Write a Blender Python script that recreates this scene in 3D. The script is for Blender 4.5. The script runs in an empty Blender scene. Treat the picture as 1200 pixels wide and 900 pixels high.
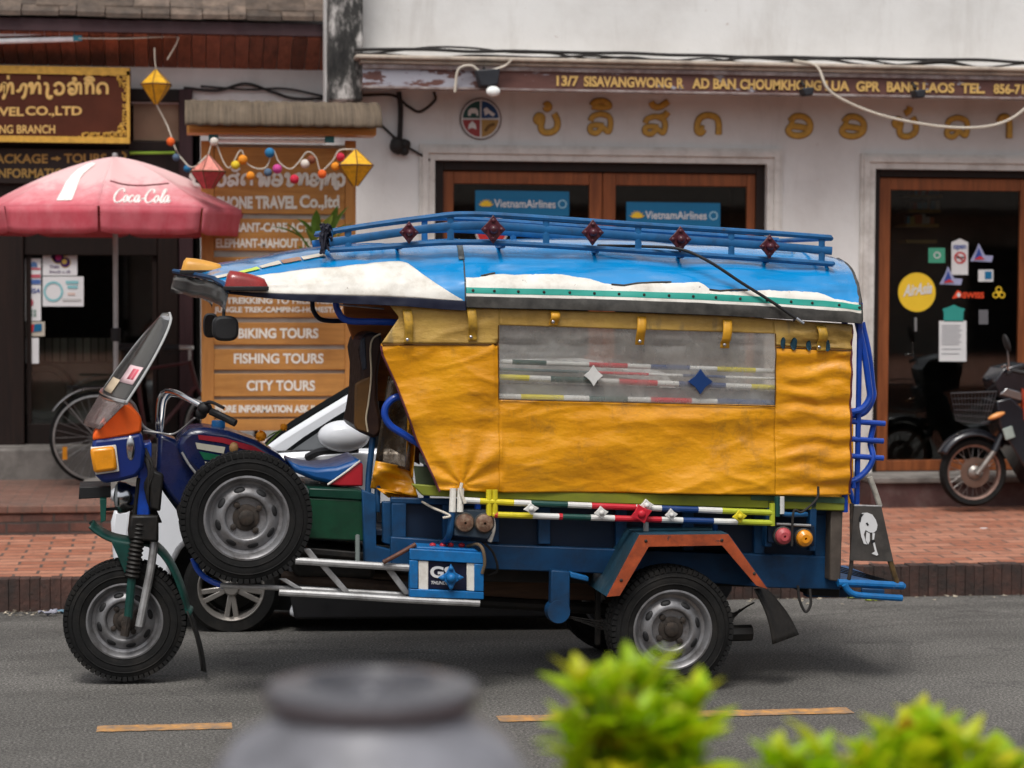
import bpy, bmesh, math, random
from mathutils import Vector, Matrix, noise
random.seed(7)
C = bpy.context.scene.collection
SC = bpy.context.scene
R = math.radians
V3 = Vector

# ------------------------------------------------------------------ camera
FPX = 2600.0                       # focal length in pixels of the 1200x900 photograph
CAM = V3((0, 0, 2.0))
YAW, PITCH, ROLL = R(8.5), -math.atan(130 / FPX), R(0.3)
fwd = V3((math.sin(YAW) * math.cos(PITCH), math.cos(YAW) * math.cos(PITCH), math.sin(PITCH)))
rgt0 = V3((math.cos(YAW), -math.sin(YAW), 0))
up0 = rgt0.cross(fwd)
rgt = rgt0 * math.cos(ROLL) + up0 * math.sin(ROLL)
upv = up0 * math.cos(ROLL) - rgt0 * math.sin(ROLL)
cd = bpy.data.cameras.new('camera')
cam = bpy.data.objects.new('camera', cd)
C.objects.link(cam)
m = Matrix.Identity(4)
for i in range(3):
    m[i][0], m[i][1], m[i][2], m[i][3] = rgt[i], upv[i], -fwd[i], CAM[i]
cam.matrix_world = m
cd.sensor_width = 36.0
cd.lens = 36.0 * FPX / 1200.0
cd.clip_start, cd.clip_end = 0.1, 500
cd.dof.use_dof = True
cd.dof.focus_distance = 11.0
cd.dof.aperture_fstop = 2.4
SC.camera = cam

# ------------------------------------------------------------------ world, sun, exposure
wd = bpy.data.worlds.new('World')
SC.world = wd
wd.use_nodes = True
wt = wd.node_tree
bg = wt.nodes['Background']
sky = wt.nodes.new('ShaderNodeTexSky')
sky.sky_type = 'NISHITA'
sky.sun_disc = False
SUN_EL, SUN_AZ = R(62), R(200)
sky.sun_elevation = SUN_EL
sky.sun_rotation = SUN_AZ
sky.dust_density = 5
sky.air_density = 1.0
hsv = wt.nodes.new('ShaderNodeHueSaturation')
hsv.inputs['Saturation'].default_value = 0.34
wt.links.new(sky.outputs[0], hsv.inputs['Color'])
wt.links.new(hsv.outputs[0], bg.inputs['Color'])
bg.inputs['Strength'].default_value = 0.115
sd = bpy.data.lights.new('sun', 'SUN')
sd.energy = 1.5
sd.angle = R(20)
sd.color = (1, 0.97, 0.92)
sun = bpy.data.objects.new('sun', sd)
C.objects.link(sun)
# Nishita: rotation measured clockwise from +Y seen from above
sdir = V3((math.sin(SUN_AZ) * math.cos(SUN_EL), math.cos(SUN_AZ) * math.cos(SUN_EL), math.sin(SUN_EL)))
sun.rotation_euler = sdir.to_track_quat('Z', 'Y').to_euler()
sun.location = (0, 0, 12)
SC.view_settings.view_transform = 'Standard'
SC.view_settings.look = 'None'
SC.view_settings.gamma = 1
SC.view_settings.use_curve_mapping = False
SC.view_settings.exposure = 0.3
SC.cycles.max_bounces = 8
SC.cycles.transparent_max_bounces = 12
SC.cycles.caustics_reflective = False
SC.cycles.caustics_refractive = False
SC.cycles.use_denoising = True

# ------------------------------------------------------------------ from photograph to place
def ray(px, py):
    return (fwd + rgt * ((px - 600) / FPX) + upv * ((450 - py) / FPX))
def on_plane(px, py, p0, n):
    d = ray(px, py)
    return CAM + d * ((p0 - CAM).dot(n) / d.dot(n))
def FY(px, py, Y):
    return on_plane(px, py, V3((0, Y, 0)), V3((0, 1, 0)))
def FZ(px, py, Z):
    return on_plane(px, py, V3((0, 0, Z)), V3((0, 0, 1)))
# vehicle frame: L runs to its rear, A away from us, w = 0 is the outer face of the near rear wheel
TH = R(2.0)
L = V3((math.cos(TH), math.sin(TH), 0))
A = V3((-math.sin(TH), math.cos(TH), 0))
Z = V3((0, 0, 1))
X = V3((1, 0, 0))
Yv = V3((0, 1, 0))
P0 = FZ(788.5, 812, 0)
def vp(px, py, w=0.0):
    return on_plane(px, py, P0 + A * w, A)
def wof(p):
    return (p - P0).dot(A)
WC = 0.64                           # centre line of the vehicle

# ------------------------------------------------------------------ materials
MATS = {}
DEEP = 1.0                          # how deep the dark paints are
def nd(nt, t, **kw):
    n = nt.nodes.new(t)
    for k, v in kw.items():
        setattr(n, k, v)
    return n
def new_mat(name):
    mt = bpy.data.materials.new(name)
    mt.use_nodes = True
    nt = mt.node_tree
    return mt, nt, nt.nodes['Principled BSDF']
def tex(nt, kind, scale, detail=4, rough=.6, vec=None, dist=0):
    n = nt.nodes.new(kind)
    n.inputs['Scale'].default_value = scale
    if kind == 'ShaderNodeTexNoise':
        n.inputs['Detail'].default_value = detail
        n.inputs['Roughness'].default_value = rough
        n.inputs['Distortion'].default_value = dist
    if vec is not None:
        nt.links.new(vec, n.inputs['Vector'])
    return n
def ramp(nt, inp, stops):
    n = nt.nodes.new('ShaderNodeValToRGB')
    e = n.color_ramp.elements
    while len(e) > 1:
        e.remove(e[-1])
    for i, (p, c) in enumerate(stops):
        if i == 0:
            e[0].position = p
            el = e[0]
        else:
            el = e.new(p)
        el.color = (c[0], c[1], c[2], 1) if not isinstance(c, (int, float)) else (c, c, c, 1)
    nt.links.new(inp, n.inputs[0])
    return n
def mix(nt, fac, a, b, mode='MIX'):
    n = nt.nodes.new('ShaderNodeMix')
    n.data_type = 'RGBA'
    n.blend_type = mode
    for sock, v in ((n.inputs[0], fac), (n.inputs[6], a), (n.inputs[7], b)):
        if hasattr(v, 'links'):
            nt.links.new(v, sock)
        elif isinstance(v, (int, float)):
            sock.default_value = v
        else:
            sock.default_value = (v[0], v[1], v[2], 1)
    return n.outputs[2]
def coords(nt, stretch=(1, 1, 1)):
    tc = nt.nodes.new('ShaderNodeTexCoord')
    mp = nt.nodes.new('ShaderNodeMapping')
    mp.inputs['Scale'].default_value = stretch
    nt.links.new(tc.outputs['Object'], mp.inputs['Vector'])
    return mp.outputs[0]
def bump(nt, b, height, strength=.3, dist=.01):
    n = nt.nodes.new('ShaderNodeBump')
    n.inputs['Strength'].default_value = strength
    n.inputs['Distance'].default_value = dist
    nt.links.new(height, n.inputs['Height'])
    nt.links.new(n.outputs[0], b.inputs['Normal'])
    return n
def mat(name, col, rough=.5, metal=0, var=.18, vs=6, dirt=None, da=.5, ds=5, bmp=0, bs=60, bd=.003,
        stretch=(1, 1, 1), coat=0, island=0, spec=.35, bdet=5, chips=None, ca=.60, cs=9):
    """painted / plain surface with value variation, patches of dirt and a little relief"""
    if name in MATS:
        return MATS[name]
    mt, nt, b = new_mat(name)
    if max(col) < .26:
        col = tuple(k * DEEP for k in col)
    if dirt is not None and max(dirt) < .2:
        dirt = tuple(k * DEEP for k in dirt)
    vec = coords(nt, stretch)
    n = tex(nt, 'ShaderNodeTexNoise', vs, 6, .65, vec)
    rr = ramp(nt, n.outputs[0], [(.3, 1 - var), (.7, 1 + var)])
    c = mix(nt, 1.0, col, rr.outputs[0], 'MULTIPLY')
    if island:
        g = nt.nodes.new('ShaderNodeNewGeometry')
        ri = ramp(nt, g.outputs['Random Per Island'], [(0, 1 - island), (1, 1 + island)])
        c = mix(nt, 1.0, c, ri.outputs[0], 'MULTIPLY')
    if dirt is not None:
        n2 = tex(nt, 'ShaderNodeTexNoise', ds, 8, .7, vec)
        dr = ramp(nt, n2.outputs[0], [(.62 - .3 * da, 0), (.8 - .2 * da, da)])
        c = mix(nt, dr.outputs[0], c, dirt)
    if chips is not None:                        # paint knocked off in small sharp spots
        n6 = tex(nt, 'ShaderNodeTexNoise', cs, 10, .74, vec, .3)
        c = mix(nt, ramp(nt, n6.outputs[0], [(ca, 0), (ca + .025, .9)]).outputs[0], c, chips)
    nt.links.new(c, b.inputs['Base Color'])
    n3 = tex(nt, 'ShaderNodeTexNoise', vs * 3, 4, .6, vec)
    r3 = ramp(nt, n3.outputs[0], [(.3, max(0.02, rough * .8)), (.75, min(1, rough * 1.25))])
    nt.links.new(r3.outputs[0], b.inputs['Roughness'])
    b.inputs['Metallic'].default_value = metal
    b.inputs['Coat Weight'].default_value = coat
    b.inputs['Coat Roughness'].default_value = .08
    b.inputs['Specular IOR Level'].default_value = spec
    if bmp:
        n4 = tex(nt, 'ShaderNodeTexNoise', bs, bdet, .65, vec)
        bump(nt, b, n4.outputs[0], bmp, bd)
    MATS[name] = mt
    return mt
def glass_mat(name, tint=(1, 1, 1), haze=0.0, hazecol=(.6, .6, .58), gloss_rough=.03, refl=1.0, noise_scale=20, ior=1.35):
    """thin clear sheet: lets light through, mirrors at a slant, a little milky where it is worn"""
    mt, nt, b = new_mat(name)
    nt.nodes.remove(b)
    out = nt.nodes['Material Output']
    tr = nd(nt, 'ShaderNodeBsdfTransparent')
    tr.inputs[0].default_value = (*tint, 1)
    gl = nd(nt, 'ShaderNodeBsdfGlossy')
    gl.inputs['Roughness'].default_value = gloss_rough
    gl.inputs['Color'].default_value = (refl, refl, refl, 1)
    fr = nd(nt, 'ShaderNodeFresnel')
    fr.inputs[0].default_value = ior
    m1 = nd(nt, 'ShaderNodeMixShader')
    nt.links.new(fr.outputs[0], m1.inputs[0])
    last = tr
    if haze:
        df_ = nd(nt, 'ShaderNodeBsdfDiffuse')
        df_.inputs[0].default_value = (*hazecol, 1)
        tl_ = nd(nt, 'ShaderNodeBsdfTranslucent')
        tl_.inputs[0].default_value = (*hazecol, 1)
        df = nd(nt, 'ShaderNodeMixShader')
        nt.links.new(df_.outputs[0], df.inputs[1]); nt.links.new(tl_.outputs[0], df.inputs[2])
        vec = coords(nt)
        n = tex(nt, 'ShaderNodeTexNoise', noise_scale, 8, .7, vec)
        r = ramp(nt, n.outputs[0], [(.3, haze * .45), (.7, min(1, haze * 1.4))])
        m0 = nd(nt, 'ShaderNodeMixShader')
        nt.links.new(r.outputs[0], m0.inputs[0])
        nt.links.new(tr.outputs[0], m0.inputs[1])
        nt.links.new(df.outputs[0], m0.inputs[2])
        last = m0
        bp = nd(nt, 'ShaderNodeBump')
        bp.inputs['Strength'].default_value = .25
        bp.inputs['Distance'].default_value = .01
        nb = tex(nt, 'ShaderNodeTexNoise', 9, 3, .5, vec)
        nt.links.new(nb.outputs[0], bp.inputs['Height'])
        nt.links.new(bp.outputs[0], gl.inputs['Normal'])
    nt.links.new(last.outputs[0], m1.inputs[1])
    nt.links.new(gl.outputs[0], m1.inputs[2])
    nt.links.new(m1.outputs[0], out.inputs[0])
    return mt
def brick_mat(name, c1, c2, mortar, bw, rh, plane='xy', mort=.012, dirt=(.05, .04, .035), da=.5, rough=.85):
    mt, nt, b = new_mat(name)
    tc = nd(nt, 'ShaderNodeTexCoord')
    sp = nd(nt, 'ShaderNodeSeparateXYZ')
    cb = nd(nt, 'ShaderNodeCombineXYZ')
    nt.links.new(tc.outputs['Object'], sp.inputs[0])
    nt.links.new(sp.outputs[0], cb.inputs[0])
    nt.links.new(sp.outputs[1 if plane == 'xy' else 2], cb.inputs[1])
    # wobble so that courses are not ruler straight
    nw = tex(nt, 'ShaderNodeTexNoise', 2.5, 3, .5, tc.outputs['Object'])
    ad = nd(nt, 'ShaderNodeVectorMath', operation='MULTIPLY_ADD')
    nt.links.new(nw.outputs[1], ad.inputs[0])
    ad.inputs[1].default_value = (.03, .03, 0)
    nt.links.new(cb.outputs[0], ad.inputs[2])
    bt = nd(nt, 'ShaderNodeTexBrick')
    bt.inputs['Scale'].default_value = 1
    bt.inputs['Brick Width'].default_value = bw
    bt.inputs['Row Height'].default_value = rh
    bt.inputs['Mortar Size'].default_value = mort
    bt.inputs['Mortar Smooth'].default_value = .3
    bt.inputs['Bias'].default_value = -.1
    bt.inputs['Color1'].default_value = (*c1, 1)
    bt.inputs['Color2'].default_value = (*c2, 1)
    bt.inputs['Mortar'].default_value = (*mortar, 1)
    nt.links.new(ad.outputs[0], bt.inputs['Vector'])
    n = tex(nt, 'ShaderNodeTexNoise', 9, 8, .7, tc.outputs['Object'])
    r = ramp(nt, n.outputs[0], [(.3, .65), (.7, 1.25)])
    c = mix(nt, 1, bt.outputs[0], r.outputs[0], 'MULTIPLY')
    n2 = tex(nt, 'ShaderNodeTexNoise', 2.2, 9, .72, tc.outputs['Object'])
    r2 = ramp(nt, n2.outputs[0], [(.45, 0), (.75, da)])
    c = mix(nt, r2.outputs[0], c, dirt)
    nt.links.new(c, b.inputs['Base Color'])
    b.inputs['Roughness'].default_value = rough
    inv = nd(nt, 'ShaderNodeMath', operation='MULTIPLY_ADD')
    nt.links.new(bt.outputs['Fac'], inv.inputs[0])
    inv.inputs[1].default_value = -1
    nt.links.new(n.outputs[0], inv.inputs[2])
    bump(nt, b, inv.outputs[0], .6, .012)
    MATS[name] = mt
    return mt
def wood_mat(name, col, dark, axis='x', scale=4, rough=.5, island=.18, dirt=None, da=.4):
    mt, nt, b = new_mat(name)
    st = {'x': (.6, 8, 8), 'y': (8, .6, 8), 'z': (8, 8, .6), 'roof': (9, .4, .4)}[axis]
    vec = coords(nt, st)
    n = tex(nt, 'ShaderNodeTexNoise', scale, 8, .7, vec, .6)
    r = ramp(nt, n.outputs[0], [(.3, dark), (.62, col), (.85, [min(1, k * 1.2) for k in col])])
    c = r.outputs[0]
    g = nd(nt, 'ShaderNodeNewGeometry')
    ri = ramp(nt, g.outputs['Random Per Island'], [(0, 1 - island), (1, 1 + island)])
    c = mix(nt, 1, c, ri.outputs[0], 'MULTIPLY')
    if dirt:
        n2 = tex(nt, 'ShaderNodeTexNoise', 3, 8, .7, coords(nt))
        r2 = ramp(nt, n2.outputs[0], [(.45, 0), (.75, da)])
        c = mix(nt, r2.outputs[0], c, dirt)
    nt.links.new(c, b.inputs['Base Color'])
    b.inputs['Roughness'].default_value = rough
    b.inputs['Specular IOR Level'].default_value = .25
    bump(nt, b, n.outputs[0], .25, .004)
    MATS[name] = mt
    return mt

def plaster_mat():
    mt, nt, b = new_mat('old_white_plaster')
    tc = nd(nt, 'ShaderNodeTexCoord')
    o = tc.outputs['Object']
    n = tex(nt, 'ShaderNodeTexNoise', 1.3, 9, .65, o)
    c = ramp(nt, n.outputs[0], [(.3, (.60, .59, .575)), (.55, (.71, .71, .70)), (.8, (.76, .76, .755))]).outputs[0]
    # rain streaks: noise stretched downwards
    st = coords(nt, (2.6, 2.6, .42))
    n2 = tex(nt, 'ShaderNodeTexNoise', 1.1, 9, .74, st, .5)
    r2 = ramp(nt, n2.outputs[0], [(.53, 0), (.78, .42)])
    c = mix(nt, r2.outputs[0], c, (.36, .33, .30))
    # flaked spots, more of them low down and left of the opening
    n3 = tex(nt, 'ShaderNodeTexNoise', 12, 8, .75, o)
    r3 = ramp(nt, n3.outputs[0], [(.66, 0), (.70, .7)])
    c = mix(nt, r3.outputs[0], c, (.40, .30, .26))
    nt.links.new(c, b.inputs['Base Color'])
    b.inputs['Roughness'].default_value = .85
    n4 = tex(nt, 'ShaderNodeTexNoise', 14, 6, .6, o)
    bump(nt, b, n4.outputs[0], .25, .01)
    return mt
def asphalt_mat():
    mt, nt, b = new_mat('worn_asphalt')
    o = nd(nt, 'ShaderNodeTexCoord').outputs['Object']
    n = tex(nt, 'ShaderNodeTexNoise', 78, 4, .75, o)
    c = ramp(nt, n.outputs[0], [(.36, (.042, .040, .037)), (.50, (.105, .100, .093)), (.66, (.26, .25, .23))]).outputs[0]
    # long patches polished by tyres, along the road
    st = coords(nt, (.45, 1.1, 1))
    n2 = tex(nt, 'ShaderNodeTexNoise', 1.3, 6, .6, st)
    r2 = ramp(nt, n2.outputs[0], [(.35, .74), (.65, 1.2)])
    c = mix(nt, 1, c, r2.outputs[0], 'MULTIPLY')
    n3 = tex(nt, 'ShaderNodeTexNoise', 3.2, 6, .7, coords(nt, (.7, 1.2, 1)))
    r3 = ramp(nt, n3.outputs[0], [(.58, 0), (.68, .6)])
    c = mix(nt, r3.outputs[0], c, (.045, .043, .042))
    # crack lines
    v = nd(nt, 'ShaderNodeTexVoronoi', feature='DISTANCE_TO_EDGE')
    v.inputs['Scale'].default_value = .55
    nw = tex(nt, 'ShaderNodeTexNoise', 3, 5, .6, o)
    ad = nd(nt, 'ShaderNodeVectorMath', operation='MULTIPLY_ADD')
    nt.links.new(nw.outputs[1], ad.inputs[0])
    ad.inputs[1].default_value = (.5, .5, 0)
    nt.links.new(o, ad.inputs[2])
    nt.links.new(ad.outputs[0], v.inputs['Vector'])
    rc = ramp(nt, v.outputs['Distance'], [(.0, .4), (.006, 0)])
    n8 = tex(nt, 'ShaderNodeTexNoise', .9, 4, .5, o)
    rc = ramp(nt, n8.outputs[0], [(.50, 0), (.62, 1)]) if False else rc
    c = mix(nt, rc.outputs[0], c, (.02, .02, .02))
    nt.links.new(c, b.inputs['Base Color'])
    rr = ramp(nt, n2.outputs[0], [(.3, .75), (.7, .95)])
    nt.links.new(rr.outputs[0], b.inputs['Roughness'])
    b.inputs['Specular IOR Level'].default_value = .25
    bump(nt, b, n.outputs[0], .5, .008)
    return mt

# ------------------------------------------------------------------ mesh building
def cr(pts, n=6, closed=False):
    """Catmull-Rom through points"""
    P = [V3(p) for p in pts]
    if len(P) < 3:
        return P
    out = []
    k = len(P)
    rng = range(k if closed else k - 1)
    for i in rng:
        p1, p2 = P[i], P[(i + 1) % k]
        p0 = P[i - 1] if (closed or i > 0) else p1 * 2 - p2
        p3 = P[(i + 2) % k] if (closed or i + 2 < k) else p2 * 2 - p1
        for j in range(n):
            t = j / n
            out.append(.5 * ((2 * p1) + (p2 - p0) * t + (2 * p0 - 5 * p1 + 4 * p2 - p3) * t * t + (3 * p1 - p0 - 3 * p2 + p3) * t ** 3))
    if not closed:
        out.append(P[-1])
    return out
class MB:
    def __init__(s):
        s.v, s.f, s.m = [], [], []
    def add(s, vs, fs, mi=0):
        o = len(s.v)
        s.v += [V3(v) for v in vs]
        s.f += [tuple(i + o for i in f) for f in fs]
        s.m += [mi] * len(fs)
        return s
    def prism(s, pts, vec, mi=0):
        pts = [V3(p) for p in pts]
        n = len(pts)
        vec = V3(vec)
        nrm = V3((0, 0, 0))
        for i in range(n):
            nrm += (pts[i] - pts[0]).cross(pts[(i + 1) % n] - pts[0])
        if nrm.dot(vec) > 0:
            pts = pts[::-1]
        vs = pts + [p + vec for p in pts]
        fs = [tuple(range(n)), tuple(range(2 * n - 1, n - 1, -1))]
        fs += [(i, i + n, (i + 1) % n + n, (i + 1) % n) for i in range(n)]
        return s.add(vs, fs, mi)
    def box(s, a, b, mi=0):
        a, b = V3(a), V3(b)
        lo = V3(map(min, a, b)); hi = V3(map(max, a, b))
        return s.prism([(lo.x, lo.y, lo.z), (hi.x, lo.y, lo.z), (hi.x, lo.y, hi.z), (lo.x, lo.y, hi.z)], (0, hi.y - lo.y, 0), mi)
    def obox(s, c, ax, ay, az, mi=0):
        c = V3(c)
        return s.prism([c - ax - ay - az, c + ax - ay - az, c + ax - ay + az, c - ax - ay + az], ay * 2, mi)
    def tube(s, path, r, n=8, mi=0, closed=False, cap=True, flat=None):
        P = [V3(p) for p in path]
        k = len(P)
        rs = r if isinstance(r, (list, tuple)) else [r] * k
        t0 = (P[1] - P[0]).normalized()
        up = V3((0, 0, 1)) if abs(t0.z) < .9 else V3((0, 1, 0))
        nrm = (up - t0 * up.dot(t0)).normalized()
        vs = []
        for i in range(k):
            a = P[i - 1] if (i > 0 or closed) else P[i]
            b = P[(i + 1) % k] if (i < k - 1 or closed) else P[i]
            t = (b - a)
            t = t.normalized() if t.length > 1e-9 else t0
            nrm = nrm - t * nrm.dot(t)
            nrm = nrm.normalized() if nrm.length > 1e-6 else V3((1, 0, 0))
            bn = t.cross(nrm)
            for j in range(n):
                q = 2 * math.pi * j / n
                off = nrm * (math.cos(q) * rs[i]) + bn * (math.sin(q) * rs[i])
                if flat is not None:
                    off = off - flat * off.dot(flat) * .75
                vs.append(P[i] + off)
        fs = []
        for i in range(k if closed else k - 1):
            i2 = (i + 1) % k
            for j in range(n):
                j2 = (j + 1) % n
                fs.append((i * n + j, i * n + j2, i2 * n + j2, i2 * n + j))
        if cap and not closed:
            fs.append(tuple(range(n - 1, -1, -1)))
            fs.append(tuple((k - 1) * n + j for j in range(n)))
        return s.add(vs, fs, mi)
    def lathe(s, c, axis, prof, n=40, mi=0, closed=False):
        c, axis = V3(c), V3(axis).normalized()
        u = axis.orthogonal().normalized()
        if abs(axis.z) < .9:
            u = (Z - axis * Z.dot(axis)).normalized()
        w = axis.cross(u)
        vs, k = [], len(prof)
        for (r, h) in prof:
            for j in range(n):
                q = 2 * math.pi * j / n
                vs.append(c + axis * h + (u * math.cos(q) + w * math.sin(q)) * max(r, 1e-4))
        fs = []
        for i in range(k if closed else k - 1):
            i2 = (i + 1) % k
            for j in range(n):
                j2 = (j + 1) % n
                fs.append((i * n + j, i * n + j2, i2 * n + j2, i2 * n + j))
        return s.add(vs, fs, mi)
    def ball(s, c, rx, ry=None, rz=None, mi=0, ax=(X, Yv, Z), nu=14, nv=9):
        ry = rx if ry is None else ry
        rz = rx if rz is None else rz
        vs = [V3(c) + ax[2] * rz]
        for i in range(1, nv):
            p = math.pi * i / nv
            for j in range(nu):
                q = 2 * math.pi * j / nu
                vs.append(V3(c) + ax[0] * (rx * math.sin(p) * math.cos(q)) + ax[1] * (ry * math.sin(p) * math.sin(q)) + ax[2] * (rz * math.cos(p)))
        vs.append(V3(c) - ax[2] * rz)
        fs = [(0, 1 + j, 1 + (j + 1) % nu) for j in range(nu)]
        for i in range(nv - 2):
            for j in range(nu):
                a, b = 1 + i * nu, 1 + (i + 1) * nu
                fs.append((a + j, b + j, b + (j + 1) % nu, a + (j + 1) % nu))
        last = len(vs) - 1
        a = 1 + (nv - 2) * nu
        fs += [(a + (j + 1) % nu, a + j, last) for j in range(nu)]
        return s.add(vs, fs, mi)
    def grid(s, fn, nu, nv, mi=0, skip=None, mfn=None):
        vs = [fn(i / nu, j / nv) for j in range(nv + 1) for i in range(nu + 1)]
        o = len(s.v)
        s.v += vs
        for j in range(nv):
            for i in range(nu):
                if skip and skip(i, j):
                    continue
                a = o + j * (nu + 1) + i
                s.f.append((a, a + 1, a + nu + 2, a + nu + 1))
                s.m.append(mfn(i, j) if mfn else mi)
        return s
    def build(s, name, mats, parent=None, smooth=35, bevel=0, solid=0, subsurf=0, fix=True, label=None):
        me = bpy.data.meshes.new(name)
        me.from_pydata([tuple(v) for v in s.v], [], s.f)
        if not isinstance(mats, (list, tuple)):
            mats = [mats]
        for mm in mats:
            me.materials.append(mm)
        me.polygons.foreach_set('material_index', s.m)
        me.update()
        if fix:
            bm = bmesh.new()
            bm.from_mesh(me)
            bmesh.ops.recalc_face_normals(bm, faces=bm.faces)
            bm.to_mesh(me)
            bm.free()
        if smooth:
            me.shade_smooth()
            me.set_sharp_from_angle(angle=R(smooth))
        o = bpy.data.objects.new(name, me)
        C.objects.link(o)
        if parent is not None:
            attach(o, parent)
        if solid:
            md = o.modifiers.new('solid', 'SOLIDIFY')
            md.thickness = solid
            md.offset = 0
        if bevel:
            md = o.modifiers.new('bevel', 'BEVEL')
            md.width = bevel
            md.segments = 2
            md.limit_method = 'ANGLE'
            md.angle_limit = R(40)
        if subsurf:
            md = o.modifiers.new('sub', 'SUBSURF')
            md.levels = md.render_levels = subsurf
        if label:
            o['label'] = label
        return o
WORLD = {}
def mw(o):
    return WORLD.get(o.name, Matrix.Identity(4))
def attach(o, parent):
    """meshes are written in place; the parent keeps them there"""
    o.parent = parent
    o.matrix_parent_inverse = mw(parent).inverted()
def thing(name, label, cat, loc=(0, 0, 0), group=None, parent=None):
    o = bpy.data.objects.new(name, None)
    C.objects.link(o)
    o.empty_display_size = .2
    o.location = loc
    WORLD[o.name] = Matrix.Translation(V3(loc))
    if parent is not None:
        attach(o, parent)
        return o
    tag(o, label, cat, group)
    return o
def part(name, loc, parent):
    return thing(name, None, None, loc, None, parent)
def tag(o, label, cat, group=None):
    o['label'] = label
    o['category'] = cat
    if group:
        o['group'] = group
    return o
def struct(o):
    o['kind'] = 'structure'
    return o
def relabel_copy(root, delta, label):
    """copy a thing, its parts and their sub-parts, shifted by delta"""
    def cp(o, par):
        c = o.copy()
        C.objects.link(c)
        if par is not None:
            c.parent = par
        for ch in o.children:
            cp(ch, c)
        return c
    r = cp(root, None)
    r.location = root.location + V3(delta)
    r['label'] = label
    return r

def text(name, s, box, plane, m_, parent, nrm, bold=.0, shear=0, lift=.004, spacing=1.0, solid=0):
    """lettering that fills the box (photo pixels x0,y0,x1,y1 at the caps) on a plane"""
    cu = bpy.data.curves.new(name, 'FONT')
    cu.body = s
    cu.size = 1
    cu.offset = bold
    cu.shear = shear
    cu.space_character = spacing
    cu.resolution_u = 4
    to = bpy.data.objects.new('tmp', cu)
    me = bpy.data.meshes.new_from_object(to)
    bpy.data.objects.remove(to)
    vs = [v.co.copy() for v in me.vertices]
    fs = [tuple(p.vertices) for p in me.polygons]
    bpy.data.meshes.remove(me)
    bpy.data.curves.remove(cu)
    if not vs:
        return None
    xa, xb = min(v.x for v in vs), max(v.x for v in vs)
    ya, yb = min(v.y for v in vs), max(v.y for v in vs)
    b = MB()
    x0, y0, x1, y1 = box[:4]
    dy = box[4] if len(box) > 4 else 0          # fall of the line over its length
    pts = []
    for v in vs:
        f = (v.x - xa) / (xb - xa)
        g = (v.y - ya) / (yb - ya)
        pts.append(plane(x0 + (x1 - x0) * f, y1 + (y0 - y1) * g + dy * f) + nrm * lift)
    b.add(pts, fs)
    return b.build(name, m_, parent, smooth=0, fix=False, solid=solid)

LAO = {
 'bo': [[(.30, .62), (.18, .55), (.10, .68), (.20, .85), (.33, .75), (.28, .30), (.40, .08), (.68, .08), (.88, .28), (.90, .62), (.78, .95)]],
 'lo': [[(.12, .62), (.22, .84), (.52, .95), (.82, .82), (.88, .50), (.80, .12), (.58, .30), (.34, .06), (.12, .16), (.14, .38), (.34, .44), (.62, .40)]],
 'so': [[(.12, .55), (.22, .76), (.52, .86), (.80, .72), (.88, .45), (.80, .10), (.58, .26), (.34, .04), (.12, .14), (.14, .34), (.34, .40), (.62, .36)], [(.62, .82), (.86, .90), (.98, 1.08)]],
 'do': [[(.34, .30), (.24, .12), (.10, .20), (.10, .55), (.22, .84), (.50, .95), (.80, .84), (.90, .56), (.90, .04)], [(.34, .30), (.20, .36)]],
 'o': [[(.14, .70), (.36, .94), (.70, .90), (.90, .62), (.86, .25), (.58, .05), (.24, .08), (.08, .26), (.18, .46), (.44, .46), (.80, .38)], [(.14, .70), (.30, .62)]],
 'kho': [[(.30, .74), (.16, .68), (.12, .84), (.28, .94), (.42, .80), (.30, .45), (.24, .15), (.50, .05), (.80, .16), (.90, .50), (.80, .78), (.94, .98)]],
 'aa': [[(.18, .70), (.34, .92), (.60, .92), (.74, .70), (.74, .02)]],
 'tho': [[(.22, .66), (.10, .74), (.16, .92), (.30, .84), (.28, .06), (.48, .62), (.66, .92), (.84, .78), (.86, .04)]],
 'ngo': [[(.12, .42), (.24, .30), (.40, .45), (.48, .75), (.66, .92), (.84, .76), (.80, .20), (.66, -.25), (.50, -.30)]],
 'nyo': [[(.20, .92), (.50, .86), (.58, .55), (.52, .10), (.62, -.25), (.88, -.28), (.96, -.05)]],
 'wo': [[(.14, .68), (.30, .90), (.58, .94), (.86, .72), (.88, .32), (.66, .05), (.34, .06), (.20, .26), (.40, .36)]],
 'cho': [[(.12, .66), (.30, .90), (.60, .94), (.88, .70), (.86, .26), (.60, .05), (.30, .12), (.24, .40), (.50, .48), (.56, .28)]],
 'ko': [[(.10, .84), (.26, .90), (.28, .04)], [(.28, .55), (.46, .90), (.74, .92), (.86, .66), (.86, .04)]],
 'pho': [[(.22, .72), (.08, .78), (.16, .94), (.30, .82), (.22, .12), (.36, .10), (.52, .68), (.66, .10), (.82, .12), (.90, .94)]],
 'no': [[(.24, .72), (.10, .80), (.20, .94), (.34, .80), (.30, .12), (.52, .06), (.84, .50), (.86, .95)], [(.30, .16), (.16, .06)]],
 'ring': [[(.38, 1.36), (.5, 1.46), (.62, 1.36), (.5, 1.24), (.38, 1.36)]],
 'i': [[(.14, 1.30), (.34, 1.52), (.66, 1.52), (.86, 1.30), (.50, 1.24), (.16, 1.30)]],
 'a': [[(.30, 1.50), (.42, 1.30), (.66, 1.28), (1.0, 1.52)]],
 'tick': [[(.55, 1.62), (.55, 1.28)]],
 'tick2': [[(.40, 1.30), (.62, 1.42), (.70, 1.62)]],
}
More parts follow.
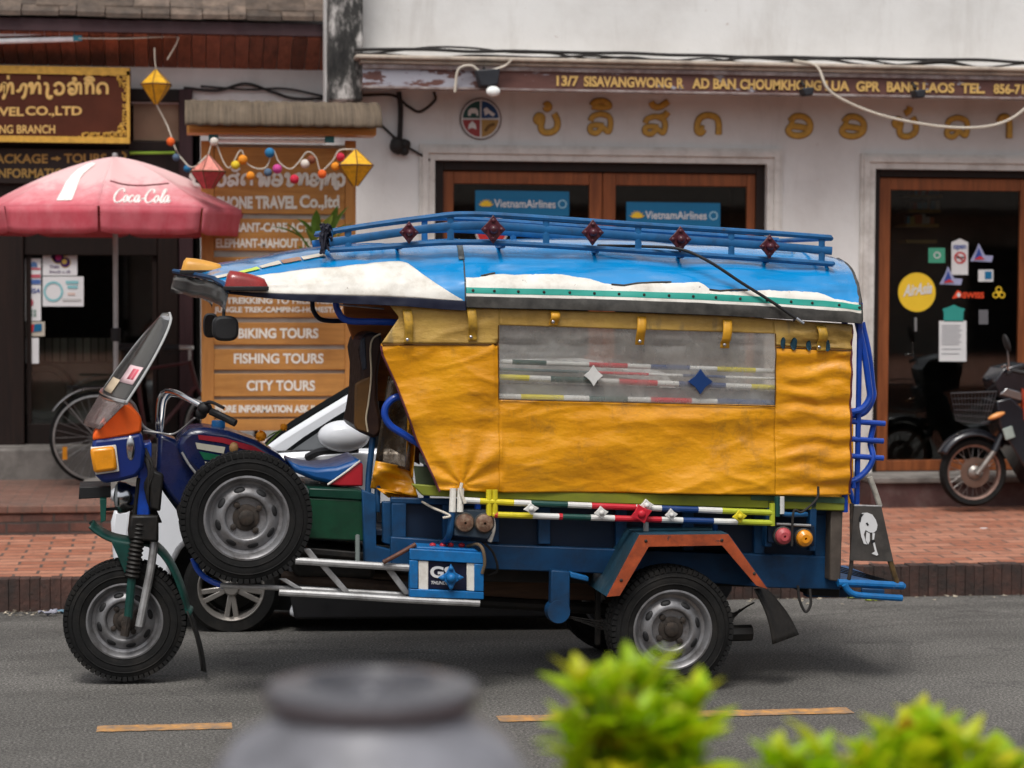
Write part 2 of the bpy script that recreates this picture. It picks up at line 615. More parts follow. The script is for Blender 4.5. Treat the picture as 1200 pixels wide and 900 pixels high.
def lao(name, items, plane, r, m_, parent, nrm, lift=.01, flat=True):
    """items: (glyph, x0, baseline, width, height) in photo pixels"""
    b = MB()
    for (g, x0, yb, w, h) in items:
        for st in LAO[g]:
            pts = [plane(x0 + w * p[0], yb - h * p[1]) + nrm * lift for p in st]
            b.tube(cr(pts, 5), r, 6, flat=nrm if flat else None)
    return b.build(name, m_, parent)
# ================================================================== the setting
M = {}
M['asphalt'] = asphalt_mat()
M['paver'] = brick_mat('brick_paving', (.33, .115, .062), (.47, .215, .135), (.11, .075, .06), .29, .145, 'xy', .011, (.20, .11, .08), .4)
M['kerb'] = brick_mat('kerb_bricks', (.13, .055, .038), (.19, .085, .055), (.05, .035, .03), .11, .24, 'xz', .012, (.03, .025, .022), .9)
M['riser'] = brick_mat('old_step_bricks', (.11, .045, .034), (.17, .075, .052), (.065, .05, .044), .22, .075, 'xz', .010, (.030, .026, .024), .95)
M['plaster'] = plaster_mat()
M['concrete'] = mat('grey_step_concrete', (.20, .185, .17), .85, var=.25, vs=4, dirt=(.06, .055, .05), da=.7, ds=3, bmp=.4, bs=40, bd=.006)
M['base_red'] = mat('maroon_base_paint', (.075, .038, .036), .6, var=.25, vs=5, dirt=(.14, .11, .10), da=.5, ds=7, bmp=.3)
M['door_wood'] = wood_mat('varnished_door_wood', (.27, .085, .03), (.13, .04, .016), 'z', 3, .4, .1)
M['teak'] = wood_mat('orange_teak_planks', (.57, .275, .075), (.39, .165, .042), 'x', 3, .5, .14, (.2, .1, .05), .35)
M['teak_post'] = wood_mat('orange_teak_post', (.55, .26, .075), (.38, .16, .045), 'z', 3, .5, .1)
M['dark_wood'] = wood_mat('dark_brown_wood', (.017, .009, .007), (.008, .005, .0045), 'z', 3, .55, .2)
M['plum_wood'] = wood_mat('plum_painted_wood', (.055, .026, .030), (.03, .015, .018), 'z', 3, .6, .15)
M['soffit_wood'] = wood_mat('red_brown_soffit_boards', (.32, .105, .055), (.14, .045, .025), 'y', 3, .6, .35)
M['sign_brown'] = mat('dark_brown_sign_board', (.075, .021, .011), .6, var=.25, vs=3, bmp=.1, spec=.15)
M['gold'] = mat('gold_paint', (.58, .34, .055), .45, var=.2, vs=25, dirt=(.2, .1, .03), da=.4, ds=20)
M['gold_edge'] = mat('dark_gold_edge', (.27, .15, .045), .6, var=.2, vs=20)
M['pale_gold'] = mat('pale_gold_letters', (.62, .40, .13), .5, var=.15, vs=30)
M['white_paint'] = mat('white_letter_paint', (.78, .76, .70), .6, var=.1, vs=30, dirt=(.45, .32, .18), da=.4, ds=40)
M['black'] = mat('matt_black', (.012, .012, .013), .6, var=.2)
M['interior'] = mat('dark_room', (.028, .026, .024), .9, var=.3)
M['pane'] = glass_mat('shop_window_glass', (.75, .78, .76), ior=1.55)
M['white_card'] = mat('white_card', (.78, .78, .80), .5, var=.03)
def fascia_mat():
    mt, nt, b = new_mat('flaking_maroon_fascia')
    o = nd(nt, 'ShaderNodeTexCoord').outputs['Object']
    n = tex(nt, 'ShaderNodeTexNoise', 5, 7, .65, coords(nt, (.4, 1, 2)))
    c = ramp(nt, n.outputs[0], [(.3, (.085, .032, .026)), (.7, (.15, .062, .048))]).outputs[0]
    s = nd(nt, 'ShaderNodeSeparateXYZ'); nt.links.new(o, s.inputs[0])
    mr = nd(nt, 'ShaderNodeMapRange'); nt.links.new(s.outputs[0], mr.inputs[0])
    mr.inputs[1].default_value, mr.inputs[2].default_value = 1.2, 3.0      # paint is worst at the left end
    mr.inputs[3].default_value, mr.inputs[4].default_value = .17, -.06
    n2 = tex(nt, 'ShaderNodeTexNoise', 7, 8, .72, coords(nt, (.55, 1, 1.6)))
    a = nd(nt, 'ShaderNodeMath', operation='ADD'); nt.links.new(n2.outputs[0], a.inputs[0]); nt.links.new(mr.outputs[0], a.inputs[1])
    c = mix(nt, ramp(nt, a.outputs[0], [(.57, 0), (.60, .85)]).outputs[0], c, (.40, .41, .47))
    nt.links.new(c, b.inputs['Base Color']); b.inputs['Roughness'].default_value = .6
    bump(nt, b, a.outputs[0], .3, .006)
    return mt
M['fascia'] = fascia_mat()
M['ledge'] = mat('beige_ledge_cement', (.50, .43, .36), .8, var=.2, vs=4, dirt=(.12, .10, .085), da=.6, ds=5, bmp=.3)
M['cable'] = mat('black_cable', (.02, .018, .017), .7)
M['white_cable'] = mat('dirty_white_cable', (.55, .50, .42), .6)
M['shingle'] = mat('weathered_wood_shingles', (.115, .085, .066), .9, var=.5, vs=9, dirt=(.06, .05, .045), da=.6, ds=6, bmp=.6, bs=50, bd=.006, island=.45)

ZK = .11
def zroad(y):
    return 0.0 if y < 12.2 else -.09 * min(1, (y - 12.2) / 1.6)
YK = FZ(1100, 698, -.085).y
# road: one sheet out to where nothing can be seen any more, falling to the gutter
b = MB()
ys = [-60, -20, 0, 4, 8, 10, 12.2, 13, YK + .02]
xs = [-150, -40, -12, -6, 0, 6, 12, 40, 150]
b.grid(lambda u, v: V3((xs[round(u * 8)], ys[round(v * 8)], zroad(ys[round(v * 8)]))), 8, 8)
struct(b.build('road', M['asphalt'], smooth=0))
# pavement slab with its kerb of bricks on edge
b = MB()
b.prism([(-60, YK + .12, ZK), (60, YK + .12, ZK), (60, 30, ZK + .09), (-60, 30, ZK + .09)], (0, 0, -.5))
struct(b.build('pavement', M['paver'], smooth=0))
b = MB()
rr = random.Random(3)
x = -9.0
while x < 11:
    wd_ = .062 + rr.uniform(-.006, .006)
    dz, dy = rr.uniform(-.008, .004), rr.uniform(-.006, .006)
    b.box((x + .0012, YK + dy * .6, -.4), (x + wd_ - .0012, YK + .121, ZK + .004 + dz))
    x += wd_
b.box((-60, YK + .01, -.4), (-9, YK + .121, ZK)); b.box((x, YK + .01, -.4), (60, YK + .121, ZK))
b.box((-9, YK + .02, -.4), (x, YK + .119, ZK - .02))
M['kerb_b'] = mat('dirty_kerb_bricks', (.085, .042, .033), .9, var=.35, vs=9, dirt=(.030, .026, .024), da=.9, ds=5, bmp=.7, bs=40, bd=.010, island=.2)
struct(b.build('kerb', M['kerb_b'], smooth=0, bevel=.003))
# painted lane line, dashed
M['line'] = mat('worn_yellow_road_paint', (.56, .28, .08), .7, var=.3, vs=10, dirt=(.16, .15, .14), da=.85, ds=16)
pA, pB, pC, pD = FZ(114, 852.5, 0), FZ(272, 852, 0), FZ(585, 845, 0), FZ(1000, 835.5, 0)
yl = (pA.y + pD.y) / 2
for i, (x0, x1) in enumerate(((pA.x, pB.x), (pC.x, pD.x))):
    b = MB()
    b.grid(lambda u, v: V3((x0 + (x1 - x0) * u + (.01 * noise.noise(V3((v * 9, i, u * 3)))), yl + (v - .5) * .13 + .012 * noise.noise(V3((u * 14, v * 7, i))), .004)), 40, 3)
    struct(b.build('lane_line', M['line'], smooth=0))
# terrace on our side of the road, where the photographer stands
b = MB()
b.box((-20, -8, -.2), (20, 4.4, .4))
struct(b.build('terrace', M['paver'], smooth=0))

# the row of houses across the street, behind the photographer (unseen; added for reflections and to block low light)
b = MB()
M['opposite'] = mat('dim_opposite_plaster', (.42, .38, .33), .9, var=.5, vs=.6)
b.box((-40, -9.0, -.2), (40, -8.4, 3.6))
for k in range(16):
    b.prism([(-40 + k * 5 + 1, -8.39, .2), (-40 + k * 5 + 4, -8.39, .2), (-40 + k * 5 + 4, -8.39, 2.6), (-40 + k * 5 + 1, -8.39, 2.6)], (0, .02, 0), 1)
b.prism([(-40, -7.6, 3.2), (40, -7.6, 3.2), (40, -7.6, 3.35), (-40, -7.6, 3.35)], (0, -3.5, 1.4), 2)
struct(b.build('unseen_opposite_houses', [M['opposite'], M['interior'], M['shingle']], smooth=0))

# left terrace: brick step, then a concrete step
YT = FZ(50, 624, ZK + .03).y
ZT = FY(50, 592, YT).z
YC = FZ(50, 562, ZT).y
ZC = FY(50, 526, YC).z
XB = FY(428, 300, 18.0).x           # where the two houses meet
b = MB()
b.box((-30, YT, -.2), (XB - .05, YC + .3, ZT - .06))
st = b.build('brick_step', M['riser'], smooth=0, bevel=.012); struct(st)
b = MB(); b.box((-30, YT - .015, ZT - .058), (XB - .04, YC + .3, ZT))
struct(b.build('step_paving', brick_mat('dusty_terrace_bricks', (.17, .08, .058), (.22, .115, .085), (.11, .08, .065), .24, .12, 'xy', .006, (.11, .085, .07), .9), smooth=0, bevel=.01))
b = MB(); b.box((-30, YC, ZT - .1), (XB - .06, 21, ZC))
struct(b.build('concrete_step', M['concrete'], smooth=0, bevel=.015))

# ================================================================== right-hand shop house
YS = FZ(1060, 588, ZK + .065).y
YW = YS + .42
def W(px, py, Y=YW):
    return FY(px, py, Y)
def wx(px, Y=YW, py=320):
    return FY(px, py, Y).x
def wz(px, py, Y=YW):
    return FY(px, py, Y).z
shop = thing('shop_house', 'white plastered shop house with wooden glass doors under a maroon signboard', 'building', (wx(800), YW, ZK))
NB = V3((0, -1, 0))
xl, xr = XB - .35, wx(2300)
x_o1, x_o2 = wx(509), wx(897)       # wide opening
x_d1, x_d2 = wx(1023.5), wx(1215)   # door opening at right
z_o = wz(700, 190); z_d = wz(1110, 199)
z_top = 8.5
zb = ZK - .1
z_sill = wz(1110, 553)
b = MB()
dp = (0, .3, 0)
def wrect(x0, z0, x1, z1, Y=YW, d=dp, mi=0, bb=None):
    (bb or b).prism([(x0, Y, z0), (x1, Y, z0), (x1, Y, z1), (x0, Y, z1)], d, mi)
zc_ = max(z_o, z_d)
wrect(xl, zc_, xr, z_top)
wrect(xl, zb, x_o1, zc_); wrect(x_o1, z_o, x_o2, zc_) if z_o < zc_ - .001 else None
wrect(x_o2, zb, x_d1, zc_); wrect(x_d1, z_d, x_d2, zc_) if z_d < zc_ - .001 else None
wrect(x_d2, zb, xr, zc_)
b.build('wall', M['plaster'], shop, smooth=0)
# moulded white surrounds: two steps, standing proud
M['trim'] = mat('white_moulding', (.62, .60, .57), .7, var=.12, vs=4, dirt=(.30, .26, .23), da=.5, ds=7)
def surround(x0, x1, z0, z1):
    b = MB()
    for (e0, e1, pr) in ((0, .055, .025), (.055, .10, .045), (.10, .125, .03)):
        for (a, c, d_, e) in ((x0 - e1, z0, x0 - e0, z1 + e1), (x1 + e0, z0, x1 + e1, z1 + e1), (x0 - e0, z1 + e0, x1 + e0, z1 + e1)):
            b.prism([(a, YW - pr, c), (d_, YW - pr, c), (d_, YW - pr, e), (a, YW - pr, e)], (0, pr - .002, 0))
    b.build('surround', M['trim'], shop, smooth=0)
surround(x_o1, x_o2, ZK + .4, z_o)
surround(x_d1, x_d2, z_sill, z_d)
# sill, maroon base
b = MB()
b.box((x_d1 - .14, YS - .03, z_sill - .05), (xr, YW + .3, z_sill))
b.build('threshold', M['concrete'], shop, smooth=0, bevel=.01)
b = MB()
b.box((x_d1 - .13, YS, zb), (xr, YW - .002, z_sill - .051))
b.build('base', M['base_red'], shop, smooth=0, bevel=.01)
b = MB()
b.box((xl + .02, YW - .10, zb), (x_d1 - .14, YW - .002, ZK + .28))
b.build('plinth', M['concrete'], shop, smooth=0, bevel=.01)
b = MB()
b.box((x_o1, YS + .1, zb), (x_o2, YW + .3, ZK + .40))
b.build('threshold', M['concrete'], shop, smooth=0, bevel=.01)
# rooms behind the glass
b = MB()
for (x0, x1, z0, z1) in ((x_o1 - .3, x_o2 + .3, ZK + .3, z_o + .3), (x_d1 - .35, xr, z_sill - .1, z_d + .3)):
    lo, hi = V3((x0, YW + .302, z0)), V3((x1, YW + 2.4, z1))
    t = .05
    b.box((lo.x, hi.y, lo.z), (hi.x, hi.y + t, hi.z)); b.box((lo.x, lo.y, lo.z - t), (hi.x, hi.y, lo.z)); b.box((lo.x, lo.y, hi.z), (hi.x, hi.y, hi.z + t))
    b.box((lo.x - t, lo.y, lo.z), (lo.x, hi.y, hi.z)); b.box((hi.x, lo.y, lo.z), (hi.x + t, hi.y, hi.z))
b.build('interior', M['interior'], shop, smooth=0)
def leaf_door(x0, x1, z0, z1, sw, tw, bw):
    """one glazed sash: stiles, rails, pane"""
    d = part('door', ((x0 + x1) / 2, YW + .1, z0), shop)
    b = MB()
    y0, y1 = YW + .07, YW + .12
    b.box((x0, y0, z0), (x0 + sw, y1, z1)); b.box((x1 - sw, y0, z0), (x1, y1, z1))
    b.box((x0 + sw, y0 + .003, z1 - tw), (x1 - sw, y1 - .003, z1)); b.box((x0 + sw, y0 + .003, z0), (x1 - sw, y1 - .003, z0 + bw))
    b.build('frame', M['door_wood'], d, smooth=0, bevel=.006)
    b = MB(); b.box((x0 + sw - .005, YW + .095, z0 + bw - .005), (x1 - sw + .005, YW + .101, z1 - tw + .005))
    b.build('pane', M['pane'], d, smooth=0)
    return d
def jamb(x0, x1, z0, z1, w):
    b = MB()
    y0, y1 = YW + .04, YW + .16
    b.box((x0, y0, z0), (x0 + w, y1, z1)); b.box((x1 - w, y0, z0), (x1, y1, z1)); b.box((x0 + w, y0 + .002, z1 - w), (x1 - w, y1 - .002, z1))
    b.build('door_frame', M['dark_wood'], shop, smooth=0, bevel=.004)
zo0 = ZK + .40
jamb(x_o1, x_o2, zo0, z_o, .075)
xm = wx(705.5, YW + .07)
xa, xb_ = wx(516, YW + .07), wx(889, YW + .07)
d1 = leaf_door(xa, xm - .003, zo0 + .005, z_o - .08, .105, .10, .2)
d2 = leaf_door(xm + .003, xb_, zo0 + .005, z_o - .08, .105, .10, .2)
jamb(x_d1, x_d2, z_sill, z_d, .06)
d3 = leaf_door(x_d1 + .062, wx(1208, YW + .07), z_sill + .004, z_d - .066, .10, .10, .09)
# things stuck on the inside of the panes
YG = YW + .092
def G(px, py):
    return FY(px, py, YG)
cols = {}
def flat_col(name, c, rough=.5):
    if name not in cols:
        cols[name] = mat(name, c, rough, var=.05)
    return cols[name]
def rect_card(name, x0, y0, x1, y1, m_, parent, Y=None, dy=0, th=.002):
    f = (lambda a, c: FY(a, c, Y)) if Y else G
    return MB().prism([f(x0, y1), f(x1, y1 + dy), f(x1, y0 + dy), f(x0, y0)], (0, th, 0)).build(name, m_, parent, smooth=0)
def disc(name, cx, cy, r, m_, parent, f=G, lift=.0, r_in=0, n=40, ry=None):
    ry = ry or r
    b = MB()
    o_ = [f(cx + r * math.cos(2 * math.pi * i / n), cy + ry * math.sin(2 * math.pi * i / n)) - V3((0, lift, 0)) for i in range(n)]
    if r_in:
        k = r_in / r
        i_ = [f(cx + r * k * math.cos(2 * math.pi * i / n), cy + ry * k * math.sin(2 * math.pi * i / n)) - V3((0, lift, 0)) for i in range(n)]
        b.add(o_ + i_, [(i, (i + 1) % n, n + (i + 1) % n, n + i) for i in range(n)])
    else:
        b.add(o_, [tuple(range(n))])
    return b.build(name, m_, parent, smooth=0, fix=False)
airline_blue = flat_col('airline_blue', (.005, .14, .30))
yellow_ink = flat_col('yellow_ink', (.80, .52, .03))
white_ink = flat_col('white_ink', (.66, .66, .66))
red_ink = flat_col('red_ink', (.55, .03, .03))
blue_ink = flat_col('blue_ink', (.03, .07, .30))
teal_ink = flat_col('teal_ink', (.03, .28, .24))
def lotus(cx, cy, s, parent, lift=.004):
    b = MB()
    for a in (-70, -45, -20, 0, 20, 45, 70):
        ca, sa = math.sin(R(a)), math.cos(R(a))
        tip = (cx + s * ca * 1.05, cy - s * sa * .95)
        px, py = sa, ca
        mid = (cx + s * .5 * ca, cy - s * .5 * sa)
        q = [(cx, cy), (mid[0] + px * s * .16, mid[1] + py * s * .16), tip, (mid[0] - px * s * .16, mid[1] - py * s * .16)]
        b.add([G(*p) - V3((0, lift + abs(a) * .00003, 0)) for p in q], [(0, 1, 2, 3)])
    b.build('lotus_mark', yellow_ink, parent, smooth=0, fix=False)
for (bx, by, d) in ((557, 223, d1), (734, 236.5, d2)):
    ban = rect_card('poster', bx, by, bx + 110, by + 29, airline_blue, d, dy=1.5)
    text('lettering', 'VietnamAirlines', (bx + 22, by + 10.5, bx + 94, by + 20, 1), G, white_ink, ban, NB, .012)
    lotus(bx + 12.5, by + 19, 9.5, ban)
    disc('ring_mark', bx + 102, by + 16.2, 5, flat_col('pale_blue_ink', (.35, .6, .75)), ban, lift=.004, r_in=3.8)
disc('sticker', 576, 271, 19, white_ink, d1, lift=.001)
disc('sticker', 576, 271, 17, red_ink, d1, lift=.003)
disc('sticker', 655, 273, 8, flat_col('dull_gold_ink', (.4, .28, .08)), d1, lift=.001, r_in=5)
# right door stickers
s_ = disc('sticker', 1074.5, 342.5, 22, yellow_ink, d3, ry=23)
s_['label'] = 'round yellow sticker on the right-hand glass door'
text('lettering', 'AirAsia', (1058, 334, 1092, 348, -4), G, white_ink, s_, NB, .03, .35)
rect_card('notice', 1100.5, 376, 1132.5, 423.5, white_ink, d3)
b = MB()
for k in range(13):
    y = 381 + k * 2.75
    if k in (9, 11):
        continue
    w_ = random.uniform(20, 26)
    b.add([G(1103.5, y) - V3((0, .003, 0)), G(1103.5 + w_, y) - V3((0, .003, 0)), G(1103.5 + w_, y + .9) - V3((0, .003, 0)), G(1103.5, y + .9) - V3((0, .003, 0))], [(0, 1, 2, 3)])
b.build('print_lines', flat_col('grey_ink', (.3, .3, .32)), d3, smooth=0, fix=False)
MB().prism([G(1106, 377), G(1129, 377), G(1129, 366), G(1131, 362), G(1124, 360), G(1118, 357), G(1111, 360), G(1104.5, 362), G(1106, 366)], (0, .003, 0)).build('clip_top', teal_ink, d3, smooth=0)
s_ = rect_card('sticker', 1088, 290.5, 1107.5, 308, flat_col('green_ink', (.06, .32, .20)), d3)
disc('ring_mark', 1098, 299, 4, white_ink, s_, lift=.004, r_in=2.8)
MB().prism([G(1115, 322), G(1134.5, 322), G(1134.5, 284), G(1125, 279.5), G(1115, 284)], (0, .003, 0)).build('sticker', white_ink, d3, smooth=0)
text('lettering', 'open', (1117, 287, 1132, 294), G, blue_ink, d3, NB, .02)
disc('no_smoking_mark', 1125, 302, 7, red_ink, d3, lift=.004, r_in=5.2)
MB().tube([G(1120.5, 298) - V3((0, .005, 0)), G(1129.5, 306.5) - V3((0, .005, 0))], .005, 5).build('no_smoking_mark', red_ink, d3)
MB().add([G(x_, y_) - V3((0, .004, 0)) for x_, y_ in ((1120, 302.5), (1130, 302.5), (1130, 301), (1120, 301))], [(0, 1, 2, 3)]).build('cigarette_mark', M['black'], d3, smooth=0, fix=False)
for (cx, cy) in ((1150, 299), (1114, 326)):
    MB().prism([G(cx - 13, cy + 7), G(cx + 12, cy + 8), G(cx + 14, cy + 1), G(cx + 4, cy), G(cx - 3, cy - 14), G(cx - 6, cy - 6)], (0, .003, 0)).build('sticker', flat_col('lilac_ink', (.35, .37, .55)), d3, smooth=0)
    MB().prism([G(cx - 8, cy + 4), G(cx + 1, cy + 2), G(cx - 3, cy - 9)], (0, .003, 0)).build('tail_mark', blue_ink, d3, smooth=0).location.y = -.004
    MB().prism([G(cx - 9, cy + 5.4), G(cx + 4, cy + 4.6), G(cx - 2, cy + 1)], (0, .003, 0)).build('tail_mark', red_ink, d3, smooth=0).location.y = -.007
s_ = rect_card('sticker', 1146.5, 316, 1164, 330, white_ink, d3)
rect_card('card_mark', 1154, 318, 1162, 327, airline_blue, s_).location.y = -.004
text('lettering', 'SWISS', (1128, 342.5, 1153, 349.5), G, flat_col('bright_red_ink', (.75, .07, .02)), d3, NB, .03)
MB().prism([G(1116, 350), G(1128, 348), G(1126, 341.5), G(1122, 340)], (0, .003, 0)).build('sticker', flat_col('bright_red_ink', 0), d3, smooth=0)
MB().add([G(*p) - V3((0, .004, 0)) for p in ((1122, 343), (1124.5, 343), (1124.5, 348), (1122, 348))] + [G(*p) - V3((0, .0045, 0)) for p in ((1121, 344.6), (1125.6, 344.6), (1125.6, 346.5), (1121, 346.5))], [(0, 1, 2, 3), (4, 5, 6, 7)]).build('cross_mark', white_ink, d3, smooth=0, fix=False)
for k, a in enumerate((-150, -30, 90)):
    disc('sticker', 1170.5 + 4.3 * math.cos(R(a + 60)), 343.5 + 4.3 * math.sin(R(a + 60)), 3.8, yellow_ink, d3, lift=.001 * k, r_in=2.4, n=16)
rect_card('sticker', 1147, 363, 1158, 380, flat_col('faded_card', (.12, .12, .13)), d3)
MB().tube([G(1071.5, 372) - V3((0, .03, 0)), G(1071.5, 388) - V3((0, .03, 0))], .012, 8).build('handle', mat('steel_handle', (.5, .5, .5), .3, .9), d3)
# shelves of goods just inside the right-hand door
b = MB()
for (x0, y0, x1, y1) in ((1068, 228, 1104, 232), (1064, 245, 1102, 249), (1062, 262, 1100, 266), (1062, 281, 1098, 285)):
    p, q = FY(x0, y0, YW + .9), FY(x1, y1, YW + .9)
    b.box((p.x, p.y, q.z), (q.x, p.y + .3, p.z))
M['shelf'] = mat('yellow_shelf', (.35, .22, .05), .6)
sh = tag(b.build('shelf', M['shelf'], None, smooth=0), 'yellow shelves of small goods behind the right-hand glass door', 'shelf')
rr = random.Random(5)
for (x0, y, x1) in ((1068, 228, 1103), (1065, 245, 1101), (1063, 262, 1099)):
    x_ = x0
    while x_ < x1 - 4:
        w_ = rr.uniform(3, 6)
        p, q = FY(x_, y - rr.uniform(7, 12), YW + .95), FY(x_ + w_ - .6, y, YW + .95)
        c_ = rr.choice([(.5, .12, .05), (.1, .3, .45), (.5, .4, .1), (.55, .52, .48), (.15, .1, .08)])
        nm = 'pack_%d_%d' % (c_[0] * 100, c_[1] * 100)
        pk = MB(); pk.box((p.x, p.y, q.z), (q.x, p.y + .08, p.z))
        pk.build('packet', flat_col(nm, c_), sh, smooth=0, bevel=.004)
        x_ += w_

# canopy: ledge, fascia with the address, under-board
YF = YW - .48
zf_b, zf_t, zl_t = wz(800, 107, YF), wz(800, 82, YF), wz(800, 71, YF - .06)
xf = FY(425, 95, YF).x
b = MB()
b.box((xf - .06, YF - .07, zf_t + .035), (xr, YW - .003, zl_t))
b.box((xf - .02, YF - .03, zf_t + .002), (xr, YW - .003, zf_t + .034))
b.build('ledge', M['ledge'], shop, smooth=0, bevel=.012)
b = MB()
b.box((xf, YF + .045, zf_b + .05), (xr, YW - .003, zf_b + .075))
b.build('soffit', mat('pinkish_soffit', (.40, .33, .31), .8, var=.2, vs=3, dirt=(.15, .1, .09), da=.5), shop, smooth=0)
sg = thing('address_sign', 'long maroon fascia board with gold address lettering above the shop doors', 'sign', ((xf + xr) / 2, YF, zf_b))
b = MB()
b.box((xf, YF, zf_b), (xr, YF + .04, zf_t))
b.build('board', M['fascia'], sg, smooth=0, bevel=.004)
b = MB()
b.box((xf - .004, YF - .025, zf_b - .02), (xr, YF + .044, zf_b - .001)); b.box((xf - .004, YF - .02, zf_t - .035), (xr, YF - .001, zf_t - .002))
b.build('moulding', mat('chipped_grey_moulding', (.20, .145, .135), .6, var=.3, vs=9, dirt=(.5, .48, .47), da=.6, ds=6), sg, smooth=0, bevel=.004)
def Ff(px, py):
    return FY(px, py, YF)
def aline(px):                      # level line through the letters, in photo pixels
    return wz(800, 97.5, YF)
def Fl(px, py):                     # py counted from 92 at any px: follows the level board
    x_ = FY(px, 97, YF).x
    z0 = wz(800, 97.5, YF)
    return V3((x_, YF, z0 + (97.5 - py) * .0069))
for (s_, x0, x1) in (('13/7', 652, 678), ('SISAVANGWONG', 684, 787), ('R', 793, 801), ('AD BAN', 811, 862), ('CHOUMKHONG', 867, 962), ('LUA', 967, 995), ('GPR', 1003, 1031), ('BANG', 1039, 1076), ('LAOS', 1081, 1118), ('TEL.', 1126, 1154), ('856-71-212', 1164, 1226)):
    text('lettering', s_, (x0, 91.6, x1, 103.4), Fl, M['pale_gold'], sg, NB, .035, lift=.008, solid=.006)
# gold Lao letters and the round emblem on the wall
lt = thing('wall_lettering', 'large gold Lao letters fixed to the pinkish wall under the canopy', 'lettering', (wx(900), YW, wz(900, 165)))
base = lambda px: 157 + (px - 640) * .0105
gl_ = [('bo', 625), ('lo', 688), ('so', 752), ('do', 814), ('o', 921), ('o', 984), ('bo', 1045), ('lo', 1106)]
for (g, x0) in gl_:
    w_, h_ = 31, 25
    it = [(g, x0, base(x0), w_, h_)]
    if g == 'bo' and x0 < 700: it.append(('ring', x0 + 6, base(x0) + 2, 20, 25))
    if g == 'lo' and x0 < 700: it.append(('i', x0 + 1, base(x0) - 2, 29, 24))
    if g == 'so': it.append(('a', x0 + 2, base(x0) - 1, 29, 25))
    if x0 == 1045: it.append(('tick2', x0 + 6, base(x0) + 3, 22, 24))
    lao('letter', it, W, .028, M['gold_edge'], lt, NB, .006)
    lao('letter', it, W, .021, M['gold'], lt, NB, .011)
it = [('aa', 1166, base(1166), 22, 27)]
lao('letter', it, W, .030, M['gold_edge'], lt, NB, .006); lao('letter', it, W, .021, M['gold'], lt, NB, .022)
em = thing('round_emblem', 'round plaque of four coloured quarters with elephant on the wall', 'emblem', W(563, 163))
disc('rim', 563, 139.5, 24.5, mat('dark_emblem_rim', (.10, .06, .05), .6), em, W, .012)
disc('ring', 563, 139.5, 23, white_ink, em, W, .016)
def wedge(a0, a1, m_):
    pts = [(563 + 1.1 * math.cos(R((a0 + a1) / 2)), 139.5 + 1.1 * math.sin(R((a0 + a1) / 2)))] + [(563 + 21 * math.cos(R(a0 + (a1 - a0) * k / 12)), 139.5 + 21 * math.sin(R(a0 + (a1 - a0) * k / 12))) for k in range(13)]
    MB().add([W(*p) - V3((0, .020, 0)) for p in pts], [tuple(range(14))]).build('quarter', m_, em, smooth=0, fix=False)
wedge(183, 267, flat_col('dark_green_enamel', (.015, .07, .06))); wedge(273, 357, flat_col('dark_blue_enamel', (.01, .05, .16)))
wedge(93, 177, flat_col('red_enamel', (.30, .04, .04))); wedge(3, 87, flat_col('ochre_enamel', (.38, .22, .06)))
def mark(pts, m_, par, f=W, lift=.024):
    return MB().add([f(*p) - V3((0, lift, 0)) for p in pts], [tuple(range(len(pts)))]).build('mark', m_, par, smooth=0, fix=False)
mark([(548, 136), (548, 130), (551, 127), (557, 127), (560, 130), (560, 136), (558, 136), (557, 133), (552, 133), (551, 136)], white_ink, em)
mark([(566, 128), (570, 126), (574, 130), (580, 134), (577, 137), (572, 133), (568, 136)], white_ink, em)
mark([(549, 146), (553, 142), (557, 146), (558, 152), (553, 150), (548, 152)], white_ink, em)
MB().tube(cr([W(568, 154) - V3((0, .024, 0)), W(573, 148) - V3((0, .024, 0)), W(579, 146) - V3((0, .024, 0))], 4), .012, 5).build('mark', mat('dark_ochre', (.16, .09, .03), .6), em)
# wall lamps on the fascia
def flood(px, py, s, big, label):
    c = FY(px, py, YF - .12)
    o = thing('floodlight', label, 'lamp', c, 'small lamps under the address board')
    b = MB()
    b.prism([c + V3((-.09 * s, -.05, .06 * s)), c + V3((.10 * s, -.05, .075 * s)), c + V3((.085 * s, -.05, -.05 * s)), c + V3((-.05 * s, -.05, -.065 * s))], (0, .13, 0))
    b.build('housing', mat('black_lamp_housing', (.02, .022, .028), .5), o, bevel=.01)
    MB().tube([c + V3((0, .06, .05)), c + V3((-.01, .12, .1))], .012, 6).build('bracket', M['black'], o)
    if big:
        q = FY(578, 107, YF - .17)
        MB().ball(q, .055, .03, .04).build('lens', mat('white_lamp_glass', (.8, .82, .8), .2), o)
flood(570, 92, 1.0, True, 'black floodlight with white glass at the left of the address board')
flood(945, 108, .5, False, 'small black lamp under the word CHOUMKHONG of the address board')
flood(1076, 110.5, .5, False, 'small black lamp under the word BANG of the address board')

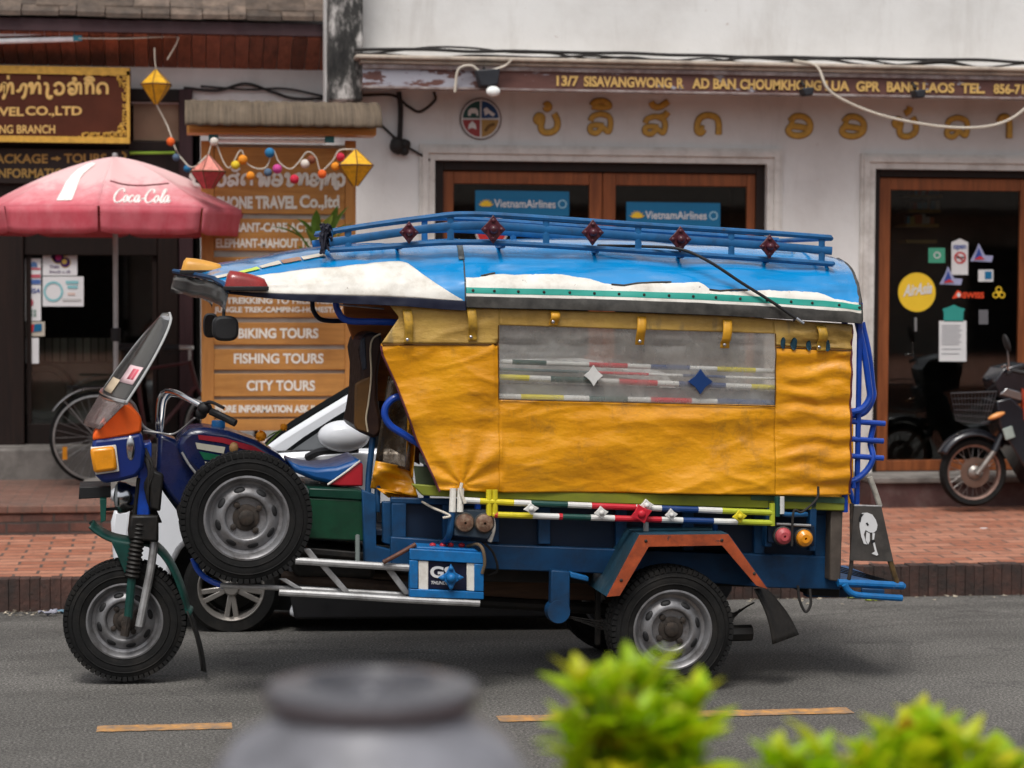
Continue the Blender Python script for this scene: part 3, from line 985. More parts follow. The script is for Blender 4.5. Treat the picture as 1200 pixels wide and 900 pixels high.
# cables along the ledge and down the wall
def cable(name, pts, r, m_, label, cat='cable', n=8, group=None):
    return tag(MB().tube(cr(pts, n), r, 6).build(name, m_, None), label, cat, group)
rr = random.Random(11)
for k, lab in enumerate(('thin black cable sagging along the top of the beige ledge', 'black cable pinned along the back of the ledge under the white wall', 'loose black cable looping above the left end of the ledge')):
    pts = []
    for i, px in enumerate(range(415, 1260, 46)):
        s_ = (64, 58, 63)[k] + (px - 415) * .0175
        s_ += rr.uniform(-5, 3) if k != 1 else rr.uniform(-1.5, 1.5)
        if k == 2 and px < 620: s_ -= 7 * math.sin((px - 415) / 205 * math.pi)
        pts.append(FY(px, s_, YW - .42 + .03 * k))
    cable('cable', pts, (.010, .013, .008)[k], M['cable'], lab, group='cables along the ledge')
cable('cable', [FY(930, 71, YW - .54), FY(957, 78, YW - .56), FY(970, 104, YW - .6), FY(996, 121, YW - .6), FY(1040, 137, YW - .6), FY(1100, 148, YW - .6), FY(1150, 149, YW - .6), FY(1185, 139, YW - .6), FY(1215, 115, YW - .6)], .011, M['white_cable'], 'dirty white cable hanging in a loop in front of the address board')
cable('cable', [FY(533, 108, YF - .05), FY(537, 82, YF - .06), FY(552, 77, YF - .06), FY(565, 84, YF - .07), FY(590, 78, YF - .06), FY(600, 70, YF - .08)], .011, M['white_cable'], 'short white cable running up to the floodlight')
cable('cable', [W(467, 108) + V3((0, -.03, 0)), W(469, 130) + V3((0, -.03, 0)), W(468, 165) + V3((0, -.03, 0))], .022, M['cable'], 'thick black cable dropping down the wall to a knot')
cable('cable', [W(425, 112) + V3((0, -.03, 0)), W(460, 112) + V3((0, -.03, 0)), W(478, 125) + V3((0, -.03, 0)), W(492, 131) + V3((0, -.03, 0)), W(509, 118) + V3((0, -.03, 0)), W(508, 108) + V3((0, -.03, 0))], .011, M['cable'], 'thin black cable curling on the wall left of the emblem')
cable('cable', [W(440, 140) + V3((0, -.03, 0)), W(452, 152) + V3((0, -.03, 0)), W(470, 168) + V3((0, -.03, 0)), W(490, 180) + V3((0, -.03, 0)), W(503, 188) + V3((0, -.03, 0))], .010, M['cable'], 'thin cable slanting from the knot to the window surround')
b = MB()
for i in range(7):
    b.ball(W(463 + rr.uniform(0, 16), 168 + rr.uniform(0, 12)) + V3((0, -.05, 0)), rr.uniform(.03, .06))
tag(b.build('cable_knot', M['cable'], None), 'black knot of taped cables on the white wall', 'cable knot')
# mouldy pier where the houses meet
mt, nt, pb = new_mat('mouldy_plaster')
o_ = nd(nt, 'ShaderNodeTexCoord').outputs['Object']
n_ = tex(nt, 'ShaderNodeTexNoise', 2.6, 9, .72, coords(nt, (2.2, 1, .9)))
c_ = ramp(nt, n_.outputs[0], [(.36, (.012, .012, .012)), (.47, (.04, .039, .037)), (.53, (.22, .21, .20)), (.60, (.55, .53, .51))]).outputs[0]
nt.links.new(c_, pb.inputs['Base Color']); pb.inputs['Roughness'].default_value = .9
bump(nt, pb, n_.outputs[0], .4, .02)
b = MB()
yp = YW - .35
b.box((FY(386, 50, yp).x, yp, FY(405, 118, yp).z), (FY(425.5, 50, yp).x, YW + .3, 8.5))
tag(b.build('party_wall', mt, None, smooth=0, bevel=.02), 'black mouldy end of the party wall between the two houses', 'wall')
# ================================================================== left-hand wooden travel agency
YL = YC + .45
house = thing('travel_agency', 'dark wooden shop front with shingled eaves on a brick step', 'building', (FY(110, 500, YL).x, YL, ZC))
def Lp(px, py, d=0.0):
    return FY(px, py, YL - d)
xL0 = -12.0
def lx(px, d=0.0): return FY(px, 320, YL - d).x
def lz(py, px=200, d=0.0): return FY(px, py, YL - d).z
b = MB()
z1_, z2_ = lz(122), lz(70)
b.box((xL0, YL, z1_), (XB - .003, YL + .25, 8.0))
b.box((lx(235), YL, ZC), (XB - .003, YL + .25, z1_ - .001))
b.build('wall', M['plaster'], house, smooth=0)
b = MB()
b.box((lx(157), YL + .02, lz(165)), (lx(212), YL + .12, lz(121)))
b.build('panel', mat('tan_panel', (.30, .20, .13), .6, var=.15, vs=4), house, smooth=0)
b = MB()
b.box((xL0, YL - .06, lz(120)), (lx(224), YL + .1, lz(105)))
b.box((lx(150), YL - .03, lz(215)), (lx(212), YL + .1, lz(166)))
b.box((xL0, YL - .04, ZC), (lx(28), YL + .1, lz(120) - .002))
b.box((lx(185), YL - .02, ZC), (lx(209), YL + .1, lz(215) - .002))
b.box((xL0, YL - .01, lz(215)), (lx(150) - .002, YL + .1, lz(120) - .003))
b.box((lx(28) + .002, YL + .0, lz(300)), (lx(185) - .002, YL + .1, lz(215) - .003))
b.build('timber', M['dark_wood'], house, smooth=0, bevel=.008)
b = MB()
b.box((lx(210), YL - .07, ZC), (lx(226), YL + .1, lz(105)))
b.build('post', M['plum_wood'], house, smooth=0, bevel=.008)
wn = part('window', Lp(110, 490), house)
x0, x1, z0, z1 = lx(30), lx(184), lz(496), lz(300)
b = MB(); b.box((x0, YL + .06, z0), (x1, YL + .066, z1)); b.build('pane', M['pane'], wn, smooth=0)
b = MB()
b.box((x0, YL + .03, ZC), (x1, YL + .10, z0)); b.box((x0, YL + .03, z0), (x0 + .04, YL + .1, z1)); b.box((x1 - .04, YL + .03, z0), (x1, YL + .1, z1))
b.build('frame', M['dark_wood'], wn, smooth=0, bevel=.005)
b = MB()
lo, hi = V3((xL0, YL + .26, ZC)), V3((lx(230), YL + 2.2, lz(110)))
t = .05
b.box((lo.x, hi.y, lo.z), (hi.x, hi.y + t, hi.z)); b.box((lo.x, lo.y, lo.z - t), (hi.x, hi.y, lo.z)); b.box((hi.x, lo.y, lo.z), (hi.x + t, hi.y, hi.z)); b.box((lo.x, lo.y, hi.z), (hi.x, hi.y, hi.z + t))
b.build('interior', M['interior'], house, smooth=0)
# what stands inside: slatted counter; the grey disc imitates a reflection
ct = thing('counter', 'grey slatted counter standing inside the dark shop window', 'counter', FY(95, 500, YL + .3))
b = MB()
for k in range(11):
    xx = 44 + k * 9
    b.add([], [])
    p, q = FY(xx, 424, YL + .28), FY(xx + 7.6, 396, YL + .28)
    b.box((p.x, p.y, p.z), (q.x, p.y + .03, q.z))
p, q = FY(40, 500, YL + .32), FY(150, 424, YL + .32)
b.box((p.x, p.y, p.z), (q.x, p.y + .4, q.z - .01))
b.build('counter_front', mat('greyish_counter_wood', (.30, .285, .25), .7, var=.25, vs=5, island=.25), ct, smooth=0)
reflection_disc = thing('reflection_disc', 'round grey disc imitating a reflection low in the left shop window', 'reflection_disc', FY(52, 490, YL + .22))
c_ = FY(52, 459, YL + .22)
MB().lathe(c_, NB, [(.0, -.05), (.22, -.05), (.24, .0), (.22, .03), (.18, .03), (.17, -.01), (.0, -.01)], 30).build('housing', mat('grey_reflection_disc', (.20, .19, .17), .5), reflection_disc)  # solid disc in place of a mirrored shape, no real housing
# posters and cards in the window
def Lg(px, py): return FY(px, py, YL + .05)
def lcard(x0, y0, x1, y1, m_, name='poster', label=None):
    o = MB().prism([Lg(x0, y1), Lg(x1, y1), Lg(x1, y0), Lg(x0, y0)], (0, .003, 0)).build(name, m_, wn, smooth=0, label=label)
    return o
s_ = lcard(50, 286, 90.5, 323, M['white_card'], label='white poster with a purple and gold orchid mark')
purple = flat_col('purple_ink', (.05, .015, .12)); gold_i = flat_col('gold_ink', (.65, .45, .10))
for (cx, cy, r_) in ((68, 301.5, 6.8), (76.5, 294, 5.5), (76.5, 307.5, 5.5)):
    disc('orchid_mark', cx, cy, r_ + .8, gold_i, s_, Lg, .003); disc('orchid_mark', cx, cy, r_, purple, s_, Lg, .005)
MB().add([Lg(*p) - V3((0, .005, 0)) for p in ((59, 301), (65, 296), (65, 307))], [(0, 1, 2)]).build('orchid_mark', purple, s_, smooth=0, fix=False)
disc('orchid_mark', 68.5, 301.5, 3.6, flat_col('magenta_ink', (.45, .02, .16)), s_, Lg, .007)
disc('orchid_mark', 75.5, 295, 3, gold_i, s_, Lg, .007); disc('orchid_mark', 75.5, 306.5, 3, gold_i, s_, Lg, .007)
text('lettering', 'THAI', (58, 311, 69, 314.5), Lg, purple, s_, NB, .02)
text('lettering', 'Smooth as silk', (58, 316.5, 83, 320), Lg, purple, s_, NB, .01)
s_ = lcard(50, 324, 98, 359, M['white_card'], label='white poster with a pale blue ring')
disc('ring_mark', 62.5, 341.5, 11.5, flat_col('pale_teal_ink', (.25, .55, .60)), s_, Lg, .004, 9, ry=12)
for k, (x0, x1, y, c_) in enumerate(((77, 92, 329, 'pale_teal_ink'), (79, 91, 334.5, 'pale_teal_ink'), (79, 88, 343, 'peach_ink'), (73, 95, 350, 'pale_grey_ink'))):
    MB().add([Lg(*p) - V3((0, .004, 0)) for p in ((x0, y + 3.6 - .8 * (k > 1)), (x1, y + 3.6 - .8 * (k > 1)), (x1, y), (x0, y))], [(0, 1, 2, 3)]).build('print_lines', flat_col(c_, {'peach_ink': (.75, .58, .52), 'pale_grey_ink': (.55, .55, .55)}.get(c_, (.25, .55, .6))), s_, smooth=0, fix=False)
s_ = lcard(29.5, 303, 48, 376, M['white_card'], label='tall white strip of payment and hotline cards')
MB().add([Lg(*p) - V3((0, .004, 0)) for p in ((33, 313), (44, 313), (43, 308), (39, 306.5), (35, 309))], [(0, 1, 2, 3, 4)]).build('car_mark', flat_col('steel_blue_ink', (.10, .20, .42)), s_, smooth=0, fix=False)
for (y0, y1, c_) in ((321.5, 325.5, 'rose_ink'), (327.5, 333, 'mid_blue_ink'), (314, 316, 'rose_ink')):
    MB().add([Lg(*p) - V3((0, .004, 0)) for p in ((30.5, y1), (47.5, y1), (47.5, y0), (30.5, y0))], [(0, 1, 2, 3)]).build('band', flat_col(c_, {'rose_ink': (.55, .12, .16), 'mid_blue_ink': (.08, .16, .42)}[c_]), s_, smooth=0, fix=False)
text('lettering', 'VISA', (32, 338, 47, 343.5), Lg, blue_ink, s_, NB, .02, .2)
disc('red_mark', 35, 354.5, 4.3, flat_col('rose_ink', 0), s_, Lg, .004, ry=5)
for (x0, y0) in ((35.5, 363), (39.5, 363), (35.5, 367.5), (39.5, 367.5)):
    MB().add([Lg(*p) - V3((0, .004, 0)) for p in ((x0, y0 + 3.6), (x0 + 3, y0 + 3.6), (x0 + 3, y0), (x0, y0))], [(0, 1, 2, 3)]).build('square_mark', flat_col('grey_green_ink', (.25, .35, .32)), s_, smooth=0, fix=False)
s_ = lcard(30.5, 377, 52.5, 394, flat_col('cream_card', (.55, .50, .42)), label='small cream bank card sticker with a blue block')
MB().add([Lg(*p) - V3((0, .004, 0)) for p in ((39, 389), (49, 388), (49, 379), (39, 380))], [(0, 1, 2, 3)]).build('card_mark', airline_blue, s_, smooth=0, fix=False)
MB().add([Lg(*p) - V3((0, .005, 0)) for p in ((33, 389), (39, 389), (40, 380), (34, 380))], [(0, 1, 2, 3)]).build('card_mark', red_ink, s_, smooth=0, fix=False)
lcard(30.5, 396, 45.5, 426, M['white_card'], label='plain white sheet below the card stickers')
s_ = lcard(50, 268, 106, 283.5, flat_col('orange_card', (.62, .20, .06)), label='orange card half hidden by the parasol')
text('lettering', 'Galileo', (57, 270, 98, 280), Lg, white_ink, s_, NB, .02)
s_ = lcard(30, 268, 48.5, 282.5, flat_col('dark_red_card', (.45, .05, .05)), label='small dark red card beside the orange card')
disc('sticker', 136, 280, 13, flat_col('pale_blue_oval', (.45, .5, .65)), wn, Lg, .002, ry=5)
# eaves: soffit boards, fascia, shingles
YE = YL - .52
ze = FY(190, 40, YE).z
zw = FY(190, 79, YL).z
xe = FY(384, 40, YE).x
b = MB()
x = xL0 + .02
rr = random.Random(2)
while x < xe:
    w_ = .115
    b.prism([(x, YE + .03, ze - .01), (x + w_ - .006, YE + .03, ze - .01), (x + w_ - .006, YL - .003, zw), (x, YL - .003, zw)], (0, 0, .02 + rr.uniform(0, .004)))
    x += w_
b.build('soffit', M['soffit_wood'], house, smooth=0)
b = MB()
zf = FY(190, 24, YE).z
b.box((xL0, YE, ze + .006), (xe + .02, YE + .03, zf))
b.box((xe, YE + .03, ze + .006), (xe + .02, YL - .003, zf))
b.build('eaves_board', mat('plum_eaves_board', (.052, .026, .030), .6, var=.2, vs=4), house, smooth=0, bevel=.005)
b = MB()
rr = random.Random(9)
for row in range(9):
    y0 = YE - .05 + row * .085
    z0 = zf + .008 + row * .058
    x = xL0 + rr.uniform(0, .2)
    xend = xe + .04 - row * .01
    while x < xend:
        w_ = rr.uniform(.13, .30)
        dz = rr.uniform(0, .014); dy = rr.uniform(-.02, .012)
        x2 = min(x + w_ - .008, xend + .02)
        b.prism([(x, y0 + dy, z0 + dz), (x2, y0 + dy, z0 + dz), (x2, y0 + dy, z0 + dz + .036), (x, y0 + dy, z0 + dz + .036)], (0, .20, .14))
        x += w_
b.build('roof', M['shingle'], house, smooth=0)

# ------------------------------------------------------------------ signs
YG2 = YL - .32
def S1(px, py): return FY(px, py, YG2)
s1 = thing('agency_sign', 'large dark brown board with gold border and gold Lao lettering under the eaves', 'sign', S1(40, 165))
b = MB(); b.box(S1(-130, 165), S1(153, 79) + V3((0, .05, 0))); b.build('board', M['sign_brown'], s1, smooth=0, bevel=.008)
b = MB()
for (x0, y0, x1, y1) in ((-130, 79.5, 152, 83.5), (-130, 161, 152, 164.5), (148.5, 83.6, 152, 160.9)):
    b.box(S1(x0, y1) + V3((0, -.012, 0)), S1(x1, y0) + V3((0, -.002, 0)))
rr = random.Random(4)
def scroll(x0, y0, x1, y1, k):
    for i in range(k):
        f = i / (k - 1)
        cx, cy = x0 + (x1 - x0) * f, y0 + (y1 - y0) * f
        r_ = rr.uniform(1.5, 3.0)
        a0 = rr.uniform(0, 6)
        b.tube([S1(cx + r_ * math.cos(a0 + t_ * .8), cy + r_ * math.sin(a0 + t_ * .8)) + V3((0, -.006, 0)) for t_ in range(6)], .0055, 5)
scroll(92, 86, 145, 86, 16); scroll(95, 158.5, 145, 157, 16); scroll(146, 88, 146, 156, 20); scroll(138, 88, 143, 100, 7); scroll(138, 158, 143, 146, 7)
b.build('gilt_border', M['gold'], s1, smooth=0)
yb1 = 111
items = [('tho', -36, yb1, 15, 15), ('o', -19, yb1, 14, 14), ('ngo', -4, yb1, 13, 14), ('tho', 2, yb1, 15, 14), ('tick', 2, yb1, 14, 14), ('ngo', 18, yb1, 15, 13), ('tho', 33, yb1, 16, 14), ('tick', 38, yb1, 14, 14), ('nyo', 49, yb1, 12, 14), ('wo', 62, yb1, 14, 14), ('cho', 78, yb1, 13, 14), ('ring', 80, yb1, 14, 13), ('aa', 88, yb1, 9, 14), ('ko', 98, yb1, 13, 14), ('i', 97, yb1, 15, 13), ('do', 113, yb1, 14, 14)]
lao('lettering', items, S1, .0125, M['pale_gold'], s1, NB, .006)
text('lettering', 'TRAVEL', (-35, 125.5, 28, 136), S1, M['pale_gold'], s1, NB, .03)
text('lettering', 'CO.,LTD', (30, 124.5, 96, 137), S1, M['pale_gold'], s1, NB, .03)
text('lettering', 'PRABANG BRANCH', (-35, 146.5, 64.5, 156.5), S1, M['pale_gold'], s1, NB, .02)
YG3 = YL - .10
def S2(px, py): return FY(px, py, YG3)
s2 = thing('tour_sign', 'dark board with yellow PACKAGE TOURS lettering partly behind the parasol top', 'sign', S2(40, 213))
b = MB(); b.box(S2(-130, 213.5), S2(151, 175) + V3((0, .04, 0))); b.build('board', mat('charcoal_sign_board', (.030, .020, .016), .5), s2, smooth=0, bevel=.006)
yp_ = mat('yellow_letter_paint', (.58, .38, .10), .5, var=.15, vs=30)
text('lettering', 'PACKAGE', (-13, 180.5, 56, 191.5), S2, yp_, s2, NB, .025)
text('lettering', 'TOURS', (75, 180, 125, 191), S2, yp_, s2, NB, .025)
MB().add([S2(*p) - V3((0, .005, 0)) for p in ((60, 187), (66, 187), (66, 189), (72, 185.8), (66, 182.6), (66, 184.6), (60, 184.6))], [tuple(range(7))]).build('arrow', yp_, s2, smooth=0, fix=False)
MB().tube(cr([S2(143, 178) - V3((0, .005, 0)), S2(147, 182) - V3((0, .005, 0)), S2(144, 188) - V3((0, .005, 0))], 4), .010, 5).build('arrow', yp_, s2)
text('lettering', '& INFORMATION', (-18, 197.5, 84, 208.5), S2, yp_, s2, NB, .025)
MB().tube([S2(152, 179.5), S2(205, 179)], .012, 6).build('green_strip', mat('lime_strip', (.3, .5, .05), .5), s2)

# fluorescent tubes
def tube_lamp(a, b_, label, r_=.016, grp='fluorescent tubes'):
    o = thing('tube_lamp', label, 'lamp', (a + b_) / 2, grp)
    MB().tube([a, b_], r_, 10).build('tube', mat('white_lamp_tube', (.85, .88, .9), .25), o)
    dz = V3((0, 0, r_ * 2.4))
    d_ = (b_ - a).normalized()
    MB().obox((a + b_) / 2 + dz, (b_ - a) / 2, V3((0, .02, 0)), V3((0, 0, r_ * .7))).build('batten', mat('white_batten', (.62, .64, .66), .4), o, bevel=.004)
    for e in (a, b_):
        MB().obox(e + dz * .5, d_ * .035, V3((0, .022, 0)), V3((0, 0, r_ * 2))).build('end_cap', mat('teal_end_cap', (.04, .25, .33), .4), o, bevel=.004)
tube_lamp(FY(-60, 50, YE + .07), FY(91, 45.5, YE + .07), 'white fluorescent tube with teal cap under the wooden eaves', .022)
cable('cable', [FY(92, 45, YE + .05), FY(150, 45, YE + .05), FY(203, 43, YE + .05), FY(208, 48, YE + .05), FY(196, 70, YE + .1)], .006, M['white_cable'], 'thin pale wire running from the tube lamp along the eaves')
cable('cable', [Lp(215, 103, .04), Lp(255, 106, .04), Lp(288, 98, .04), Lp(320, 108, .04), Lp(352, 116, .04), Lp(420, 112, .04)], .012, M['cable'], 'black cable sagging across the white wall above the tour board')
cable('cable', [Lp(235, 101, .04), Lp(290, 105, .04), Lp(335, 104, .04), Lp(385, 114, .04)], .009, M['cable'], 'second thin black cable on the white wall above the tour board')

# ------------------------------------------------------------------ wooden tour board
YB = YT + .75
def T(px, py, d=0.0): return FY(px, py, YB - d)
bd = thing('tour_board', 'tall orange wooden board of tour planks with white lettering and a small curved roof', 'notice board', (T(325, 400).x, YB, ZT))
def tbox(b, x0, y0, x1, y1, d0, d1):
    p, q = T(x0, y1), T(x1, y0)
    b.box((p.x, YB - d0, p.z), (q.x, YB - d1, q.z))
for (x0, x1) in ((235.5, 250.5), (404.5, 417)):
    b = MB(); p, q = T(x0, 165), T(x1, 165)
    b.box((p.x, YB - .02, ZT - .02), (q.x, YB + .06, p.z)); b.build('post', M['teak_post'], bd, smooth=0, bevel=.006)
rows = [(174, 193, None), (194.5, 250, None), (257, 293.5, None), (302, 341.5, None), (343, 372, None), (378, 404, 'BIKING TOURS'), (409, 433.5, 'FISHING TOURS'), (437.5, 464.5, 'CITY TOURS'), (468, 489, None), (490.5, 505, None)]
wp = M['white_paint']
def tl(s, x0, y0, x1, y1, par, bold=.025, dy=0):
    text('lettering', s, (x0, y0, x1, y1, dy), T, wp, par, NB, bold, lift=.016)
planks = []
for i, (y0, y1, s) in enumerate(rows):
    b = MB(); tbox(b, 250.8, y0, 404.2, y1, .012, -.02)
    planks.append(b.build('plank', M['teak'], bd, smooth=0, bevel=.005))
lao('lettering', [('bo', 222, 218, 18, 17), ('lo', 240, 218, 12, 14), ('wo', 252, 218, 13, 14), ('so', 266, 218, 14, 14), ('a', 268, 218, 13, 14), ('do', 282, 218, 14, 14), ('pho', 301, 218, 16, 15), ('o', 318, 218, 13, 15), ('no', 333, 218, 16, 15), ('tho', 347, 218, 15, 15), ('o', 363, 218, 10, 14), ('ngo', 370, 217, 9, 15), ('tho', 378, 218, 14, 14), ('nyo', 388, 217, 8, 14), ('wo', 393, 218, 11, 14)], T, .0125, wp, planks[1], NB, .018)
tl('PHONE', 254, 230, 296, 245, planks[1], .05); tl('TRAVEL', 299, 229.5, 348, 245, planks[1], .05); tl('Co.,ltd', 351, 228.5, 397.5, 246.5, planks[1], .04)
tl('ELEPHANT-CARE ACTIVITIES', 251, 261, 395, 272, planks[2], .04); tl('ELEPHANT-MAHOUT TRAINING', 253, 279.5, 400, 290.5, planks[2], .04)
tl('KAYAKING TOURS', 277, 304, 385, 315, planks[3], .04)
tl('TREKKING TO HILLTRIBES', 265, 348.5, 398, 356, planks[4], .04); tl('JUNGLE TREK-CAMPING-HOMESTAY', 251, 359.5, 402, 368, planks[4], .035)
tl('BIKING TOURS', 279, 384.5, 373, 396.5, planks[5], .035); tl('FISHING TOURS', 274, 414, 379, 426, planks[6], .03); tl('CITY TOURS', 289, 445.5, 369, 458, planks[7], .03)
tl('MORE INFORMATION ASK IN HERE', 252, 474.5, 398, 483.5, planks[8], .045)
b = MB(); tbox(b, 250.8, 170, 404.2, 504, -.022, -.035); b.build('back_sheet', mat('pale_back_sheet', (.50, .48, .44), .7, var=.2), bd, smooth=0)
b = MB(); tbox(b, 219, 152, 437, 158.5, .30, -.02); b.build('roof_rail', M['teak'], bd, smooth=0, bevel=.005)
zr0, zr1 = T(320, 153).z, T(320, 121).z
xr0, xr1 = T(216.5, 140).x, T(441.5, 140).x
b = MB()
def rf(u, v):
    a = v * R(80)
    sl = int(u * 30) % 2
    return V3((xr0 + (xr1 - xr0) * u, YB - .46 + .46 * (1 - math.cos(a)) , zr0 + (zr1 - zr0) * math.sin(a) + .005 * sl + .004 * noise.noise(V3((u * 20, v * 2, 0)))))
b.grid(rf, 120, 12)
b.build('roof', wood_mat('weathered_bamboo_roof', (.135, .10, .068), (.055, .042, .03), 'roof', 5, .8, .1, (.25, .20, .15), .30), bd, solid=.02)
b = MB(); b.box((xr0 + .03, YB - .32, zr0 - .02), (xr1 - .03, YB + .02, zr0 + .0)); b.build('roof_boards', M['teak'], bd, smooth=0)
tube_lamp(T(250, 164.5, .12), T(386, 165.5, .12), 'white fluorescent tube under the little roof of the tour board', .014)

# ------------------------------------------------------------------ paper lanterns
def paper(name, c):
    mt, nt, b_ = new_mat(name)
    n_ = tex(nt, 'ShaderNodeTexNoise', 30, 5, .6, coords(nt))
    nt.links.new(mix(nt, 1, c, ramp(nt, n_.outputs[0], [(.3, .75), (.7, 1.2)]).outputs[0], 'MULTIPLY'), b_.inputs['Base Color'])
    b_.inputs['Roughness'].default_value = .7
    b_.inputs['Transmission Weight'].default_value = 0
    MATS[name] = mt
    return mt
pap_y, pap_p, pap_p2 = paper('yellow_lantern_paper', (.72, .38, .01)), paper('pink_lantern_paper', (.70, .25, .20)), paper('red_lantern_paper', (.45, .05, .06))
def lantern(px, yt, ym, yb, hw, Y, rot, label, m_top, m_bot, top_trunc=0, bot_trunc=.15):
    f = lambda a, c: FY(a, c, Y)
    c, zt_, zb_ = f(px, ym), f(px, yt).z, f(px, yb).z
    r_ = (f(px + hw, ym) - f(px - hw, ym)).length / 2
    o = thing('paper_lantern', label, 'lantern', c, 'diamond paper lanterns')
    k = 6
    ring = lambda rad, z: [V3((c.x + rad * math.cos(2 * math.pi * i / k + rot), c.y + rad * math.sin(2 * math.pi * i / k + rot), z)) for i in range(k)]
    mid = ring(r_, c.z)
    top, bot = ring(r_ * .06, zt_), ring(r_ * bot_trunc, zb_)
    for nm, o_, mm in (('upper_paper', top, m_top), ('lower_paper', bot, m_bot)):
        MB().add(mid + o_, [(i, (i + 1) % k, k + (i + 1) % k, k + i) for i in range(k)] + [tuple(range(k, 2 * k))]).build(nm, mm, o, smooth=0)
    b = MB()
    for i in range(k):
        b.tube([mid[i], mid[(i + 1) % k]], .006, 5); b.tube([mid[i], top[i]], .004, 4); b.tube([mid[i], bot[i]], .004, 4)
    b.build('wire_frame', mat('brown_wire', (.12, .06, .03), .6), o)
    return o, V3((c.x, c.y, zt_)), V3((c.x, c.y, zb_))
YN = YL - .46
o1, t1, b1_ = lantern(183, 81, 99, 122, 19, YN, .3, 'yellow paper lantern hanging from the wooden eaves', pap_y, pap_y)
YN2 = YB - .5
o2, t2, b2_ = lantern(244, 181, 201, 221, 21, YN2, .2, 'pink and red paper lantern hanging just right of the parasol', pap_p, pap_p2, bot_trunc=.3)
o3, t3, b3_ = lantern(416.5, 175, 194, 218, 23, YN2, .55, 'yellow paper lantern at the right end of the tour board', pap_y, pap_y)
cable('cord', [FY(181, 56, YN), FY(181.5, 70, YN), t1], .005, M['white_cable'], 'thin cord holding the yellow lantern under the eaves', 'cord')
# strings of cotton ball lights
bcol = {'w': (.62, .56, .50), 'y': (.70, .50, .03), 'o': (.75, .26, .02), 'b': (.02, .16, .33), 's': (.08, .13, .20), 'p': (.50, .06, .25), 'r': (.50, .02, .05), 'e': (.72, .12, .02), 'n': (.20, .06, .03)}
bname = {'w': 'white', 'y': 'yellow', 'o': 'orange', 'b': 'blue', 's': 'slate', 'p': 'pink', 'r': 'crimson', 'e': 'orange_red', 'n': 'brown'}
gar = thing('ball_light_string', 'string of small coloured cotton ball lights looped across the tour board', 'string lights', FY(325, 200, YN2))
pts = [FY(244, 181, YN2), FY(251, 165, YN2), FY(262, 190, YN2), FY(270, 196, YN2), FY(282, 176, YN2), FY(290, 192, YN2), FY(305, 198, YN2), FY(314, 193, YN2), FY(320, 176, YN2), FY(327, 190, YN2), FY(340, 198, YN2), FY(350, 190, YN2), FY(360, 178, YN2), FY(370, 184, YN2), FY(376, 200, YN2), FY(390, 188, YN2), FY(398, 176, YN2), t3]
MB().tube(cr(pts, 5), .0055, 5).build('cord', M['white_cable'], gar)
for (px, py, r_, k) in ((251, 166, 5, 'w'), (276, 193.5, 5.2, 'y'), (284.5, 187, 5.5, 'o'), (293.5, 206, 5, 'o'), (314, 202, 4.8, 's'), (316, 179, 5.8, 'b'), (325, 198, 5.6, 'p'), (345, 210, 5.4, 'r'), (357.5, 192, 5.4, 'w'), (365, 187, 5, 'n'), (377.5, 204, 5.2, 'e'), (393, 195, 5, 'o'), (399, 184, 5, 'r')):
    MB().ball(FY(px, py, YN2 - .02), r_ * .0063).build('ball', mat(bname[k] + '_cotton_ball', bcol[k], .9, var=.2, vs=30), gar)
gar2 = thing('ball_light_string', 'short string with three ball lights running down from the eaves lantern', 'string lights', FY(205, 170, YN))
pts = [b1_, FY(195, 145, YN), FY(200, 158, YN - .05), FY(206, 175, YN - .1), FY(214, 187, YN - .15), FY(226, 196, YN2), FY(243, 182, YN2)]
MB().tube(cr(pts, 5), .0055, 5).build('cord', M['white_cable'], gar2)
for (px, py, r_, k, Y) in ((200, 166, 5.4, 'e', YN), (206.5, 184.5, 4.8, 's', YN), (219.5, 197.5, 4.8, 'b', YN)):
    MB().ball(FY(px, py, Y - .08), r_ * .0063).build('ball', mat(bname[k] + '_cotton_ball', bcol[k], .9), gar2)

# ------------------------------------------------------------------ parasol
YU = YT + .95
um = thing('parasol', 'faded red parasol with white lettering standing on the brick step', 'parasol', (FY(131, 500, YU).x, YU, ZT))
c = FY(135, 250, YU)
z_ap, z_hem, z_val = FY(135, 184, YU).z, FY(135, 246, YU).z, FY(135, 276.5, YU).z
Ru = (FY(285, 250, YU) - FY(135, 250, YU)).x / math.cos(R(8.5)) * 1.035
mtU, nt, pb = new_mat('faded_red_canvas')
o_ = coords(nt)
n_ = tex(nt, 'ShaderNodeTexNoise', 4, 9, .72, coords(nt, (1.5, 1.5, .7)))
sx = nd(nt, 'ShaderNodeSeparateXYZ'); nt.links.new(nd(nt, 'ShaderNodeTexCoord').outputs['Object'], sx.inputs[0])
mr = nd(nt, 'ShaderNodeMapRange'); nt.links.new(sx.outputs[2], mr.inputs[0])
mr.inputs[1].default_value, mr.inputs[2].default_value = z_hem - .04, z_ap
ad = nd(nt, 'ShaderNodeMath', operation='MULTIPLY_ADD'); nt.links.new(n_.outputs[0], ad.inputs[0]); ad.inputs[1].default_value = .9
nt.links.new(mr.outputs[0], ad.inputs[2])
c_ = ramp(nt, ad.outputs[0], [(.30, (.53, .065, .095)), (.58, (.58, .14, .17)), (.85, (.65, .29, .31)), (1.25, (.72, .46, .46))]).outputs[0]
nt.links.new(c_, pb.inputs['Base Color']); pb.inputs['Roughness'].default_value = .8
bump(nt, pb, tex(nt, 'ShaderNodeTexNoise', 6, 5, .6, o_).outputs[0], .25, .02)
NP, PH = 8, R(-95)
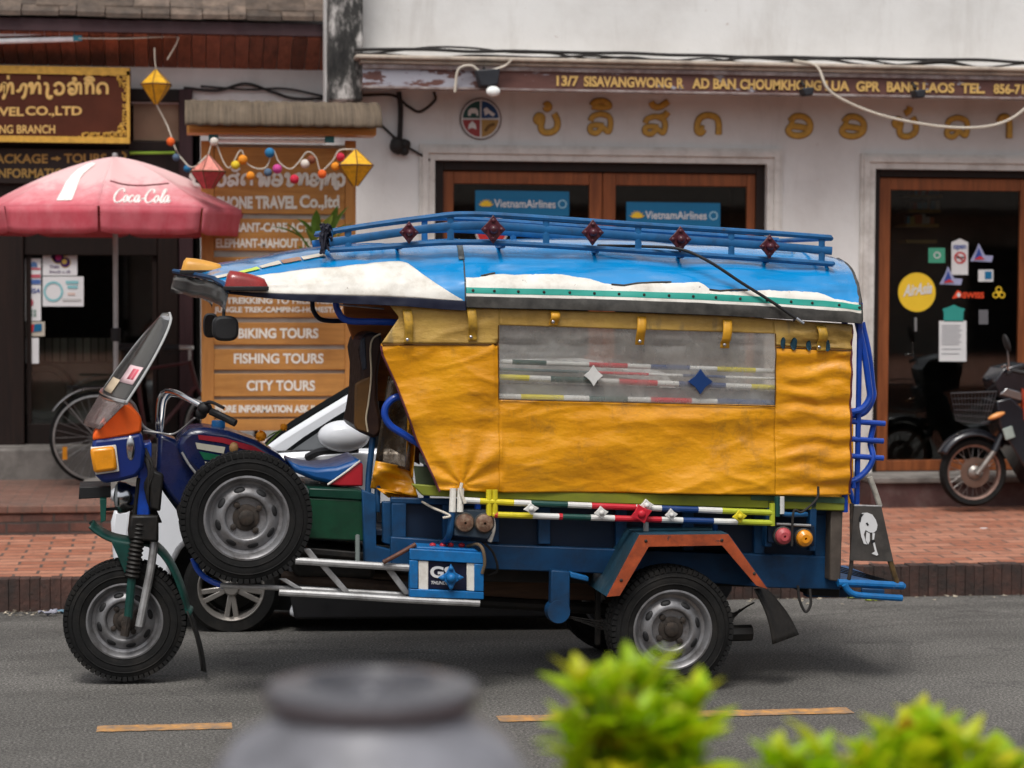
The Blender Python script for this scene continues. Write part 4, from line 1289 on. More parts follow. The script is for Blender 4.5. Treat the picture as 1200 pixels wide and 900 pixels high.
def upos(a, f):
    """a: angle, f 0..1 from apex to hem"""
    k = (a - PH) / (2 * math.pi / NP)
    fr = k - math.floor(k)
    chord = math.cos(math.pi / NP) / math.cos((fr - .5) * 2 * math.pi / NP)
    sagk = 1 - .10 * math.sin(math.pi * fr) * f * (1 - f)
    rr_ = Ru * f * (chord * .85 + .15)
    z = z_ap - (z_ap - z_hem) * (f ** 1.55 * .9 + .1 * f) - .03 * math.sin(math.pi * fr) * math.sin(math.pi * f)
    return V3((c.x + rr_ * math.cos(a), c.y + rr_ * math.sin(a), z))
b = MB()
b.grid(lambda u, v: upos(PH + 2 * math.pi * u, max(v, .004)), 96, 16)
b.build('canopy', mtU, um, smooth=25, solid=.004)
b = MB()
for k in range(NP):
    a0, a1 = PH + 2 * math.pi * (k + .012) / NP, PH + 2 * math.pi * (k + .988) / NP
    def val(u, v):
        a = a0 + (a1 - a0) * u
        p = upos(a, 1.0)
        e = min(1, min(u, 1 - u) * 9)
        dr = (.012 * math.sin(u * 25 + k) * v - .03 * v)
        q = V3((p.x - c.x, p.y - c.y, 0)).normalized()
        return V3((p.x + q.x * dr + 0, p.y + q.y * dr, p.z - (z_hem - z_val) * v * (.90 + .1 * e)))
    b.grid(val, 14, 4)
b.build('valance', mtU, um, smooth=50, solid=.004, fix=False)
b = MB()
b.tube([(c.x, c.y, ZT), (c.x, c.y, z_ap + .03)], .021, 10); b.ball((c.x, c.y, z_ap + .012), .022)
b.build('pole', mat('steel_pole', (.42, .42, .42), .4, .6), um)
MB().lathe((c.x, c.y, FY(131, 392, YU).z), Z, [(.03, -.05), (.036, -.05), (.036, .05), (.03, .05)], 16).build('collar', M['black'], um)
b = MB()
for k in range(NP):
    a = PH + 2 * math.pi * k / NP
    b.tube([upos(a, f_) + V3((0, 0, -.012)) for f_ in (.03, .3, .6, .98)], .007, 5)
    b.tube([upos(a, .55) + V3((0, 0, -.015)), V3((c.x, c.y, z_hem - .02))], .006, 5)
b.build('ribs', mat('white_rib', (.6, .6, .58), .5), um)
MB().lathe((c.x, c.y, ZT), Z, [(0, 0), (.24, 0), (.26, .04), (.24, .09), (.05, .13), (.04, .2), (0, .2)], 28).build('foot', M['concrete'], um)
# marks painted on the cloth: lettering on the front right panel, bottle on the front left one
M['faded_white'] = mat('faded_white_print', (.84, .78, .74), .8, var=.15, vs=15)
def on_cloth(px, py):
    d = ray(px, py)
    lo_, hi_ = 10.0, 0
    best = None
    t_ = (YU - Ru * 1.05 - CAM.y) / d.y
    step = .01 / d.y
    for i in range(260):
        p = CAM + d * t_
        q = p - V3((c.x, c.y, 0))
        rad = math.hypot(q.x, q.y)
        a = math.atan2(q.y, q.x)
        # height of cloth at this radius
        k = (a - PH) / (2 * math.pi / NP); fr = k - math.floor(k)
        ch = math.cos(math.pi / NP) / math.cos((fr - .5) * 2 * math.pi / NP) * .85 + .15
        f = rad / (Ru * ch)
        if f <= 1.0 and p.z <= upos(a, f).z:
            return p
        t_ += step
    return CAM + d * t_
def cloth_text(s, box, bold, shear):
    return text('lettering', s, box, on_cloth, M['faded_white'], um, V3((0, -.5, .85)), bold, shear, lift=.010)
SCR = [  # flowing script strokes, x in letter widths
 (0, 1.5, [(1.05, .95), (.95, 1.22), (.62, 1.28), (.28, .95), (.12, .45), (.30, .02), (.70, -.02), (1.05, .25)]),
 (1.05, .62, [(.62, .62), (.28, .58), (.10, .28), (.30, .0), (.62, .08), (.76, .40), (.58, .64)]),
 (1.62, .60, [(.80, .56), (.52, .66), (.18, .42), (.14, .12), (.42, -.02), (.86, .18)]),
 (2.20, .66, [(.76, .62), (.36, .62), (.10, .28), (.26, .0), (.56, .14), (.80, .60), (.72, .14), (.84, .0), (1.02, .16)]),
 (2.92, .40, [(.1, .30), (.9, .36)]),
 (3.25, 1.5, [(.92, .92), (.88, 1.18), (.60, 1.26), (.28, .95), (.12, .45), (.30, .02), (.66, -.02), (1.0, .25)]),
 (4.28, .62, [(.62, .62), (.28, .58), (.10, .28), (.30, .0), (.62, .08), (.76, .40), (.58, .64)]),
 (4.86, .55, [(.10, .10), (.55, .70), (.92, 1.22), (.62, 1.24), (.36, .60), (.34, .05), (.62, .0), (.9, .2)]),
 (5.28, .66, [(.76, .62), (.36, .62), (.10, .28), (.26, .0), (.56, .14), (.80, .60), (.72, .14), (.88, .0), (1.10, .20)]),
]
b = MB()
for (x0_, w_, pts_) in SCR:
    P_ = []
    for (u_, v_, _z) in cr([V3((u_ * (w_ if w_ < 1 else 1.0), v_, 0)) for u_, v_ in pts_], 5) if len(pts_) > 2 else [V3((pts_[0][0] * .4, pts_[0][1], 0)), V3((pts_[1][0] * .4, pts_[1][1], 0))]:
        xx = 131.5 + (x0_ + u_ + v_ * .25) * 11.2; yy = 237.5 - v_ * 12.0 + (xx - 131) * .012
        P_.append((xx, yy))
    P_ = [p[:2] for p in P_]
    b.tube([on_cloth(*p) + V3((0, -.004, .004)) for p in P_], .0088, 6)
b.build('script_lettering', M['faded_white'], um)
lf_ = [(66, 236), (72, 225), (77, 215), (84, 206), (92, 199), (101, 194), (108, 191.5)]
rt_ = [(84, 235.5), (89, 224), (91.5, 216), (95, 208), (101, 202), (107, 197), (112.5, 193)]
b = MB()
for i in range(6):
    for j in range(4):
        q_ = []
        for (di, dj) in ((0, 0), (0, 1), (1, 1), (1, 0)):
            a_, c2_ = lf_[i + di], rt_[i + di]; f_ = (j + dj) / 4
            q_.append(on_cloth(a_[0] + (c2_[0] - a_[0]) * f_, a_[1] + (c2_[1] - a_[1]) * f_) + V3((0, -.005, .008)))
        b.add(q_, [(0, 1, 2, 3)])
b.build('bottle_mark', M['faded_white'], um, smooth=0, fix=False)
b = MB(); b.tube(cr([on_cloth(x_, y_) + V3((0, -.003, .006)) for x_, y_ in ((129, 213), (145, 217), (165, 218.5), (198, 216))], 4), .006, 5)
b.build('vent_slit', mat('dark_red_shadow_seam', (.12, .015, .02), .8), um)

# plant behind the roof rack
def leaf(b, base, d, ln, wd_, up=Z, curl=.25, n=4, mi=0):
    d = d.normalized()
    s_ = d.cross(up)
    s_ = s_.normalized() if s_.length > 1e-4 else X.copy()
    nn = s_.cross(d)
    vs = []
    for i in range(n + 1):
        f = i / n
        w_ = wd_ * abs(math.sin(math.pi * min(.98, f * .9 + .08))) ** .8
        p = base + d * (ln * f) - nn * (-curl * ln * f * f) * -1
        vs += [p - s_ * w_ + nn * (w_ * .35), p, p + s_ * w_ + nn * (w_ * .35)]
    fs = []
    for i in range(n):
        a = i * 3
        fs += [(a, a + 1, a + 4, a + 3), (a + 1, a + 2, a + 5, a + 4)]
    b.add(vs, fs, mi)
def leaf_mat(name, c, c2, trans=.35):
    mt, nt, b_ = new_mat(name)
    g = nd(nt, 'ShaderNodeNewGeometry')
    r_ = ramp(nt, g.outputs['Random Per Island'], [(0, c), (.6, c), (1, c2)])
    n_ = tex(nt, 'ShaderNodeTexNoise', 20, 4, .6, coords(nt))
    cc = mix(nt, 1, r_.outputs[0], ramp(nt, n_.outputs[0], [(.3, .75), (.7, 1.25)]).outputs[0], 'MULTIPLY')
    nt.links.new(cc, b_.inputs['Base Color'])
    b_.inputs['Roughness'].default_value = .45
    out = nt.nodes['Material Output']
    tl_ = nd(nt, 'ShaderNodeBsdfTranslucent'); nt.links.new(cc, tl_.inputs[0])
    mx_ = nd(nt, 'ShaderNodeMixShader'); mx_.inputs[0].default_value = trans
    nt.links.new(b_.outputs[0], mx_.inputs[1]); nt.links.new(tl_.outputs[0], mx_.inputs[2]); nt.links.new(mx_.outputs[0], out.inputs[0])
    return mt
M['leaf_dark'] = leaf_mat('mid_green_leaf', (.10, .20, .03), (.22, .30, .05))
YP = YB - .30
pl = thing('potted_plant', 'broad-leaved green plant hung in front of the tour board', 'plant', FY(371, 340, YP))
rr = random.Random(21)
b = MB(); st_ = MB()
for (px, py, ax, ay) in ((352, 276, -.5, .9), (346, 268, -.7, .5), (362, 262, -.5, .8), (372, 283, -.3, .9), (380, 270, .2, .9), (358, 292, -.8, .3), (366, 297, -.3, .5), (385, 288, .6, .7), (378, 298, .1, .6), (390, 275, .5, .9), (350, 298, -.9, .2), (370, 268, 0, 1), (400, 262, .3, 1), (405, 270, .5, .8), (396, 265, .1, 1)):
    p = FY(px + (371 - px) * .35, py + 12, YP + rr.uniform(-.15, .15))
    leaf(b, p, V3((ax, rr.uniform(-.5, .1), ay)), rr.uniform(.17, .25), rr.uniform(.028, .045))
for k in range(5):
    q = FY(371 + rr.uniform(-8, 8), 318, YP + rr.uniform(-.04, .04))
    st_.tube(cr([q, q + V3((rr.uniform(-.05, .05), 0, .08)), FY(rr.uniform(352, 392), rr.uniform(276, 296), YP)], 5), .008, 5)
b.build('leaves', M['leaf_dark'], pl, fix=False)
st_.build('stems', mat('green_stem', (.08, .13, .03), .6), pl)
q = FY(371, 340, YP)
MB().tube([q + V3((0, .1, .12)), V3((q.x, YB - .02, q.z + .12))], .014, 8).build('wall_bracket', M['black'], pl)
MB().lathe(q, Z, [(0, 0), (.08, 0), (.105, .14), (.115, .15), (.10, .15), (.095, .13), (0, .13)], 24).build('pot', mat('terracotta', (.30, .11, .06), .8), pl)
# ================================================================== the three-wheeler
DEEP = .62
M['roof_blue'] = mat('bright_blue_roof_paint', (.0, .225, .55), .25, var=.08, vs=4, dirt=(.01, .12, .32), da=.3, ds=7, coat=1.0, bmp=.8, bs=3.0, bd=.12, bdet=2, stretch=(.55, .55, 2.2))
M['roof_blue'].node_tree.nodes['Principled BSDF'].inputs['Coat IOR'].default_value = 1.55
M['body_blue'] = mat('dull_blue_body_paint', (.006, .075, .205), .5, var=.25, vs=5, dirt=(.018, .02, .024), da=.55, ds=6, bmp=.1, chips=(.10, .06, .04), ca=.665)
M['navy'] = mat('navy_panel_paint', (.004, .022, .060), .5, var=.3, vs=5, dirt=(.012, .012, .014), da=.5, ds=5)
M['tube_blue'] = mat('royal_blue_tube_paint', (.006, .055, .36), .35, var=.2, vs=12, dirt=(.03, .03, .05), da=.35, ds=14, coat=.3, chips=(.10, .07, .05), ca=.67, cs=14)
M['rack_blue'] = mat('rack_blue_paint', (.010, .105, .27), .4, var=.25, vs=12, dirt=(.04, .05, .06), da=.45, ds=14, chips=(.06, .04, .035), ca=.65, cs=16)
M['box_blue'] = mat('battery_box_blue_paint', (.006, .13, .36), .45, var=.2, vs=12, dirt=(.05, .06, .07), da=.4, ds=16, chips=(.30, .32, .33), ca=.64, cs=14)
M['tarp'] = None
M['roof_white'] = mat('worn_white_roof_paint', (.74, .72, .66), .4, var=.1, vs=8, dirt=(.32, .26, .18), da=.5, ds=7, bmp=.2, chips=(.16, .09, .06), ca=.64, cs=10)
M['roof_green'] = mat('jade_stripe_paint', (.02, .30, .24), .4, var=.2, vs=9, dirt=(.05, .1, .09), da=.4, ds=9)
M['trim_dark'] = mat('dark_edge_trim', (.10, .095, .085), .55, var=.4, vs=14, dirt=(.02, .02, .02), da=.7, ds=10)
M['green_box'] = mat('bottle_green_paint', (.008, .085, .040), .38, var=.25, vs=7, dirt=(.012, .03, .02), da=.5, ds=5, coat=.2, chips=(.05, .07, .055), ca=.66, cs=7)
M['fork_green'] = mat('teal_green_paint', (.010, .085, .070), .45, var=.25, vs=9, dirt=(.03, .03, .025), da=.55, ds=8)
M['orange_paint'] = mat('orange_cowl_paint', (.80, .115, .012), .4, var=.12, vs=6, dirt=(.5, .12, .03), da=.3, ds=9)
M['cowl_blue'] = mat('deep_blue_cowl_paint', (.006, .032, .22), .35, var=.15, vs=6, coat=.3, dirt=(.01, .02, .06), da=.3)
M['rust_orange'] = mat('rusty_orange_fender_edge', (.34, .065, .020), .55, var=.3, vs=12, dirt=(.12, .035, .02), da=.6, ds=9, chips=(.07, .035, .03), ca=.60, cs=13)
M['amber'] = mat('amber_lamp_plastic', (.72, .27, .012), .25, var=.15, vs=20, coat=.4)
M['amber2'] = mat('dull_amber_lamp', (.62, .30, .05), .4, var=.15, vs=12)
M['red_lamp'] = mat('red_lamp_plastic', (.26, .018, .016), .25, var=.2, vs=15, coat=.4)
M['pink_lamp'] = mat('faded_red_lamp', (.42, .07, .08), .4, var=.2, vs=20)
M['brown_lamp'] = mat('muddy_lamp_glass', (.24, .13, .085), .35, var=.5, vs=25, dirt=(.5, .4, .28), da=.5, ds=30)
M['chrome'] = mat('scratched_chrome', (.62, .62, .63), .18, 1, var=.15, vs=14, dirt=(.25, .22, .2), da=.3, ds=14)
M['silver'] = mat('silver_pipe_paint', (.42, .42, .42), .42, .55, var=.25, vs=10, dirt=(.10, .075, .055), da=.55, ds=9)
M['steel_rim'] = mat('silver_steel_wheel', (.30, .30, .31), .42, .6, var=.25, vs=9, dirt=(.07, .055, .045), da=.75, ds=9)
M['rust'] = mat('rusty_hub_iron', (.060, .050, .043), .7, .3, var=.45, vs=25, dirt=(.15, .10, .07), da=.5, ds=22, bmp=.4)
M['tyre'] = mat('dusty_tyre_rubber', (.020, .020, .020), .85, var=.3, vs=7, dirt=(.065, .058, .050), da=.5, ds=6, bmp=.25, bs=40, spec=.15)
M['tyre2'] = mat('black_tyre_rubber', (.016, .016, .016), .8, var=.25, vs=9, dirt=(.045, .04, .035), da=.4, ds=6, spec=.18)
M['oil'] = mat('oily_black_iron', (.014, .013, .012), .55, var=.4, vs=12, dirt=(.05, .035, .025), da=.5, ds=9, bmp=.4)
M['rubber'] = mat('black_rubber_flap', (.020, .018, .016), .65, var=.35, vs=9, dirt=(.06, .05, .042), da=.6, ds=6)
M['plank_brown'] = wood_mat('brown_underbody_plank', (.11, .06, .035), (.05, .03, .02), 'x', 3, .7, .1)
M['head_wood'] = wood_mat('orange_brown_bulkhead', (.60, .20, .05), (.30, .09, .025), 'x', 3, .5, .1)
M['leather'] = mat('brown_vinyl', (.040, .018, .014), .4, var=.25, vs=10, dirt=(.16, .08, .03), da=.35, ds=5)
M['leather_tan'] = mat('tan_vinyl', (.20, .095, .025), .45, var=.25, vs=8, dirt=(.06, .03, .015), da=.5, ds=7)
M['piping'] = mat('cream_piping', (.50, .42, .30), .6)
M['seat_blue'] = mat('blue_seat_vinyl', (.010, .085, .28), .35, var=.12, vs=9, bmp=.1)
M['seat_red'] = mat('red_seat_vinyl', (.42, .018, .028), .35, var=.12, vs=9, bmp=.1)
M['tank_blue'] = mat('midnight_blue_tank', (.010, .022, .105), .28, var=.2, vs=7, dirt=(.05, .05, .07), da=.35, ds=9, coat=.5)
M['cream'] = mat('cream_stripe_paint', (.55, .52, .42), .45, var=.1)
M['lime'] = mat('yellow_green_board_paint', (.25, .27, .020), .5, var=.25, vs=6, dirt=(.07, .12, .05), da=.65, ds=3)
M['ornament'] = mat('maroon_star_ornament', (.105, .018, .030), .4, var=.25, vs=20, coat=.2)
def stripe(n, c): return mat(n + '_rail_paint', c, .45, var=.12, vs=15, dirt=(.2, .2, .18), da=.25, ds=12)
ST = {'w': stripe('white', (.62, .62, .60)), 'y': stripe('yellow', (.62, .52, .02)), 'g': stripe('dark_green', (.010, .085, .07)), 'r': stripe('red', (.50, .015, .03)), 'b': stripe('blue', (.010, .06, .24)), 'l': stripe('lime', (.40, .45, .03)), 't': stripe('grey_teal', (.12, .19, .20))}
M['clear'] = glass_mat('scratched_clear_plastic', (.93, .93, .92), .13, (.62, .61, .58), .10, noise_scale=60)
M['clear_tarp'] = glass_mat('cloudy_window_plastic', (.93, .93, .92), .33, (.72, .70, .65), .10, noise_scale=7)
M['beige_plastic'] = glass_mat('yellowed_window_plastic', (.93, .90, .84), .75, (.80, .77, .70), .2, noise_scale=5)
M['brown_plastic'] = glass_mat('brownish_worn_plastic', (.85, .78, .70), .55, (.22, .17, .12), .16, noise_scale=30)

tuk = thing('tuk_tuk', 'blue roofed three-wheeled tuk-tuk with yellow tarpaulin sides and a spare wheel on its flank', 'tuk-tuk', vp(560, 796, WC))
def pp(poly, w): return [vp(x_, y_, w) for x_, y_ in poly]
def side(name, poly, w0, w1, m_, parent=None, bevel=.006, smooth=35, label=None):
    return MB().prism(pp(poly, w0), A * (w1 - w0)).build(name, m_, parent or tuk, smooth=smooth, bevel=bevel, label=label)
def pt(px, py, w): return vp(px, py, w)
def pipe(name, pts, r, m_, parent=None, n=6, sm=True, seg=10):
    P = [vp(*p) for p in pts]
    return MB().tube(cr(P, n) if sm and len(P) > 2 else P, r, seg).build(name, m_, parent or tuk)

# ---- wheels
def wheel(name, px, py, w, R_, width, rim_r, steer=0, mt_=None, lugs=66, clean=0, label=None, holes=8):
    """w: lateral place of the outer face; the axle points away from us"""
    ax = -A
    if steer:
        ax = Matrix.Rotation(steer, 3, 'Z') @ ax
    c = vp(px, py, w) - ax * 0
    o = part(name, c, tuk)
    if label: o['label'] = label
    hw = width / 2
    ctr = c - ax * hw
    mt_ = mt_ or M['tyre']
    prof = [(rim_r * 1.0, -hw * .80), (rim_r * 1.10, -hw * .97), (R_ * .80, -hw * 1.06), (R_ * .93, -hw * .98), (R_ * .985, -hw * .80), (R_, -hw * .4), (R_, hw * .4), (R_ * .985, hw * .80), (R_ * .93, hw * .98), (R_ * .80, hw * 1.06), (rim_r * 1.10, hw * .97), (rim_r, hw * .80), (rim_r * .97, 0)]
    b = MB().lathe(ctr, ax, prof, 72, closed=True)
    u = (Z - ax * Z.dot(ax)).normalized(); v_ = ax.cross(u)
    for sgn in (1, -1):
        for k in range(lugs):
            q = 2 * math.pi * (k + (.5 if sgn < 0 else 0)) / lugs
            rd = u * math.cos(q) + v_ * math.sin(q); tg = -u * math.sin(q) + v_ * math.cos(q)
            b.obox(ctr + rd * (R_ * .965) + ax * (sgn * hw * .84), tg * (math.pi * R_ / lugs * .74), rd * (R_ * .036), ax * (hw * .20))
            b.obox(ctr + rd * (R_ * .992) + ax * (sgn * hw * .28), tg * (math.pi * R_ / lugs * .72), rd * (R_ * .022), ax * (hw * .22))
    for rr_ in (.86, .74):                       # moulded rings on the sidewall
        b.lathe(ctr, ax, [(R_ * rr_ - .004, hw * 1.02), (R_ * rr_, hw * 1.09), (R_ * rr_ + .004, hw * 1.02)], 64)
    b.build('tyre', mt_, o, smooth=40)
    r = rim_r
    prof = [(r * 1.06, hw * .93), (r * 1.08, hw * 1.0), (r * 1.03, hw * 1.02), (r * .97, hw * .90), (r * .92, hw * .55), (r * .84, hw * .48), (r * .78, hw * .58), (r * .66, hw * .80), (r * .58, hw * .84), (r * .54, hw * .80), (r * .50, hw * .52), (r * .30, hw * .48), (0, hw * .48)]
    b = MB().lathe(ctr, ax, prof, 64)
    for k in range(holes):
        q = 2 * math.pi * (k + .3) / holes
        rd = u * math.cos(q) + v_ * math.sin(q); tg = -u * math.sin(q) + v_ * math.cos(q)
        nn = (ax * .84 + rd * .5).normalized(); r2 = tg.cross(nn)
        b.ball(ctr + rd * (r * .725) + ax * (hw * .695), r * .145, r * .085, .006, ax=(tg, r2, nn), nu=14, nv=6, mi=1)
    b.build('rim', [M['steel_rim'], M['black']], o, smooth=50)
    b = MB()
    b.lathe(ctr, ax, [(r * .34, hw * .485), (r * .34, hw * .56), (r * .28, hw * .62), (r * .20, hw * .62), (r * .19, hw * .80), (r * .15, hw * .86), (0, hw * .86)], 28)
    for k in range(4):
        q = 2 * math.pi * (k + .4) / 4
        rd = u * math.cos(q) + v_ * math.sin(q)
        b.lathe(ctr + rd * (r * .40), ax, [(r * .085, hw * .46), (r * .085, hw * .66), (r * .05, hw * .70), (0, hw * .70)], 6)
    b.build('hub', M['rust'], o, smooth=40)
    return o
RR = 73.5 / FPX * (P0 - CAM).dot(fwd)
wheel('rear_wheel', 788.5, 738.5, 0, RR, .16, RR * .60)
wheel('rear_wheel', *(lambda p: ((p - CAM).dot(rgt) / (p - CAM).dot(fwd) * FPX + 600, 450 - (p - CAM).dot(upv) / (p - CAM).dot(fwd) * FPX))(vp(788.5, 738.5, 0) + A * 1.16), 1.16, RR, .16, RR * .60, label='far rear wheel, mostly hidden under the body')
# the front wheel stands in the middle; solve how far back so that it meets the road at its size
pF = FZ(146, 799, 0)
wF = wof(pF)
wfo = wF - .075
dF = (vp(146, 728, wfo) - CAM).dot(fwd)
RF = 71 / FPX * dF
wheel('front_wheel', 146, 728, wfo, RF, .155, RF * .585, steer=R(-4))
wheel('spare_wheel', 289, 607.5, .05, 77 / FPX * (vp(289, 607, .05) - CAM).dot(fwd), .16, 46.5 / FPX * (vp(289, 607, .05) - CAM).dot(fwd), mt_=M['tyre2'], label='spare wheel bolted flat on the flank')

# ---- roof
E_ = [(268, 343), (330, 347.5), (400, 350.5), (470, 353), (545, 357.5), (700, 361.5), (850, 367.5), (960, 373.5), (1009, 377)]
C_ = [(204, 320), (285, 303.5), (385, 288.5), (462, 284.5), (538, 282), (690, 282), (845, 286), (940, 294), (982, 304)]
WE = .05
E3 = [vp(x_, y_, WE) for x_, y_ in E_]
C3 = [vp(x_, y_, WC) for x_, y_ in C_]
def lerp_list(lst, t):
    t = max(0, min(len(lst) - 1.0001, t)); i = int(t); f = t - i
    a0, a1, a2, a3 = lst[max(0, i - 1)], lst[i], lst[i + 1], lst[min(len(lst) - 1, i + 2)]
    return .5 * ((2 * a1) + (a2 - a0) * f + (2 * a0 - 5 * a1 + 4 * a2 - a3) * f * f + (3 * a1 - a0 - 3 * a2 + a3) * f ** 3)
def tx(px):
    for i in range(len(E_) - 1):
        if px <= E_[i + 1][0]:
            return i + (px - E_[i][0]) / (E_[i + 1][0] - E_[i][0])
    return len(E_) - 1
def RS(t, h, off=0.0, far=False):
    e, c_ = lerp_list(E3, t), lerp_list(C3, t)
    g = 1 - max(0, 1 - max(0, min(1, h)) ** 2.1) ** .55
    # dents: sheet metal beaten by use
    dn = .011 * noise.noise(V3((t * 1.3, h * 8.5, 7))) * min(1, h * 2) + .006 * noise.noise(V3((t * 2.2, h * 2.5, 1))) + .003 * noise.noise(V3((t * 6, h * 5, 4)))
    p = V3((e.x + (c_.x - e.x) * g, e.y + (c_.y - e.y) * g, e.z + (c_.z - e.z) * h))
    q = max(0, h) ** 1.5
    n_ = (-A * (1 - q) + Z * (q + .15)).normalized()
    p = p + n_ * (off + dn)
    if far:
        p = p + A * (2 * (WC - wof(p)))
    return p
NT = len(E_) - 1
b = MB()
def rfull(u, v):
    if v <= .5: return RS(u * NT, v * 2)
    return RS(u * NT, (1 - v) * 2, far=True)
b.grid(rfull, 150, 48)
roof = b.build('roof', M['roof_blue'], tuk, smooth=60, solid=.012)
def band(name, x0, x1, h0, h1, m_, off, n=150, k=16, far=False):
    b = MB()
    b.grid(lambda u, v: (lambda px: RS(tx(px), h0(px) + (h1(px) - h0(px)) * v, off, far))(x0 + (x1 - x0) * u), n, k)
    return b.build(name, m_, roof, smooth=60, fix=False, solid=.003)
def pl_(pts):
    def f(x_):
        for (a, ya), (c_, yc) in zip(pts, pts[1:]):
            if x_ <= c_: return ya + (yc - ya) * (x_ - a) / (c_ - a)
        return pts[-1][1]
    return f
torn = pl_([(546, .39), (574, .41), (586, .46), (620, .455), (655, .455), (682, .42), (700, .38), (719, .335), (740, .35), (761, .37), (790, .38), (815, .40), (822, .37), (829, .315), (845, .295), (870, .32), (892, .345), (930, .355), (960, .36), (972, .29), (1004, .285)])
band('white_stripe', 546, 1004, lambda x_: .245, lambda x_: max(.25, torn(x_) + .014 * noise.noise(V3((x_ * .06, 0, 0))) + .008 * noise.noise(V3((x_ * .3, 2, 0)))), M['roof_white'], .012, 160)
band('green_stripe', 546, 1007, lambda x_: .165, lambda x_: .25, M['roof_green'], .015)
band('white_stripe', 546, 1008, lambda x_: .12, lambda x_: .17, M['roof_white'], .0145)
band('edge_trim', 546, 1009, lambda x_: -.04, lambda x_: .125 + .012 * noise.noise(V3((x_ * .04, 5, 0))), M['trim_dark'], .016)
for xs_, hs_ in (((716, 730, 745, 765, 783), (.34, .33, .365, .385, .39)), ((828, 842, 858, 872), (.31, .30, .325, .335)), ((568, 578, 586), (.42, .45, .475))):
    MB().tube([RS(tx(a_), h_, .014) for a_, h_ in zip(xs_, hs_)], .005, 5).build('torn_edge', M['trim_dark'], roof)
band('white_patch', 272, 543, lambda x_: .06, pl_([(268, .22), (282, .5), (330, .55), (400, .56), (470, .63), (480, .60), (520, .28), (543, .07)]), M['roof_white'], .012)
band('dark_edge', 268, 546, lambda x_: -.09, lambda x_: .055, mat('black_roof_edge', (.015, .02, .05), .5), .014)
tapes = [('cream_tape', 212, 250, (.60, .56, .45)), ('lime_tape', 255, 285, (.50, .62, .10)), ('cream_tape', 288, 318, (.60, .56, .45)), ('brown_tape', 322, 345, (.32, .18, .12)), ('cream_tape', 350, 368, (.60, .56, .45))]
ZF_ = Z * .012
for i, (nm, x0, x1, c_) in enumerate([('cream_tape', 0.0, .42, (.55, .50, .42)), ('lime_tape', .44, .85, (.50, .62, .10)), ('cream_tape', .88, 1.2, (.55, .5, .42)), ('brown_tape', 1.22, 1.5, (.32, .18, .12)), ('cream_tape', 1.52, 1.85, (.58, .54, .48))]):
    b = MB(); b.grid(lambda u, v: RS(x0 + (x1 - x0) * u, .62 + .09 * (x0 + (x1 - x0) * u) + .07 * v, .012), 16, 6)
    b.build(nm, mat(nm + '_paint', c_, .5), roof, smooth=60, fix=False)
b = MB()
for k in range(17):
    b.ball(RS(tx(556 + k * 28), .207, .018), .007, nu=8, nv=5)
b.build('screws', M['rust'], roof)
# seam, bracket on roof
b = MB(); b.tube([RS(tx(545), h, .006) for h in [k / 14 for k in range(15)]], .004, 5); b.build('seam', M['trim_dark'], roof)
b = MB(); b.grid(lambda u, v: RS(tx(541) + .06 * u, .66 + .3 * v, .012), 2, 6); b.build('bracket_plate', mat('grey_plate', (.16, .19, .20), .5), roof, solid=.004)
# front edge lip and rear edge lip
b = MB(); b.tube([RS(0, k / 12, .004) for k in range(13)] + [RS(0, 1 - k / 12, .004, True) for k in range(1, 13)], .012, 6); b.build('front_lip', M['body_blue'], roof)
b = MB(); b.tube([RS(NT, k / 12, .002) for k in range(13)] + [RS(NT, 1 - k / 12, .002, True) for k in range(1, 13)], .010, 6); b.build('rear_lip', M['trim_dark'], roof)
# clear visor hanging under the front edge
b = MB()
drop = (vp(268, 343, WE) - vp(268, 366, WE)).length
def visor(u, v):
    a = u * 2
    p = RS(0, a, -.01) if a <= 1 else RS(0, 2 - a, -.01, True)
    top = p.z
    zz = top - (.05 + .95 * v) * drop * (1 if True else 0)
    return V3((p.x, p.y, zz)) - L * (.02 * v)
b.grid(lambda u, v: visor(u, v), 40, 3)
b.build('visor', M['clear'], tuk, solid=.003)
# marker lamps on the roof
def pod(px0, px1, py0, py1, w, m_, label):
    a, c_ = vp(px0, py1, w), vp(px1, py1, w)
    o = part('marker_lamp', (a + c_) / 2, tuk); o['label'] = label
    ln = (c_ - a).length; ht = ln * (py1 - py0) / (px1 - px0)
    b = MB()
    n_, k = 16, 10
    def f(u, v):
        s = u
        hh = ht * (min(1, (s * 9) ** .5) if s < .12 else 1 - .55 * ((s - .12) / .88) ** 1.7) * (1 if s < .99 else .4)
        q = math.pi * v
        return a + (c_ - a) * s + A * (-math.cos(q) * .055 * (1 - .3 * abs(2 * s - 1) ** 4)) + Z * (hh * max(0, math.sin(q)) ** .7)
    b.grid(f, n_, k); b.build('lens', m_, o, fix=False)
    b = MB(); b.obox((a + c_) / 2 - Z * .006, (c_ - a) * .52, A * .062, Z * .010); b.build('base', M['black'], o, bevel=.004)
pod(263, 313, 317, 336.5, .025, M['red_lamp'], 'dark red marker lamp at the near corner of the roof')
pod(212, 261, 302, 317.5, .46, M['amber2'], 'amber marker lamp at the tip of the roof')

